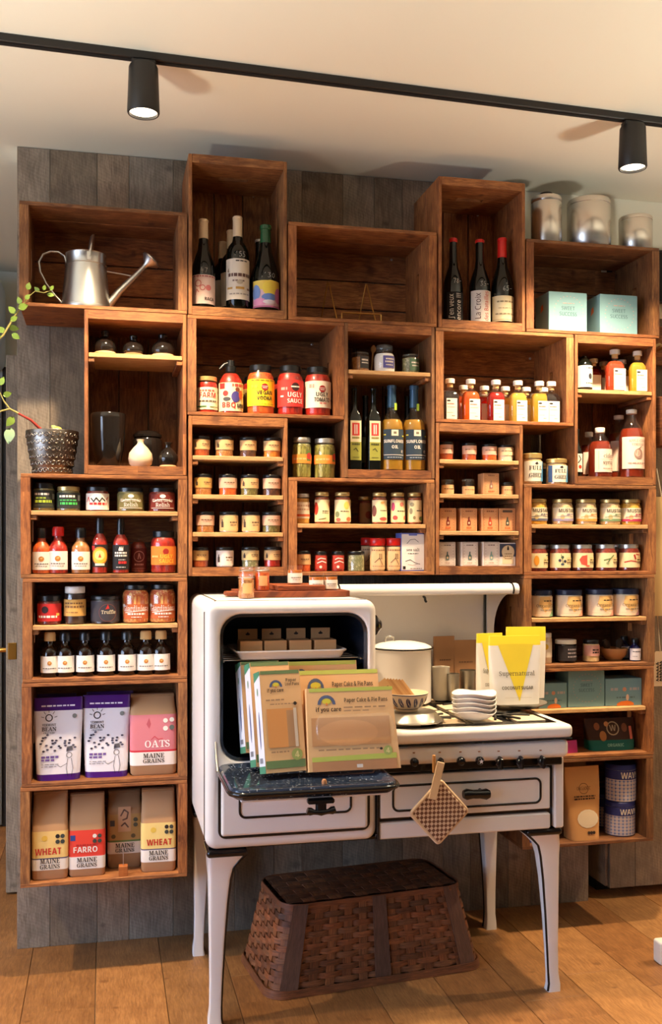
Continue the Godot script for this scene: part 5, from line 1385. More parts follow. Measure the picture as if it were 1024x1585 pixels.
# pen numerals in a unit box, for prices chalked on the bottles
func digit(ch: String, x: float, y: float, w: float, h: float) -> Array:
	var d := {"0": [0.5, 1, 0.1, 0.7, 0.15, 0.2, 0.5, 0, 0.85, 0.25, 0.9, 0.7, 0.5, 1], "3": [0.1, 0.95, 0.8, 1, 0.45, 0.6, 0.85, 0.3, 0.4, 0, 0.05, 0.12], "4": [0.3, 1, 0.1, 0.45, 0.9, 0.45], "5": [0.9, 1, 0.25, 1, 0.2, 0.6, 0.7, 0.6, 0.85, 0.25, 0.4, 0, 0.05, 0.1], "6": [0.7, 1, 0.25, 0.6, 0.15, 0.2, 0.5, 0, 0.85, 0.25, 0.5, 0.5, 0.2, 0.3], "7": [0.05, 1, 0.9, 0.95, 0.4, 0], "8": [0.5, 0.55, 0.15, 0.8, 0.5, 1, 0.85, 0.8, 0.5, 0.55, 0.1, 0.25, 0.5, 0, 0.9, 0.25, 0.5, 0.55], "'": [0.6, 1.05, 0.4, 0.8], "-": [0.1, 0.5, 0.9, 0.5]}
	var o := []
	var src: Array = d[ch]
	for k in range(0, src.size(), 2): o.append_array([x + src[k] * w, y + src[k + 1] * h])
	return o

func chalk(s: String, x: float, y: float, w: float, h: float) -> Array:
	var l := []
	for k in s.length():
		l.append(["s", digit(s[k], x + k * w * 1.25, y, w, h), 0.028, C(232, 230, 222)])
		if s[k] == "4": l.append(["s", [x + k * w * 1.25 + 0.7 * w, y + h * 0.8, x + k * w * 1.25 + 0.55 * w, y - h * 0.1], 0.028, C(232, 230, 222)])
	return l

func wine(label: String, u: float, w: float, vt: float, vb: float, z: float, prof: Array, foil: Array, labs: Array, price := "", py := 0.42):
	var all := labs.duplicate()
	var n := vessel("wine_bottle", label, "bottle", "wine bottles", u, w, vt, vb, span_y, z, {"body": prof, "mat": "dark_glass", "seg": 26, "foil": foil, "labs": all})
	if price:
		var k := per_px(n.position.x, z)
		var r := w * k / 2; var h := (vb - vt) * k
		var b := print_mesh(chalk(price, -0.2, 0.0, 0.16, 0.7), r * 1.6, h * 0.075, r * 1.0, 0.0, 0.0003)
		b.moved(Transform3D(Basis(), Vector3(0, py * h, 0)))
		part(n, "chalk_price", b, "print", "price written in white pen")

var span_y := 0.0

func make_middle_goods():
	var W := C(228, 220, 208)
	var PK := C(196, 110, 110)
	var ys: Array = into("wine_a")
	span_y = ys[0]
	var GR := Color(0.25, 0.23, 0.22)
	wine("dark wine bottle with a pink doodle label beside the crate side", 314.7, 35.5, 335, 477, -0.07, BURGUNDY, [0.79, 1.0, "ceramic_cream"], [[0.06, 0.375, 80, C(226, 200, 192), [["o", -0.2, 0.70, 0.12, 0.03, PK], ["o", -0.06, 0.55, 0.10, 0.03, PK], ["c", 0.12, 0.55, 0.10, C(206, 120, 120)], ["s", [-0.3, 0.3, -0.24, 0.5, -0.18, 0.4], 0.03, PK], ["l", -0.4, 0.4, 0.92, 0.05, C(190, 120, 120), 1], ["t", "RACA", 0.16, 0.12, 0.10, INK, "ab"]]]], "47", 0.395)
	wine("dark wine bottle with a tall cream label and a long cream capsule", 367.5, 36, 331, 480, -0.07, BORDEAUX, [0.79, 1.0, "ceramic_cream"], [[0.12, 0.54, 80, C(224, 214, 196), [["l", -0.1, 0.3, 0.93, 0.03, GR, 2], ["g", [-0.4, 0.70, -0.33, 0.78, -0.33, 0.66], C(150, 130, 100)], ["l", -0.35, 0.42, 0.56, 0.08, C(100, 70, 60), 3], ["l", -0.2, 0.2, 0.44, 0.04, C(140, 120, 110), 4], ["e", 0.02, 0.42, 0.08, 0.05, C(190, 176, 150)], ["r", -0.4, 0.25, -0.2, 0.30, C(190, 150, 80)], ["r", -0.1, 0.25, 0.16, 0.31, C(196, 150, 70)], ["r", 0.26, 0.24, 0.4, 0.29, C(150, 120, 90)], ["l", -0.3, 0.36, 0.12, 0.03, C(160, 150, 140), 5]]]], "'55", 0.56)
	wine("dark wine bottle half hidden behind the one with the tall cream label", 357.5, 33, 341, 477, -0.145, BORDEAUX, [0.79, 1.0, "ceramic_cream"], [[0.12, 0.5, 80, C(214, 204, 186), []]])
	wine("cream-capsuled dark wine bottle at the very back of its crate", 344.5, 33, 352, 477, -0.212, BORDEAUX, [0.79, 1.0, "ceramic_cream"], [[0.12, 0.5, 80, C(214, 204, 186), []]])
	wine("green-necked sparkling bottle with a yellow, blue and pink watercolour label", 411, 41, 344, 482, -0.07, [[0.93, 0.0], [1.0, 0.012], [1.0, 0.36], [0.94, 0.46], [0.74, 0.58], [0.50, 0.70], [0.40, 0.80], [0.37, 0.95], [0.42, 0.955], [0.42, 0.995], [0.36, 1.0]], [0.80, 1.0, "foil_green"], [[0.055, 0.352, 75, C(226, 190, 196), [["r", -0.5, 0.66, 0.5, 1.0, C(236, 206, 90)], ["e", 0.1, 0.72, 0.34, 0.3, C(240, 214, 80)], ["e", -0.36, 0.55, 0.2, 0.3, C(120, 150, 206)], ["e", 0.36, 0.45, 0.2, 0.3, C(206, 120, 170)], ["e", 0.05, 0.38, 0.3, 0.14, C(110, 140, 200)], ["e", -0.25, 0.2, 0.3, 0.14, C(226, 150, 186)], ["r", -0.5, 0.0, 0.5, 0.06, C(196, 110, 150)], ["e", 0.05, 0.2, 0.25, 0.08, C(232, 220, 226)]]]], "'30", 0.385)
	wine("dark bottle standing in shadow behind the sparkling bottle", 402, 36, 352, 478, -0.165, BURGUNDY, [0.97, 1.0, "silver_lid"], [])
	ys = into("wine_b"); span_y = ys[0]
	wine("slim black bottle with a red wax top and white handwriting down its side", 701, 30, 362, 495, -0.07, BURGUNDY, [0.955, 1.0, "red_lid"], [[0.02, 0.36, 60, C(14, 15, 13), [["v", "J'en veux", -0.14, 0.5, 0.17, W, "a", 0.84], ["v", "encore !!!", 0.24, 0.5, 0.17, W, "a", 0.90]]]], "78-", 0.46)
	wine("black bottle with a red wax top and a white label lettered by hand", 742, 33, 365, 498, -0.07, BURGUNDY, [0.965, 1.0, "red_lid"], [[0.03, 0.39, 75, C(226, 216, 206), [["v", "La Croix", -0.10, 0.5, 0.18, C(70, 24, 28), "a", 0.82], ["v", "des Batailles", 0.20, 0.5, 0.15, C(190, 44, 50), "a", 0.94]]]], "35-", 0.44)
	wine("dark bottle with a long red capsule and a plain cream label", 780, 35, 363, 500, -0.07, BURGUNDY, [0.78, 1.0, "red_lid"], [[0.045, 0.33, 80, C(216, 204, 168), [["l", -0.3, 0.3, 0.74, 0.06, C(140, 124, 96), 15], ["l", -0.25, 0.3, 0.5, 0.03, C(170, 156, 124), 16], ["l", -0.35, 0.35, 0.26, 0.05, C(140, 124, 96), 17], ["r", -0.48, 0.05, 0.48, 0.07, C(180, 160, 120)]]]], "65-", 0.385)
	# wire plate stand
	var st := thing("plate_stand", "thin brass wire plate stand in the empty crate", "stand", Vector3(px(540, 0, -0.1).x, shelf_y.easel[0] + 0.003, -0.1))
	var kz := per_px(st.position.x, -0.1)
	var P := func(u: float, v: float, z: float) -> Vector3: return Vector3((u - 540) * kz, (499 - v) * kz, z)
	for s in [[514, 509], [575, 570]]:
		var b := MB.new(); b.tube([P.call(s[0] + 3, 499, 0.04), P.call(s[1] + 1, 432, -0.02), P.call(s[1], 430, -0.022), P.call(s[1] - 1, 436, -0.026), P.call(s[1] - 8, 499, -0.08)], 0.0023, 6); part(st, "upright", b, "gold_wire")
	var bb := MB.new(); bb.tube([P.call(522, 498, 0.055), P.call(522, 487, 0.055), P.call(524, 486, 0.055), P.call(582, 486, 0.055), P.call(584, 487, 0.055), P.call(584, 497, 0.055)], 0.0023, 6); part(st, "front_bar", bb, "gold_wire")
	bb = MB.new(); bb.tube([P.call(517, 499, 0.04), P.call(522, 498, 0.055)], 0.0016, 6); part(st, "foot_wire", bb, "gold_wire")
	bb = MB.new(); bb.tube([P.call(578, 499, 0.04), P.call(584, 497, 0.055)], 0.0016, 6); part(st, "foot_wire", bb, "gold_wire")

	# tomato sauces
	ys = into("sauce")
	var RD := C(200, 40, 34)
	vessel("sauce_jar", "smaller gold-lidded sauce jar with a cream farm label", "jar", "tomato sauce jars", 320.6, 32, 583, 640, ys[0], -0.06, {"body": JAR, "fill": "f_red", "lid": [0.88, 1.0, 0.94, "gold_lid"], "labs": [[0.1, 0.70, 78, C(232, 218, 186), [["l", -0.3, 0.25, 0.80, 0.09, C(206, 90, 80), 1], ["t", "FARM", -0.02, 0.53, 0.22, RD, "ab", 0.6], ["l", -0.35, 0.3, 0.34, 0.07, C(90, 80, 70), 2], ["r", -0.45, 0.10, -0.06, 0.16, C(60, 110, 60)], ["r", 0.05, 0.10, 0.4, 0.14, C(110, 140, 80)]]]]})
	var n := vessel("sauce_bottle", "barbecue sauce bottle with a black cap and a picture label", "bottle", "", 357, 37.6, 575, 641, ys[0], -0.06, {"body": [[0.9, 0.0], [1.0, 0.03], [1.0, 0.70], [0.93, 0.80], [0.66, 0.93], [0.42, 1.0]], "fill": "f_red", "ft": 0.95, "labs": [[0.06, 0.72, 80, C(232, 216, 172), [["r", -0.42, 0.78, -0.22, 0.98, RD], ["l", 0.0, 0.4, 0.86, 0.1, C(206, 70, 60), 3], ["c", -0.2, 0.62, 0.10, RD], ["e", 0.1, 0.50, 0.16, 0.2, C(70, 60, 130)], ["e", 0.28, 0.58, 0.1, 0.16, C(206, 80, 40)], ["e", 0.16, 0.76, 0.09, 0.08, C(120, 60, 40)], ["e", -0.16, 0.42, 0.14, 0.07, C(60, 56, 60)], ["t", "BBQ", -0.1, 0.12, 0.18, RD, "ab", 0.4], ["l", 0.14, 0.42, 0.12, 0.14, C(80, 70, 60), 4]]]]})
	var k := per_px(n.position.x, -0.06)
	var hb: float = 66 * k
	var b2 := MB.new(); b2.lathe([Vector2(0.0165, hb), Vector2(0.0165, hb + 0.016), Vector2(0.012, hb + 0.019), Vector2(0.011, hb + 0.036), Vector2(0.0, hb + 0.037)], 16); part(n, "cap", b2, "black_lid")
	b2 = MB.new(); b2.tube([Vector3(0.005, hb + 0.032, 0), Vector3(-0.02, hb + 0.022, 0.0), Vector3(-0.034, hb + 0.008, 0)], [0.006, 0.007, 0.005], 8); part(n, "flip_top", b2, "black_lid")
	var seal := func(c: Color) -> Array: return [["c", 0.06, 0.70, 0.135, c], ["r", -0.02, 0.72, 0.14, 0.74, W], ["r", 0.0, 0.66, 0.12, 0.68, W]]
	vessel("sauce_jar", "big sauce jar with a yellow label", "jar", "tomato sauce jars", 403, 42.6, 565, 642.5, ys[0], -0.065, {"body": SAUCER, "fill": "f_orange", "lid": [0.88, 1.0, 0.80, "black_lid"], "labs": [[0.17, 0.70, 80, C(244, 206, 30), seal.call(C(160, 40, 36)) + [["l", -0.3, -0.12, 0.66, 0.12, C(200, 170, 40), 1], ["t", "VEGAN", 0.06, 0.42, 0.14, INK, "ab", 0.42], ["t", "VODKA", 0.06, 0.22, 0.14, INK, "ab", 0.42], ["l", -0.3, 0.4, 0.94, 0.03, C(120, 100, 30), 2], ["l", -0.3, 0.35, 0.06, 0.02, C(150, 120, 30), 3]]]]})
	vessel("sauce_jar", "big sauce jar with a red label", "jar", "tomato sauce jars", 448.9, 41, 566, 644, ys[0], -0.065, {"body": SAUCER, "fill": "f_red", "lid": [0.88, 1.0, 0.80, "black_lid"], "labs": [[0.17, 0.70, 80, C(226, 50, 46), [["c", 0.08, 0.74, 0.16, C(60, 24, 24)], ["r", -0.04, 0.72, 0.2, 0.77, W], ["l", -0.32, -0.14, 0.62, 0.1, C(240, 150, 140), 4], ["t", "UGLY", 0.08, 0.36, 0.17, W, "ab", 0.45], ["t", "SAUCE", 0.08, 0.14, 0.15, W, "ab", 0.5], ["l", -0.34, -0.22, 0.36, 0.06, W, 5], ["r", -0.5, 0.0, 0.5, 0.02, C(200, 30, 30)]]]]})
	vessel("sauce_jar", "big sauce jar with a white label", "jar", "tomato sauce jars", 496, 41.6, 568, 645, ys[0], -0.065, {"body": SAUCER, "fill": "f_red", "lid": [0.88, 1.0, 0.80, "black_lid"], "labs": [[0.17, 0.70, 80, C(236, 222, 200), seal.call(C(150, 40, 36)) + [["l", -0.3, -0.16, 0.74, 0.14, C(180, 160, 140), 6], ["t", "UGLY", 0.06, 0.42, 0.15, INK, "ab", 0.34], ["t", "TOMATO", 0.06, 0.22, 0.15, INK, "ab", 0.44], ["l", -0.02, 0.2, 0.14, 0.05, C(206, 120, 110), 7], ["r", 0.36, 0.26, 0.42, 0.34, INK]]]]})
	for q in [392, 436, 484]: vessel("sauce_jar", "black-lidded sauce jar in the shadowed back row of its crate", "jar", "tomato sauce jars", q, 36, 574, 640, ys[0], -0.17, {"body": SAUCER, "fill": "f_red", "lid": [0.88, 1.0, 0.80, "black_lid"], "labs": [[0.17, 0.70, 80, C(150, 120, 60), []]]})
	# pickles on top of the middle crate
	span = [0.547, 0.717]
	vessel("pickle_jar", "tall jar of sliced pickles with an orange band, beside the spice crate", "jar", "pickle jars", 466.8, 30, 676, 739, 1.4753, -0.06, {"body": JAR, "fill": "f_pickle", "ft": 0.84, "lid": [0.88, 1.0, 0.92, "silver_lid"], "labs": [[0.36, 0.58, 88, C(236, 140, 50), [["l", -0.36, 0.1, 0.4, 0.2, C(226, 176, 110), 1]]], [0.42, 0.66, 16, C(96, 130, 60), [["e", 0.0, 0.5, 0.3, 0.36, C(190, 50, 40)]], 36]]})
	vessel("pickle_jar", "tall jar of pickles and pale garlic with an orange band, beside the oil crate", "jar", "pickle jars", 502, 33, 677, 739, 1.4753, -0.06, {"body": JAR, "fill": "f_pickle", "ft": 0.84, "lid": [0.88, 1.0, 0.92, "silver_lid"], "labs": [[0.36, 0.58, 88, C(236, 140, 50), [["l", -0.36, 0.1, 0.4, 0.2, C(226, 176, 110), 2]]], [0.42, 0.66, 16, C(96, 130, 60), [["e", 0.0, 0.5, 0.3, 0.36, C(190, 50, 40)]], 50]]})

	# salts and oils
	ys = into("oil")
	vessel("salt_jar", "squat glass jar of tan salt with a charcoal label on the oil crate's shelf", "jar", "jars of salt", 557, 28, 538, 569, ys[1], -0.06, {"body": TUMBLER, "fill": "f_spice_tan", "ft": 0.74, "lid": [0.9, 1.0, 0.94, "glass_thick"], "labs": [[0.18, 0.78, 34, C(60, 58, 58), [["l", -0.35, 0.35, 0.62, 0.14, W, 1], ["l", -0.35, 0.35, 0.4, 0.1, W, 2]], 20]]})
	vessel("salt_jar", "white salt jar with a violet label and glass lid", "jar", "jars of salt", 594.5, 33, 527, 571.5, ys[1], -0.06, {"body": [[0.9, 0.0], [1.0, 0.05], [1.0, 0.52], [0.94, 0.62], [0.78, 0.72], [0.72, 0.76]], "fill": "white_salt", "ft": 0.68, "lid": [0.76, 0.98, 0.78, "glass_thick"], "labs": [[0.16, 0.58, 36, C(92, 88, 150), [["l", -0.3, 0.35, 0.68, 0.12, W, 3], ["l", -0.35, 0.3, 0.44, 0.14, W, 4], ["l", -0.3, 0.3, 0.2, 0.08, W, 5]], 14]]})
	vessel("salt_jar", "glass jar of herb salt with a green label on the oil crate's shelf", "jar", "jars of salt", 635, 27, 541, 572, ys[1], -0.06, {"body": TUMBLER, "fill": "f_herb", "ft": 0.8, "lid": [0.9, 1.0, 0.94, "glass_thick"], "labs": [[0.16, 0.76, 40, C(84, 110, 84), [["l", -0.35, 0.35, 0.6, 0.12, W, 6], ["l", -0.3, 0.3, 0.36, 0.1, W, 7]], 18]]})
	var sp := thing("wooden_spoon", "small wooden spoon leaning between the salt jars", "spoon", Vector3(px(576, 0, -0.09).x, ys[1] + 0.0005, -0.09))
	var sk := per_px(sp.position.x, -0.09)
	b2 = MB.new(); b2.tube([Vector3(-5 * sk, 0.002, 0.02), Vector3(-1 * sk, 18 * sk, 0.005), Vector3(2 * sk, 36 * sk, -0.01)], [0.0024, 0.002, 0.0026], 7); part(sp, "shaft", b2, "clip_wood")
	b2 = MB.new(); b2.loft([[0.0, 0.003, 0.002], [0.008, 0.008, 0.004], [0.018, 0.0085, 0.0045], [0.026, 0.003, 0.002]], 12); b2.moved(Transform3D(Basis(Vector3(0, 0, 1), -0.12), Vector3(2 * sk, 35 * sk, -0.01))); part(sp, "spoon_bowl", b2, "clip_wood")
	var olive := [["r", -0.5, 0.0, 0.5, 0.46, C(150, 150, 60)], ["r", -0.34, 0.62, 0.34, 0.94, C(200, 60, 50)], ["r", -0.14, 0.66, -0.04, 0.9, W], ["r", 0.04, 0.66, 0.14, 0.9, W], ["l", -0.34, 0.34, 0.54, 0.05, C(140, 130, 60), 1], ["l", -0.36, 0.36, 0.38, 0.05, C(70, 72, 30), 2], ["s", [-0.2, 0.26, 0.0, 0.3, 0.2, 0.22], 0.02, C(70, 72, 30)], ["l", -0.3, 0.3, 0.06, 0.02, C(90, 90, 40), 3]]
	var sq := [[0.98, 0.0], [1.0, 0.01], [1.0, 0.58], [0.92, 0.64], [0.66, 0.70], [0.44, 0.74], [0.38, 0.80], [0.38, 0.96], [0.42, 0.965], [0.42, 1.0]]
	for q in [[548, "square dark olive oil bottle beside the crate side"], [577.5, "square dark olive oil bottle next to the pale golden oil"]]:
		vessel("oil_bottle", q[1], "bottle", "oil bottles", q[0], 20, 603, 730, ys[0], -0.05, {"body": sq, "p": 9.0, "mat": "dark_glass", "seg": 28, "labs": [[0.12, 0.60, 0.86, C(226, 212, 176), olive]]})
	var sun := [["r", -0.14, 0.78, 0.14, 0.98, C(226, 214, 190)], ["r", -0.06, 0.84, 0.06, 0.92, C(120, 110, 90)], ["l", -0.42, 0.42, 0.56, 0.09, W, 4], ["t", "SUNFLOWER", 0.0, 0.55, 0.10, W, "ab", 0.9], ["t", "OIL", 0.0, 0.36, 0.10, W, "ab", 0.3], ["r", -0.46, 0.14, 0.46, 0.155, W], ["t", "e", 0.32, 0.22, 0.12, W, "a"], ["l", -0.3, 0.3, 0.05, 0.03, C(150, 160, 170), 5], ["r", 0.34, 0.76, 0.48, 0.80, C(206, 196, 60)], ["r", -0.46, 0.80, -0.36, 0.84, C(206, 196, 60)]]
	for q in [[606, "golden sunflower oil bottle with a dark blue label next to the olive oil"], [644.5, "golden sunflower oil bottle with a dark blue label in the crate's corner"]]:
		var m := vessel("oil_bottle", q[1], "bottle", "oil bottles", q[0], 36, 600, 732, ys[0], -0.055, {"body": OILBOT, "fill": "l_oil", "ft": 0.60, "foil": [0.745, 1.0, "foil_blue"], "labs": [[0.13, 0.48, 62, C(40, 58, 72), sun.filter(func(i): return not (i[0] == "l" and i[3] == 0.56))]]})
		b2 = MB.new().tint(C(176, 206, 60)); b2.cbox(Vector3(0.009, 0.205, 0.013), Vector3(0.008, 0.022, 0.001), 0.0); part(m, "neck_tag", b2, "paper", "yellow-green neck tag")
	for q in [565, 600, 635]: vessel("oil_bottle", "dark oil bottle in the shadowed back row of the oil crate", "bottle", "oil bottles", q, 25, 608, 728, ys[0], -0.16, {"body": OILBOT, "mat": "dark_glass", "labs": [[0.13, 0.46, 60, C(70, 80, 60), []]]})

	# spice crate: four rows of small jars
	ys = into("spice")
	var KL := C(208, 170, 118); var KP := C(214, 172, 146)
	var bot := [["g", [-0.34, 0.22, -0.24, 0.22, -0.24, 0.55, -0.27, 0.62, -0.27, 0.74, -0.31, 0.74, -0.31, 0.62, -0.34, 0.55], C(70, 54, 40)], ["l", 0.0, 0.32, 0.5, 0.09, C(110, 84, 60), 1], ["l", 0.02, 0.26, 0.34, 0.06, C(140, 110, 84), 2]]
	var mid := [["l", -0.18, 0.26, 0.5, 0.09, C(110, 84, 60), 3], ["l", -0.1, 0.2, 0.36, 0.05, C(150, 120, 90), 4]]
	var rows := [
		[3, 674, 705.5, [[311.6, 26, "f_spice_red", KL, bot, "brick red spice"], [347, 28, "f_spice_tan", KL, bot, "tan spice"], [383.7, 26, "f_spice_dark", KL, mid, "dark whole spice"], [422, 27, "f_amber", KL, mid, "amber spice"]], "top row"],
		[2, 731.5, 764, [[314, 27, "f_spice_tan", C(206, 164, 92), bot, "tan seeds"], [352.4, 28, "f_orange", KP, mid, "orange powder"], [386, 28, "f_spice_green", KL, bot, "green herbs"], [422.7, 28, "f_spice_dark", KP, mid, "dark seeds"]], "second row"],
		[1, 789, 821, [[317.3, 28, "f_spice_tan", KP, mid, "tan powder"], [353.8, 29, "f_cream", C(214, 180, 126), bot, "pale powder"], [387.8, 28, "f_cream", C(214, 180, 126), bot, "cream powder"], [423, 29, "f_spice_green", KP, mid, "olive green herbs"]], "third row"],
		[0, 850, 881, [[310, 25, "f_spice_red", C(206, 166, 100), mid, "red flakes"], [347.7, 27, "white_salt", C(232, 220, 208), bot, "white salt"], [387, 27, "f_herb", C(210, 186, 130), bot, "pale herbs"], [422, 26, "f_red", C(210, 176, 120), bot, "bright red powder"]], "bottom row"]]
	for row in rows:
		for q in row[3]:
			var full: bool = q[2] == "f_cream" or q[2] == "white_salt"
			vessel("spice_jar", "black-lidded spice jar of %s in the spice crate's %s" % [q[5], row[4]], "jar", "small spice jars", q[0], q[1], row[1], row[2], ys[[0, 3, 2, 1][row[0]]], -0.05, {"body": TUMBLER, "fill": q[2], "ft": 0.82, "lid": [0.84, 1.0, 0.98, "black_lid"], "labs": [[0.08 if full else 0.34, 0.82, 82, q[3], q[4]]]})

	# seeds crate
	ys = into("seeds")
	var cr := C(236, 216, 168)
	var bots := [
		[["e", -0.36, 0.6, 0.14, 0.3, C(196, 60, 40)], ["e", 0.4, 0.8, 0.12, 0.16, C(206, 80, 50)], ["l", -0.05, 0.25, 0.46, 0.04, INK, 1], ["l", -0.05, 0.25, 0.38, 0.03, INK, 2], ["s", [-0.2, 0.1, 0.1, 0.16], 0.04, C(110, 110, 60)]],
		[["e", 0.1, 0.74, 0.14, 0.18, C(226, 196, 90)], ["e", -0.3, 0.34, 0.12, 0.14, C(120, 130, 90)], ["e", 0.2, 0.12, 0.14, 0.1, C(214, 110, 70)], ["l", -0.15, 0.2, 0.46, 0.04, INK, 3], ["e", -0.25, 0.1, 0.12, 0.08, C(206, 90, 70)], ["s", [0.3, 0.6, 0.4, 0.9], 0.03, C(110, 120, 70)]],
		[["e", -0.34, 0.5, 0.14, 0.26, C(120, 70, 60)], ["s", [0.36, 0.2, 0.42, 0.6, 0.34, 0.9], 0.05, C(80, 100, 60)], ["e", 0.1, 0.14, 0.2, 0.08, C(200, 80, 70)], ["l", -0.05, 0.25, 0.5, 0.04, INK, 4], ["e", 0.05, 0.88, 0.1, 0.05, C(206, 150, 80)]],
		[["e", -0.3, 0.7, 0.1, 0.2, C(190, 70, 110)], ["e", 0.1, 0.8, 0.1, 0.1, C(214, 120, 100)], ["l", -0.1, 0.3, 0.48, 0.04, INK, 5], ["e", -0.2, 0.2, 0.12, 0.1, C(180, 70, 60)], ["e", 0.3, 0.2, 0.08, 0.1, C(190, 90, 70)]],
		[["e", -0.2, 0.8, 0.1, 0.1, C(150, 140, 110)], ["e", -0.25, 0.5, 0.08, 0.14, C(140, 130, 100)], ["l", 0.0, 0.3, 0.5, 0.04, INK, 6], ["e", 0.25, 0.16, 0.14, 0.1, C(110, 140, 80)], ["e", -0.1, 0.2, 0.06, 0.08, C(150, 130, 90)]]]
	vessel("seed_jar", "jar of orange spice with a white and red label on the upper seed shelf", "jar", "pale botanical jars", 468, 21.5, 762, 808.5, ys[1], -0.05, {"body": TUMBLER, "fill": "f_honey", "lid": [0.88, 1.0, 0.96, "silver_lid"], "labs": [[0.18, 0.72, 85, C(226, 206, 180), [["l", -0.35, 0.35, 0.72, 0.12, C(190, 150, 120), 1], ["l", -0.35, 0.35, 0.5, 0.1, C(190, 150, 120), 2], ["r", -0.5, 0.12, 0.5, 0.26, C(206, 90, 50)]]]]})
	k = 0
	for q in [[498, 23, "red peppers"], [529.8, 25, "yellow and green fruits"], [587, 23, "a dark sprig and a red root"], [614.9, 22.5, "pink petals"], [642.8, 22.5, "grey seeds and a green leaf"]]:
		vessel("seed_jar", "gold-lidded jar with %s printed on its pale label" % q[2], "jar", "pale botanical jars", q[0], q[1], 760, 809, ys[1], -0.05, {"body": JAR, "fill": "f_spice_red", "lid": [0.88, 1.0, 0.92, "gold_lid"], "labs": [[0.07, 0.76, 88, cr, bots[k]]]})
		k += 1
	vessel("seed_jar", "gold-lidded jar in the shadow behind the botanical jars", "jar", "pale botanical jars", 564, 21, 763, 807, ys[1], -0.14, {"body": JAR, "fill": "f_jam", "lid": [0.88, 1.0, 0.92, "gold_lid"], "labs": [[0.07, 0.76, 60, C(150, 110, 80), [["e", 0.2, 0.4, 0.2, 0.2, C(130, 50, 40)]]]]})
	vessel("spice_jar", "black-lidded spice jar with a kraft label behind the glass cups", "jar", "", 469, 23, 853, 885, ys[0], -0.05, {"body": TUMBLER, "fill": "f_orange", "lid": [0.84, 1.0, 0.98, "black_lid"], "labs": [[0.34, 0.82, 80, KL, mid]]})
	for q in [[496, "chilli paste jar with white script beside the kraft-labelled jar"], [522.7, "chilli paste jar with white script next to the glass of pale herbs"]]:
		vessel("chilli_jar", q[1], "jar", "little red chilli jars", q[0], 20, 854, 885, ys[0], -0.05, {"body": TUMBLER, "fill": "f_red", "ft": 0.8, "lid": [0.86, 1.0, 0.98, "black_lid"], "labs": [[0.12, 0.8, 60, C(176, 54, 36), [["s", [-0.3, 0.7, -0.1, 0.8, 0.3, 0.74], 0.07, W], ["s", [-0.34, 0.44, 0.0, 0.58, 0.34, 0.46], 0.07, W], ["c", -0.1, 0.16, 0.1, W]]]]})
	vessel("herb_jar", "plain glass jar of pale green herbs beside the red-capped shakers", "jar", "", 550.6, 27, 854, 885, ys[0], -0.05, {"body": TUMBLER, "fill": "f_herb", "ft": 0.8, "lid": [0.88, 1.0, 0.96, "black_lid"]})
	for q in [[583.6, -0.045, "red-capped shaker beside the jar of pale herbs"], [608.5, -0.045, "red-capped shaker beside the sea salt box"], [570, -0.13, "red-capped shaker standing behind the other two"]]:
		vessel("spice_shaker", q[2], "shaker", "red-capped shakers", q[0], 23.5, 834, 885, ys[0], q[1], {"body": [[0.95, 0.0], [1.0, 0.02], [1.0, 0.78], [0.97, 0.8]], "fill": "f_beige", "ft": 0.74, "lid": [0.77, 1.0, 1.04, "red_lid"], "labs": [[0.06, 0.74, 85, C(220, 180, 132), [["l", -0.35, 0.3, 0.82, 0.06, C(150, 110, 80), 1], ["t", "dd" if q[0] < 580 else "ll", 0.06, 0.46, 0.2, C(100, 80, 60), "s", 0.3], ["s", [-0.2, 0.3, 0.0, 0.5, 0.16, 0.2], 0.03, C(130, 100, 76)], ["l", -0.3, 0.3, 0.12, 0.04, C(170, 130, 100), 2]]]]})
	carton("salt_box", "white and blue box of sea salt beside the red-capped shakers", "box", "", 625.5, 661, 826, 885, ys[0], -0.025, 0.06, C(106, 116, 190), [["r", -0.47, 0.03, 0.5, 0.97, C(230, 222, 214)], ["r", -0.16, 0.93, 0.2, 0.985, C(106, 116, 190)], ["s", [-0.24, 0.72, -0.1, 0.82, 0.1, 0.84, 0.26, 0.76], 0.012, GR], ["t", "sea salt", 0.02, 0.52, 0.075, INK, "s", 0.7], ["l", -0.2, 0.25, 0.45, 0.02, GR, 1], ["s", [-0.3, 0.26, -0.1, 0.30, 0.1, 0.22, 0.32, 0.18], 0.014, GR], ["s", [-0.2, 0.18, 0.0, 0.15, 0.3, 0.2], 0.01, C(160, 130, 110)], ["r", -0.42, 0.05, -0.3, 0.13, INK], ["l", -0.1, 0.4, 0.06, 0.015, GR, 2]])

# a line of writing that climbs the label
func hand(x: float, y0: float, y1: float, seed_: int, c: Color) -> Array:
	var r := RandomNumberGenerator.new(); r.seed = seed_
	var o := []
	var y := y0
	while y < y1 - 0.05:
		var l := r.randf_range(0.05, 0.08)
		o.append(["s", [x + 0.10, y, x - r.randf_range(0.06, 0.16), y + l * 0.3, x + 0.09, y + l * 0.7, x + r.randf_range(-0.06, 0.02), y + l], 0.024, c])
		y += l + r.randf_range(0.02, 0.035)
	return o

func sweet_front(c: Color) -> Array:
	var o := []
	for k in 26: o.append(["c", 0.02 + 0.38 * cos(TAU * k / 26), 0.52 + 0.38 * sin(TAU * k / 26), 0.010, C(206, 150, 140)])
	return o + [["t", "SWEET", 0.0, 0.56, 0.085, c, "a", 0.6], ["t", "SUCCESS", 0.0, 0.42, 0.085, c, "a", 0.72], ["l", -0.14, 0.16, 0.72, 0.012, C(206, 150, 140), 3]]

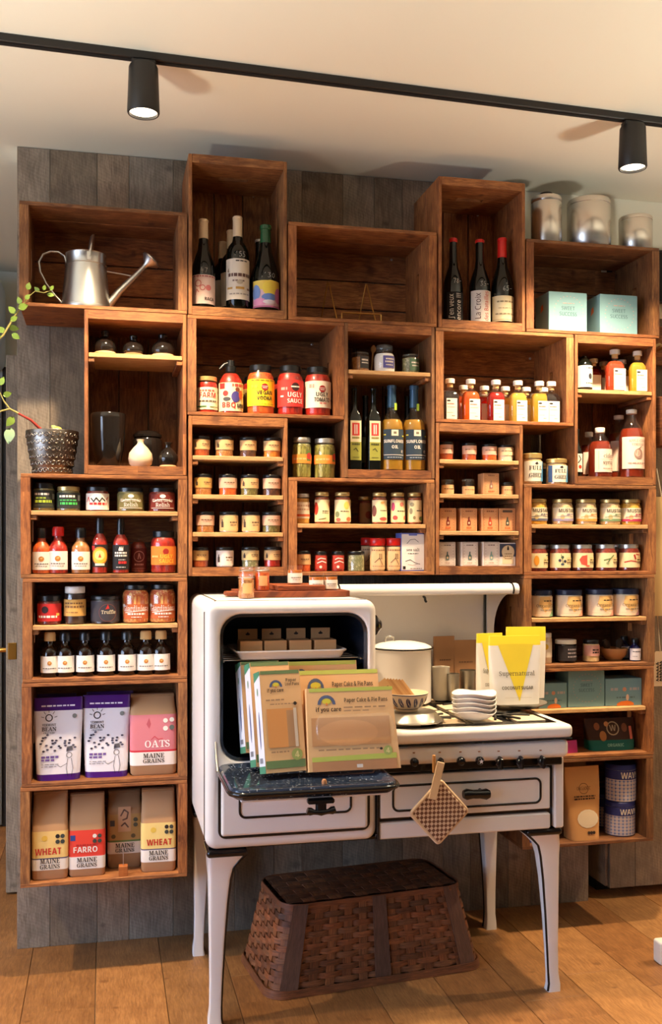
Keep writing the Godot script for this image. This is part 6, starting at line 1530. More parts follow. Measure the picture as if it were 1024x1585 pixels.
func make_right_goods():
	var W := C(228, 220, 206)
	var TEAL := C(118, 160, 170)
	var ink := C(60, 92, 98)
	var ys: Array = into("sweet")
	carton("gift_box", "pale blue box standing alone by the crate end below the canisters", "box", "pale blue boxes", 849, 908, 451, 514, ys[0], -0.035, 0.105, TEAL, sweet_front(ink), 0, [["g", [-0.1, 0.55, 0.1, 0.62, 0.06, 0.76, -0.06, 0.72], C(206, 110, 60)]])
	carton("gift_box", "pale blue box next to an identical one, nearer the crate's open end", "box", "pale blue boxes", 928, 986, 457, 520, ys[0], -0.035, 0.105, TEAL, sweet_front(ink), 0, [["g", [-0.1, 0.55, 0.1, 0.62, 0.06, 0.76, -0.06, 0.72], C(206, 110, 60)]])
	# canisters on the crate
	span = [1.326, 1.83]
	for q in [[845, 47, 292, 372.5, "brushed metal canister with a black knob pressed against the tall crate"], [910.7, 66, 297, 377, "widest brushed metal canister with a black knob"], [983, 51, 324, 383.5, "short brushed metal canister without a knob"]]:
		var n := vessel("metal_canister", q[4], "canister", "brushed metal canisters", q[0], q[1], q[2], q[3], 2.260, -0.10, {"called": "canister_body", "mat": "brushed", "seg": 40, "body": [[0.97, 0.0], [1.0, 0.015], [1.0, 0.86], [0.985, 0.87], [0.985, 0.88], [1.0, 0.885], [1.0, 0.955], [0.96, 0.985], [0.6, 1.0], [0.0, 1.0]]})
		if q[2] < 310:
			var h: float = (q[3] - q[2]) * per_px(n.position.x, -0.1)
			var b := MB.new(); b.lathe([Vector2(0.008, h), Vector2(0.010, h + 0.004), Vector2(0.021, h + 0.008), Vector2(0.021, h + 0.013), Vector2(0.012, h + 0.017), Vector2(0, h + 0.018)], 18, true, false); part(n, "knob", b, "black_lid")
	# syrups in flat flasks, three rows
	ys = into("syrup")
	var lab := [["e", -0.3, 0.88, 0.10, 0.045, INK], ["l", -0.42, 0.2, 0.70, 0.06, C(206, 100, 90), 1], ["l", -0.4, 0.3, 0.56, 0.04, C(160, 150, 140), 2], ["l", -0.42, 0.1, 0.3, 0.03, C(170, 160, 150), 3], ["l", 0.0, 0.3, 0.14, 0.04, C(110, 104, 100), 4]]
	var cols := ["l_dark", "l_orange", "l_red", "l_yellow", "l_gold", "l_dark"]
	var said := ["near-black syrup against the crate end", "orange syrup", "red syrup", "pale yellow syrup", "golden syrup", "dark purple syrup"]
	var fu := [696, 728, 767, 801, 834, 864.5]
	for k in 6:
		var o := {"body": FLASK, "p": 3.6, "dz": 0.62, "fill": cols[k], "ft": 0.70, "lid": [0.80, 1.0, 0.52, "white_lid", "stopper"], "labs": [[0.03, 0.52, 0.62, W, lab, [0.0, 0.24, 0.1, 0.22, 0.22, 0.08][k]]]}
		vessel("syrup_bottle", "white-stoppered flask of %s in the front row of its crate" % said[k], "bottle", "syrup flasks", fu[k], 28, 582 + k * 1.6, 647 + k * 1.6, ys[0], -0.045, o)
	var s2 := ["l_orange", "l_red", "l_yellow", "l_gold", "l_dark"]
	for k in 5: vessel("syrup_bottle", "white-stoppered flask in the middle row of the syrup crate", "bottle", "syrup flasks", 717 + k * 32.3, 27, 589 + k * 1.3, 648 + k * 1.3, ys[0], -0.105, {"body": FLASK, "p": 3.6, "dz": 0.62, "fill": s2[k], "ft": 0.70, "lid": [0.80, 1.0, 0.52, "white_lid", "stopper"], "labs": [[0.03, 0.52, 0.6, W, []]]})
	for k in 6: vessel("syrup_bottle", "white-stoppered flask in the back row of the syrup crate", "bottle", "syrup flasks", 689 + k * 29.5, 26, 594 + k * 1.2, 648 + k * 1.2, ys[0], -0.175, {"body": FLASK, "p": 3.6, "dz": 0.62, "fill": ["l_dark", "l_orange", "l_brown", "l_red", "l_yellow", "l_gold"][k], "ft": 0.70, "lid": [0.80, 1.0, 0.52, "white_lid", "stopper"], "labs": [[0.03, 0.52, 0.6, W, []]]})
	# ghee on the mustard crate
	span = [1.318, 1.491]
	var ghee := [["g", [0.2, 0.0, 0.5, 0.0, 0.5, 1.0, 0.34, 1.0], C(90, 160, 206)], ["g", [-0.06, 0.88, 0.04, 0.98, 0.1, 0.86, 0.02, 0.82], INK], ["t", "FULL", 0.0, 0.56, 0.2, INK, "sb", 0.55], ["t", "GHEE", 0.0, 0.20, 0.2, INK, "sb", 0.55]]
	vessel("ghee_jar", "tall gold-lidded ghee jar with a white and blue label by the spice boxes", "jar", "ghee jars", 823, 31, 698, 746, 1.4663, -0.05, {"body": SQUAT, "fill": "f_beige", "lid": [0.84, 1.0, 0.98, "gold_lid"], "labs": [[0.1, 0.74, 72, C(226, 220, 204), ghee]]})
	vessel("ghee_jar", "low gold-lidded ghee jar with a white and blue label by the cider crate", "jar", "ghee jars", 867, 33, 708, 748, 1.4663, -0.05, {"body": SQUAT, "fill": "f_beige", "lid": [0.84, 1.0, 0.98, "gold_lid"], "labs": [[0.1, 0.74, 72, C(226, 220, 204), [["r", -0.5, 0.0, -0.32, 1.0, C(60, 90, 140)]] + ghee]]})
	vessel("ghee_jar", "gold-lidded jar with a dark teal label behind the two ghee jars", "jar", "ghee jars", 848, 30, 710, 746, 1.4663, -0.14, {"body": SQUAT, "fill": "f_beige", "lid": [0.84, 1.0, 0.98, "gold_lid"], "labs": [[0.1, 0.74, 80, C(54, 96, 108), []]]})
	# cider crate
	ys = into("cider")
	var flask := func(c: String, xo: float, items: Array) -> Dictionary: return {"body": FLASK, "p": 3.6, "dz": 0.62, "fill": c, "ft": 0.72, "lid": [0.80, 1.0, 0.52, "white_lid", "stopper"], "labs": [[0.04, 0.54, 0.66, W, items, xo]]}
	vessel("syrup_bottle", "dark bottle with a plain white label on the shelf above the vinegars", "bottle", "bottles above the vinegars", 904, 24, 544, 598, ys[1], -0.05, {"body": [[0.94, 0], [1, 0.02], [1, 0.74], [0.9, 0.82], [0.5, 0.92], [0.42, 1.0]], "mat": "dark_glass", "labs": [[0.1, 0.72, 80, W, [["e", 0.12, 0.5, 0.10, 0.14, Color(0.2, 0.2, 0.22)], ["l", -0.1, 0.3, 0.86, 0.04, INK, 1], ["l", -0.1, 0.3, 0.16, 0.04, INK, 2]]]]})
	vessel("syrup_bottle", "amber flask with a white stopper on the shelf above the vinegars", "bottle", "bottles above the vinegars", 951, 30, 537, 603, ys[1], -0.045, flask.call("l_rose", 0.22, lab))
	vessel("syrup_bottle", "golden flask with a white stopper in the corner above the vinegars", "bottle", "bottles above the vinegars", 996, 27, 539, 604, ys[1], -0.045, flask.call("l_gold", 0.2, lab))
	var kk := 0
	for q in [[918, "l_red"], [934, "l_rose"], [962, "l_gold"], [984, "l_amber"]]:
		vessel("syrup_bottle", "flask in the shadowed back row above the vinegars", "bottle", "bottles above the vinegars", q[0], 26, 543, 600, ys[1], -0.125 - 0.055 * (kk % 2), flask.call(q[1], 0.0, []))
		kk += 1
	vessel("vinegar_bottle", "largest vinegar bottle, amber with an apple drawing on its label", "bottle", "vinegar bottles", 977.4, 39, 634, 740, ys[0], -0.06, {"body": CIDER, "fill": "l_brown", "ft": 0.72, "lid": [0.94, 1.0, 0.42, "white_lid"], "labs": [[0.13, 0.59, 74, C(232, 206, 190), [["t", "APPLE CIDER", 0.02, 0.84, 0.07, C(110, 84, 76), "s", 0.66], ["t", "VINEGAR", 0.02, 0.72, 0.07, C(110, 84, 76), "s", 0.6], ["e", 0.02, 0.46, 0.15, 0.17, C(150, 120, 108)], ["e", -0.01, 0.48, 0.09, 0.11, C(196, 166, 150)], ["s", [0.02, 0.62, 0.12, 0.70], 0.02, C(110, 84, 76)], ["l", -0.3, 0.34, 0.16, 0.03, C(170, 140, 126), 1]]]]})
	vessel("vinegar_bottle", "small amber cider syrup bottle with a script label", "bottle", "vinegar bottles", 928, 36, 663, 740, ys[0], -0.055, {"body": CIDER, "fill": "l_brown", "ft": 0.72, "lid": [0.90, 1.0, 0.42, "white_lid"], "labs": [[0.10, 0.56, 64, C(226, 206, 190), [["r", -0.36, 0.1, -0.35, 0.9, INK], ["t", "cider", 0.06, 0.62, 0.16, INK, "s", 0.5], ["r", -0.3, 0.54, 0.4, 0.55, INK], ["t", "syrup", 0.06, 0.34, 0.16, INK, "s", 0.5], ["l", -0.2, 0.3, 0.14, 0.03, C(150, 130, 120), 2]], 12]]})
	vessel("vinegar_bottle", "small amber bottle standing behind the cider syrup", "bottle", "vinegar bottles", 911, 30, 664, 737, ys[0], -0.135, {"body": CIDER, "fill": "l_brown", "ft": 0.72, "lid": [0.90, 1.0, 0.42, "white_lid"], "labs": [[0.10, 0.56, 60, C(226, 206, 190), []]]})
	vessel("vinegar_bottle", "tall amber bottle standing behind the largest vinegar bottle", "bottle", "vinegar bottles", 960, 36, 637, 737, ys[0], -0.15, {"body": CIDER, "fill": "l_brown", "ft": 0.72, "lid": [0.94, 1.0, 0.42, "white_lid"], "labs": [[0.13, 0.59, 70, C(226, 200, 184), []]]})
	vessel("vinegar_bottle", "slim dark bottle with a red dot on its label at the crate side", "bottle", "vinegar bottles", 893, 15, 664, 738, ys[0], -0.04, {"body": OILBOT, "mat": "dark_glass", "labs": [[0.1, 0.8 * 0.6, 80, W, [["c", 0.05, 0.28, 0.10, C(206, 60, 40)], ["s", [-0.1, 0.5, 0.1, 0.7, -0.05, 0.9], 0.05, INK]]]]})

	# spice boxes crate
	ys = into("tea")
	var KL := C(210, 170, 122); var KP := C(216, 172, 150)
	var mark := [["l", -0.3, 0.3, 0.5, 0.09, C(110, 84, 60), 1]]
	var bottle_mark := func(c: Color, y: float, s: float) -> Array: return [["g", [-0.10, y, 0.10, y, 0.10, y + 0.5 * s, 0.03, y + 0.68 * s, 0.03, y + s, -0.03, y + s, -0.03, y + 0.68 * s, -0.10, y + 0.5 * s], c], ["e", 0.0, y + 0.26 * s, 0.035, 0.05, C(226, 196, 160)]]
	var k2 := 0
	for q in [[690, 22, "f_spice_red", KP, "red spice by the crate side"], [725.5, 23, "f_spice_red", KP, "rust spice"], [756.5, 23.5, "f_orange", KP, "orange spice"], [785, 25, "f_cream", C(226, 200, 160), "cream powder"]]:
		vessel("spice_jar", "black-lidded jar of %s above the spice boxes" % q[4], "jar", "jars above the spice boxes", q[0], q[1], 680.5 + k2, 709, ys[1], -0.05, {"body": TUMBLER, "fill": q[2], "ft": 0.82, "lid": [0.86, 1.0, 0.98, "black_lid"], "labs": [[0.36, 0.84, 82, q[3], mark]]})
		k2 += 1
	vessel("spice_jar", "short clear-topped jar with a kraft label by the crate side", "jar", "jars beside the tall kraft box", 692, 20, 740, 763, ys[2], -0.05, {"body": TUMBLER, "fill": "f_cream", "ft": 0.62, "lid": [0.86, 1.0, 0.98, "glass_thick"], "labs": [[0.05, 0.64, 80, KL, mark]]})
	vessel("spice_jar", "clear glass jar with a kraft label beside the tall kraft box", "jar", "jars beside the tall kraft box", 724, 19.5, 739, 763, ys[2], -0.05, {"body": TUMBLER, "fill": "f_cream", "ft": 0.5, "lid": [0.86, 1.0, 0.98, "glass_thick"], "labs": [[0.05, 0.54, 80, KL, mark]]})
	vessel("spice_jar", "short dark-lidded jar with a kraft label in the corner of its shelf", "jar", "jars beside the tall kraft box", 790, 20, 744, 764, ys[2], -0.05, {"body": TUMBLER, "fill": "f_spice_red", "ft": 0.7, "lid": [0.82, 1.0, 0.98, "black_lid"], "labs": [[0.05, 0.7, 75, KL, mark]]})
	var deco := func(c: Color) -> Array:
		var o := [["r", -0.42, 0.05, -0.40, 0.95, c], ["r", 0.40, 0.05, 0.42, 0.95, c], ["r", -0.42, 0.95, 0.42, 0.965, c], ["r", -0.42, 0.04, 0.42, 0.055, c]]
		for k in 7:
			o.append(["c", -0.34, 0.14 + k * 0.12, 0.018, c]); o.append(["c", 0.34, 0.14 + k * 0.12, 0.018, c])
		return o
	carton("spice_box", "tall kraft spice box standing among small jars", "box", "kraft spice boxes", 747.7, 772, 730, 763.5, ys[2], -0.03, 0.05, C(206, 152, 104), deco.call(C(170, 110, 76)) + bottle_mark.call(C(150, 110, 96), 0.3, 0.36) + [["l", -0.2, 0.2, 0.86, 0.05, C(150, 100, 70), 1], ["l", -0.2, 0.2, 0.14, 0.05, C(206, 90, 50), 2]])
	k2 = 0
	for q in [[693, C(130, 40, 30), "a maroon bottle by the crate side"], [725.3, C(120, 30, 26), "a dark red bottle"], [758, C(190, 70, 40), "an orange bottle"], [791, C(70, 80, 64), "a green bottle and a dark band"]]:
		carton("spice_box", "kraft spice box printed with " + q[2], "box", "kraft spice boxes", q[0] - 12.6, q[0] + 12.6, 785, 820.5, ys[3], -0.03, 0.05, C(210, 148, 98), deco.call(C(176, 108, 70)) + bottle_mark.call(q[1], 0.26, 0.36) + [["l", -0.22, 0.22, 0.84, 0.06, C(150, 90, 60), 3], ["l", -0.16, 0.16, 0.12, 0.06, C(214, 100, 50), 4]] + ([["r", -0.3, 0.82, 0.3, 0.92, C(90, 70, 54)]] if k2 == 3 else []))
		k2 += 1
	k2 = 0
	for q in [[692, C(96, 116, 106), "a grey-green bottle by the crate side"], [726.7, C(90, 120, 110), "a sage bottle"], [760, C(140, 176, 166), "a pale mint bottle"]]:
		carton("spice_box", "white spice box printed with " + q[2], "box", "white spice boxes", q[0] - 12.8, q[0] + 12.8, 839, 876.5, ys[0], -0.03, 0.05, C(228, 214, 200), deco.call(C(186, 166, 156)) + bottle_mark.call(q[1], 0.26, 0.34) + [["l", -0.22, 0.22, 0.84, 0.05, C(150, 130, 120), 5], ["l", -0.16, 0.16, 0.12, 0.04, C(190, 160, 140), 6], ["r", -0.5, 0.97, 0.5, 0.98, C(170, 160, 150)]])
	var arch := [["r", -0.5, 0.4, 0.5, 0.95, C(54, 64, 88)], ["e", 0.02, 0.60, 0.30, 0.30, C(222, 200, 160)], ["r", -0.33, 0.08, 0.37, 0.62, C(222, 200, 160)], ["o", 0.02, 0.60, 0.30, 0.015, C(150, 110, 60)], ["g", [-0.04, 0.68, 0.08, 0.68, 0.08, 0.76, 0.04, 0.86, 0.0, 0.86, -0.04, 0.76], INK], ["l", -0.2, 0.25, 0.5, 0.04, C(140, 110, 70), 7], ["l", -0.2, 0.25, 0.4, 0.04, C(160, 130, 90), 8], ["l", -0.2, 0.25, 0.3, 0.03, C(160, 130, 90), 9]]
	carton("spice_box", "white and navy spice box with a cream arch", "box", "white spice boxes", 778, 802.5, 841, 877, ys[0], -0.03, 0.05, C(228, 218, 208), arch)

	# mustards and jams
	ys = into("mustard")
	var band := [["grey", C(90, 96, 116), "f_mustard"], ["lilac", C(150, 140, 170), "f_beige"], ["ochre", C(206, 150, 70), "f_beige"], ["green", C(110, 140, 100), "f_beige"], ["crimson", C(180, 50, 90), "f_mustard"]]
	for k in 5:
		vessel("mustard_jar", "gold-lidded mustard jar with a %s band on its label" % band[k][0], "jar", "mustard jars", [830, 869.5, 906, 943, 982][k], 33, 770.5, 810, ys[1], -0.055, {"body": SQUAT, "fill": band[k][2], "lid": [0.86, 1.0, 0.92, "gold_lid"], "labs": [[0.14, 0.66, 84, C(226, 214, 186), [["r", -0.5, 0.0, 0.5, 0.18, band[k][1]], ["e", -0.14, 0.3, 0.16, 0.2, C(190, 170, 120)], ["t", "MUSTARD", 0.06, 0.66, 0.24, C(76, 66, 50), "ab", 0.62], ["l", 0.0, 0.4, 0.46, 0.08, band[k][1], 1], ["s", [-0.3, 0.3, 0.0, 0.4, 0.4, 0.26], 0.04, band[k][1]]]]]})
	var fruit := [["a yellow fruit", [["e", -0.14, 0.5, 0.18, 0.34, C(236, 160, 50)], ["e", -0.36, 0.76, 0.12, 0.12, C(90, 120, 60)], ["s", [0.2, 0.84, 0.4, 0.9], 0.06, C(90, 120, 60)]]], ["dark berries", [["e", -0.06, 0.72, 0.1, 0.1, C(60, 80, 60)], ["e", -0.14, 0.5, 0.1, 0.1, C(50, 50, 70)], ["e", 0.02, 0.44, 0.1, 0.1, C(40, 44, 64)], ["e", -0.06, 0.24, 0.12, 0.08, C(60, 76, 90)], ["s", [-0.1, 0.9, -0.04, 0.3], 0.04, C(80, 100, 70)]]], ["a red watermelon slice", [["g", [0.0, 0.12, 0.0, 0.86, -0.16, 0.8, -0.24, 0.55, -0.18, 0.24], C(226, 80, 60)], ["e", 0.02, 0.12, 0.14, 0.06, C(214, 90, 70)]]], ["green leaves", [["s", [-0.2, 0.5, 0.0, 0.62, 0.1, 0.84], 0.08, C(100, 130, 70)], ["s", [-0.1, 0.3, -0.02, 0.6], 0.08, C(90, 110, 70)], ["e", -0.1, 0.3, 0.1, 0.08, C(150, 160, 110)], ["e", 0.4, 0.3, 0.08, 0.2, C(214, 100, 80)]]], ["red chillies", [["s", [-0.3, 0.36, -0.1, 0.46, 0.08, 0.4], 0.07, C(190, 50, 40)], ["s", [0.0, 0.84, 0.04, 0.6], 0.12, C(170, 40, 36)], ["s", [0.06, 0.9, 0.2, 0.86], 0.06, C(190, 60, 50)]]]]
	for k in 5:
		vessel("jam_jar", "silver-lidded jam jar with %s on its cream label" % fruit[k][0], "jar", "jam jars", [830, 865.5, 900.5, 936.5, 972.5][k], 33.5, 843, 884, ys[0], -0.055, {"body": SQUAT, "fill": "f_jam", "lid": [0.84, 1.0, 0.88, "silver_lid"], "labs": [[0.13, 0.68, 84, C(234, 214, 166), fruit[k][1] + [["r", 0.08, 0.38, 0.34, 0.70, C(226, 200, 140)], ["l", 0.1, 0.34, 0.5, 0.06, INK, 1], ["l", 0.1, 0.34, 0.36, 0.05, INK, 2], ["l", 0.1, 0.3, 0.24, 0.04, C(120, 100, 80), 3]]]]})
	for k in 5: vessel("jam_jar", "jam jar in the shadowed back row of the mustard crate", "jar", "jam jars", 838 + k * 32, 27.5, 842, 882, ys[0], -0.15, {"body": SQUAT, "fill": "f_jam", "lid": [0.84, 1.0, 0.88, "silver_lid"]})

	# tea jars
	ys = into("teajar")
	k2 = 0
	for q in [[836, 36, C(140, 190, 150), "green"], [879, 42, C(226, 160, 130), "peach"], [926.5, 42, C(226, 160, 140), "rose"], [978, 42, C(190, 150, 176), "lilac"]]:
		vessel("tea_jar", "dark blue-lidded tea jar with a %s corner on its label" % q[3], "jar", "tea jars", q[0], q[1], 914, 956, ys[1], -0.065, {"body": TUMBLER, "fill": "f_cream", "lid": [0.80, 1.0, 1.0, "blue_lid"], "labs": [[0.04, 0.76, 80, C(228, 208, 180), [["g", [-0.16, 1.0, 0.16, 1.0, 0.26, 0.6, 0.0, 0.2, -0.2, 0.6], C(226, 180, 110)], ["g", [0.5, 0.0, 0.5, 0.66, 0.12, 0.0], q[2]], ["l", -0.05, 0.24, 0.76, 0.05, INK, 1], ["t", "Organic Tea", 0.08, 0.46, 0.15, C(76, 70, 60), "s", 0.7], ["l", -0.15, 0.3, 0.3, 0.05, C(140, 126, 104), 2], ["r", -0.35, 0.14, 0.1, 0.15, C(170, 150, 130)]]]]})
		k2 += 1
	for q in [[833, -0.1], [845, -0.05]]: vessel("vitamin_bottle", "white-capped cream bottle behind the yellow sugar pouch", "bottle", "white-capped bottles", q[0], 17, 979 + absf(q[1]) * 10, 1026, ys[0], q[1], {"body": JAR, "mat": "ceramic_cream", "called": "bottle_body", "lid": [0.86, 1.0, 0.94, "white_lid"], "labs": [[0.2, 0.7, 80, C(232, 216, 190), [["e", -0.2, 0.7, 0.2, 0.2, C(236, 196, 60)]]]]})
	vessel("dark_jar", "white-lidded black jar with faint lettering by the wooden bowl's shelf", "jar", "", 875, 33, 991, 1026, ys[0], -0.06, {"body": SQUAT, "mat": "brown_glass", "lid": [0.82, 1.0, 1.0, "white_lid"], "labs": [[0.1, 0.76, 70, C(36, 30, 34), [["l", -0.1, 0.3, 0.7, 0.1, C(160, 150, 156), 1], ["l", -0.1, 0.3, 0.46, 0.1, C(160, 150, 156), 2], ["l", -0.1, 0.36, 0.22, 0.1, C(160, 150, 156), 3]]]]})
	vessel("balm_jar", "small dark-lidded jar with a pink label beside the wooden bowl", "jar", "", 914, 26, 991, 1025, ys[0], -0.06, {"body": JAR, "fill": "f_beige", "lid": [0.78, 1.0, 0.92, "black_lid"], "labs": [[0.28, 0.76, 80, C(214, 160, 150), [["l", -0.1, 0.2, 0.5, 0.14, INK, 1], ["l", -0.1, 0.2, 0.26, 0.14, INK, 2]]]]})
	var bp := px(949, 1022, -0.085)
	var bowl := thing("wooden_bowl", "turned wooden bowl between the pink-labelled jar and the blue bottles", "bowl", Vector3(bp.x, ys[0] + 0.0003, -0.085))
	var b := MB.new(); b.lathe([Vector2(0.026, 0), Vector2(0.028, 0.003), Vector2(0.042, 0.018), Vector2(0.0475, 0.038), Vector2(0.0465, 0.041), Vector2(0.044, 0.039), Vector2(0.038, 0.02), Vector2(0.02, 0.008)], 32); part(bowl, "bowl_body", b, "wood_bowl")
	for q in [[-0.022, 0.4, "shaving_brush", "stubby wooden brush lying in the turned bowl"], [0.016, -0.3, "shaving_brush", "slim wooden brush leaning in the turned bowl"]]:
		var sb := thing(q[2], q[3], "brush", bowl.position + Vector3(q[0] * 0.5, 0.012, 0.0))
		b = MB.new(); b.lathe([Vector2(0.008, 0), Vector2(0.012, 0.006), Vector2(0.007, 0.02), Vector2(0.009, 0.03)], 14); b.moved(Transform3D(Basis(Vector3(0, 0, 1), q[1]), Vector3.ZERO)); part(sb, "handle", b, "kraft_dark")
		b = MB.new(); b.lathe([Vector2(0.009, 0.03), Vector2(0.013, 0.05), Vector2(0.008, 0.06), Vector2(0, 0.062)], 14); b.moved(Transform3D(Basis(Vector3(0, 0, 1), q[1]), Vector3.ZERO)); part(sb, "bristles", b, "soil")
	for q in [[989, -0.045, "small blue bottle with a white label in front of another"], [975, -0.115, "small blue bottle half hidden behind its twin"]]:
		vessel("blue_bottle", q[2], "bottle", "small blue bottles", q[0], 18, 986, 1021, ys[0], q[1], {"body": DASH, "mat": "blue_glass", "lid": [0.8, 1.0, 0.6, "black_lid", "tall"], "labs": [[0.05, 0.56, 80, C(218, 214, 222), [["l", -0.3, 0.2, 0.7, 0.08, C(70, 70, 90), 1], ["g", [0.2, 0.1, 0.36, 0.1, 0.3, 0.5], INK], ["l", -0.3, 0.0, 0.3, 0.05, C(120, 120, 140), 2]]]]})

	# pale blue boxes lower down
	ys = into("blue")
	var pump := [["c", 0.02, 0.6, 0.08, C(206, 150, 120)], ["l", -0.36, -0.14, 0.56, 0.10, C(176, 170, 170), 1], ["l", 0.16, 0.42, 0.56, 0.10, C(176, 170, 170), 2], ["l", -0.2, 0.3, 0.28, 0.05, C(90, 120, 120), 3], ["g", [-0.2, 0.01, 0.28, 0.01, 0.27, 0.09, 0.18, 0.16, 0.05, 0.18, -0.08, 0.16, -0.18, 0.09], C(226, 120, 40)], ["e", 0.1, 0.3, 0.06, 0.12, C(226, 190, 160)]]
	carton("gift_box", "pale blue box with an orange pumpkin, half behind the yellow sugar pouch", "box", "pale blue boxes by the stove", 833, 877, 1060, 1099, ys[1], -0.03, 0.10, C(118, 160, 170), pump)
	carton("gift_box", "tallest pale blue box, upright between two pumpkin boxes", "box", "pale blue boxes by the stove", 879, 935, 1041, 1097.5, ys[1], -0.03, 0.10, C(118, 160, 170), sweet_front(ink))
	carton("gift_box", "pale blue box with an orange pumpkin by the open crate end", "box", "pale blue boxes by the stove", 937, 993, 1053, 1095, ys[1], -0.03, 0.10, C(118, 160, 170), pump)
	pouch("snack_bag", "dark clear-fronted snack bag with a teal lower band", "bag", "", 912, 986, 1112, 1159, ys[0], -0.08, 0.075, [[0, 0.32, C(26, 104, 96)], [0.32, 1.0, C(62, 40, 30)]], [["o", 0.04, 0.68, 0.22, 0.04, C(176, 166, 140)], ["t", "W", 0.04, 0.6, 0.18, C(176, 166, 140), "ab", 0.2], ["e", -0.2, 0.45, 0.12, 0.16, C(170, 120, 70)], ["e", -0.32, 0.75, 0.1, 0.12, C(140, 90, 60)], ["e", 0.30, 0.7, 0.1, 0.14, C(120, 74, 50)], ["e", -0.1, 0.82, 0.08, 0.08, C(200, 150, 100)], ["t", "ORGANIC", 0.06, 0.12, 0.09, C(150, 206, 190), "ab", 0.5], ["r", 0.40, 0.34, 0.46, 0.74, C(200, 110, 90)]], "foil", -4)
	pouch("snack_bag", "magenta sachet corner poking out beside the stove edge", "bag", "", 868, 893, 1152, 1170, ys[0], -0.05, 0.03, [[0, 1.0, C(190, 40, 120)]], [], "foil", 10)
	# tins and kraft pouch
	ys = into("tins")
	pouch("flour_pouch", "kraft stand-up pouch with an oval window beside the plaid tins", "pouch", "", 872, 926, 1200, 1310, ys[0], -0.055, 0.075, [[0, 1.0, C(204, 150, 92)]], [["e", 0.08, 0.29, 0.16, 0.125, C(236, 222, 196)], ["e", 0.08, 0.29, 0.145, 0.112, C(232, 214, 182)], ["o", 0.0, 0.70, 0.075, 0.006, C(90, 66, 44)], ["t", "ORGANIC", 0.0, 0.68, 0.045, C(90, 66, 44), "s", 0.5], ["l", -0.36, 0.4, 0.585, 0.018, C(80, 58, 40), 1], ["l", -0.36, 0.4, 0.55, 0.02, C(60, 44, 32), 2], ["c", 0.08, 0.10, 0.022, C(60, 44, 36)], ["c", 0.17, 0.10, 0.022, C(60, 44, 36)], ["c", 0.26, 0.10, 0.022, C(60, 44, 36)]], "paper", 2, 0.82)
	pouch("flour_pouch", "brown pouch top behind the kraft pouch with the window", "pouch", "", 866, 906, 1188, 1290, ys[0], -0.16, 0.06, [[0, 1.0, C(150, 100, 60)]], [], "paper")
	var plaid := []
	for k in 6:
		var y := 0.05 + k * 0.115
		plaid.append(["r", -0.5, y, 0.5, y + 0.04, C(176, 180, 206)])
		plaid.append(["r", -0.5, y + 0.07, 0.5, y + 0.078, C(190, 140, 140)])
	for k in 13:
		var x := -0.48 + k * 0.077
		plaid.append(["r", x, 0.0, x + 0.024, 0.70, C(166, 172, 202)])
		plaid.append(["r", x + 0.048, 0.0, x + 0.053, 0.70, C(196, 150, 150)])
		for q in 6: plaid.append(["r", x, 0.05 + q * 0.115, x + 0.024, 0.09 + q * 0.115, C(62, 72, 146)])
	plaid += [["r", -0.5, 0.70, 0.5, 1.0, C(34, 44, 112)], ["t", "WAVY", 0.06, 0.74, 0.19, C(226, 216, 200), "ab", 0.40]]
	var tin := {"called": "tin_body", "mat": "navy", "seg": 32, "body": [[0.97, 0.0], [1.0, 0.02], [1.0, 0.84], [0.98, 0.86], [1.02, 0.87], [1.02, 0.98], [0.98, 1.0]], "labs": [[0.03, 0.86, 95, C(224, 212, 204), plaid]]}
	var low := vessel("plaid_tin", "lower of two stacked plaid tins with navy lids", "tin", "plaid tins", 958, 46, 1250, 1302, ys[0], -0.075, tin)
	var th: float = 52 * per_px(low.position.x, -0.075)
	vessel("plaid_tin", "upper of two stacked plaid tins with navy lids", "tin", "plaid tins", 960, 46.5, 1190, 1247, ys[0] + th, -0.075, tin)
	vessel("plaid_tin", "plaid tin in the shadow behind the stacked pair", "tin", "plaid tins", 935, 42, 1245, 1296, ys[0], -0.185, tin)
	pouch("coffee_bag", "blue bag at the crate end behind the stove leg", "bag", "", 812, 836, 1284, 1314, ys[0], -0.05, 0.03, [[0, 1.0, C(40, 60, 150)]], [["l", -0.3, 0.4, 0.4, 0.1, C(190, 196, 220), 1]])

# a carton standing tipped back on the oven door; local origin at the middle of its lower front edge
func lean_box(called: String, label: String, group: String, ul: float, z: float, wb: float, wt: float, h: float, d: float, lean: float, col: Color, items: Array, side: Array, sill := 0.0) -> Node3D:
	var x := px(ul, 0, z).x + wb / 2
	var o := thing(called, label, "box", Vector3(x, 0.6952 + sill + d * sin(lean), z), 0, group)
	var tilt := Transform3D(Basis(Vector3.RIGHT, -lean), Vector3.ZERO)
	var b := MB.new().tint(col)
	b.prism(PackedVector2Array([Vector2(-wb / 2, 0), Vector2(wb / 2, 0), Vector2(wb / 2 + (wt - wb) * 0.5, h), Vector2(-wb / 2 + (wb - wt) * 0.1, h)]), -d, 0)
	b.moved(tilt)
	part(o, "carton_body", b, "paper")
	b = print_mesh(items, (wb + wt) / 2 * 0.97, h, 0.0); b.moved(tilt); part(o, "print", b, "print")
	if side:
		b = print_mesh(side, d, h, 0.0); b.moved(tilt * Transform3D(Basis(Vector3.UP, -PI / 2), Vector3(-wb / 2 - 0.0004, 0, -d / 2))); part(o, "side_print", b, "print")
	return o

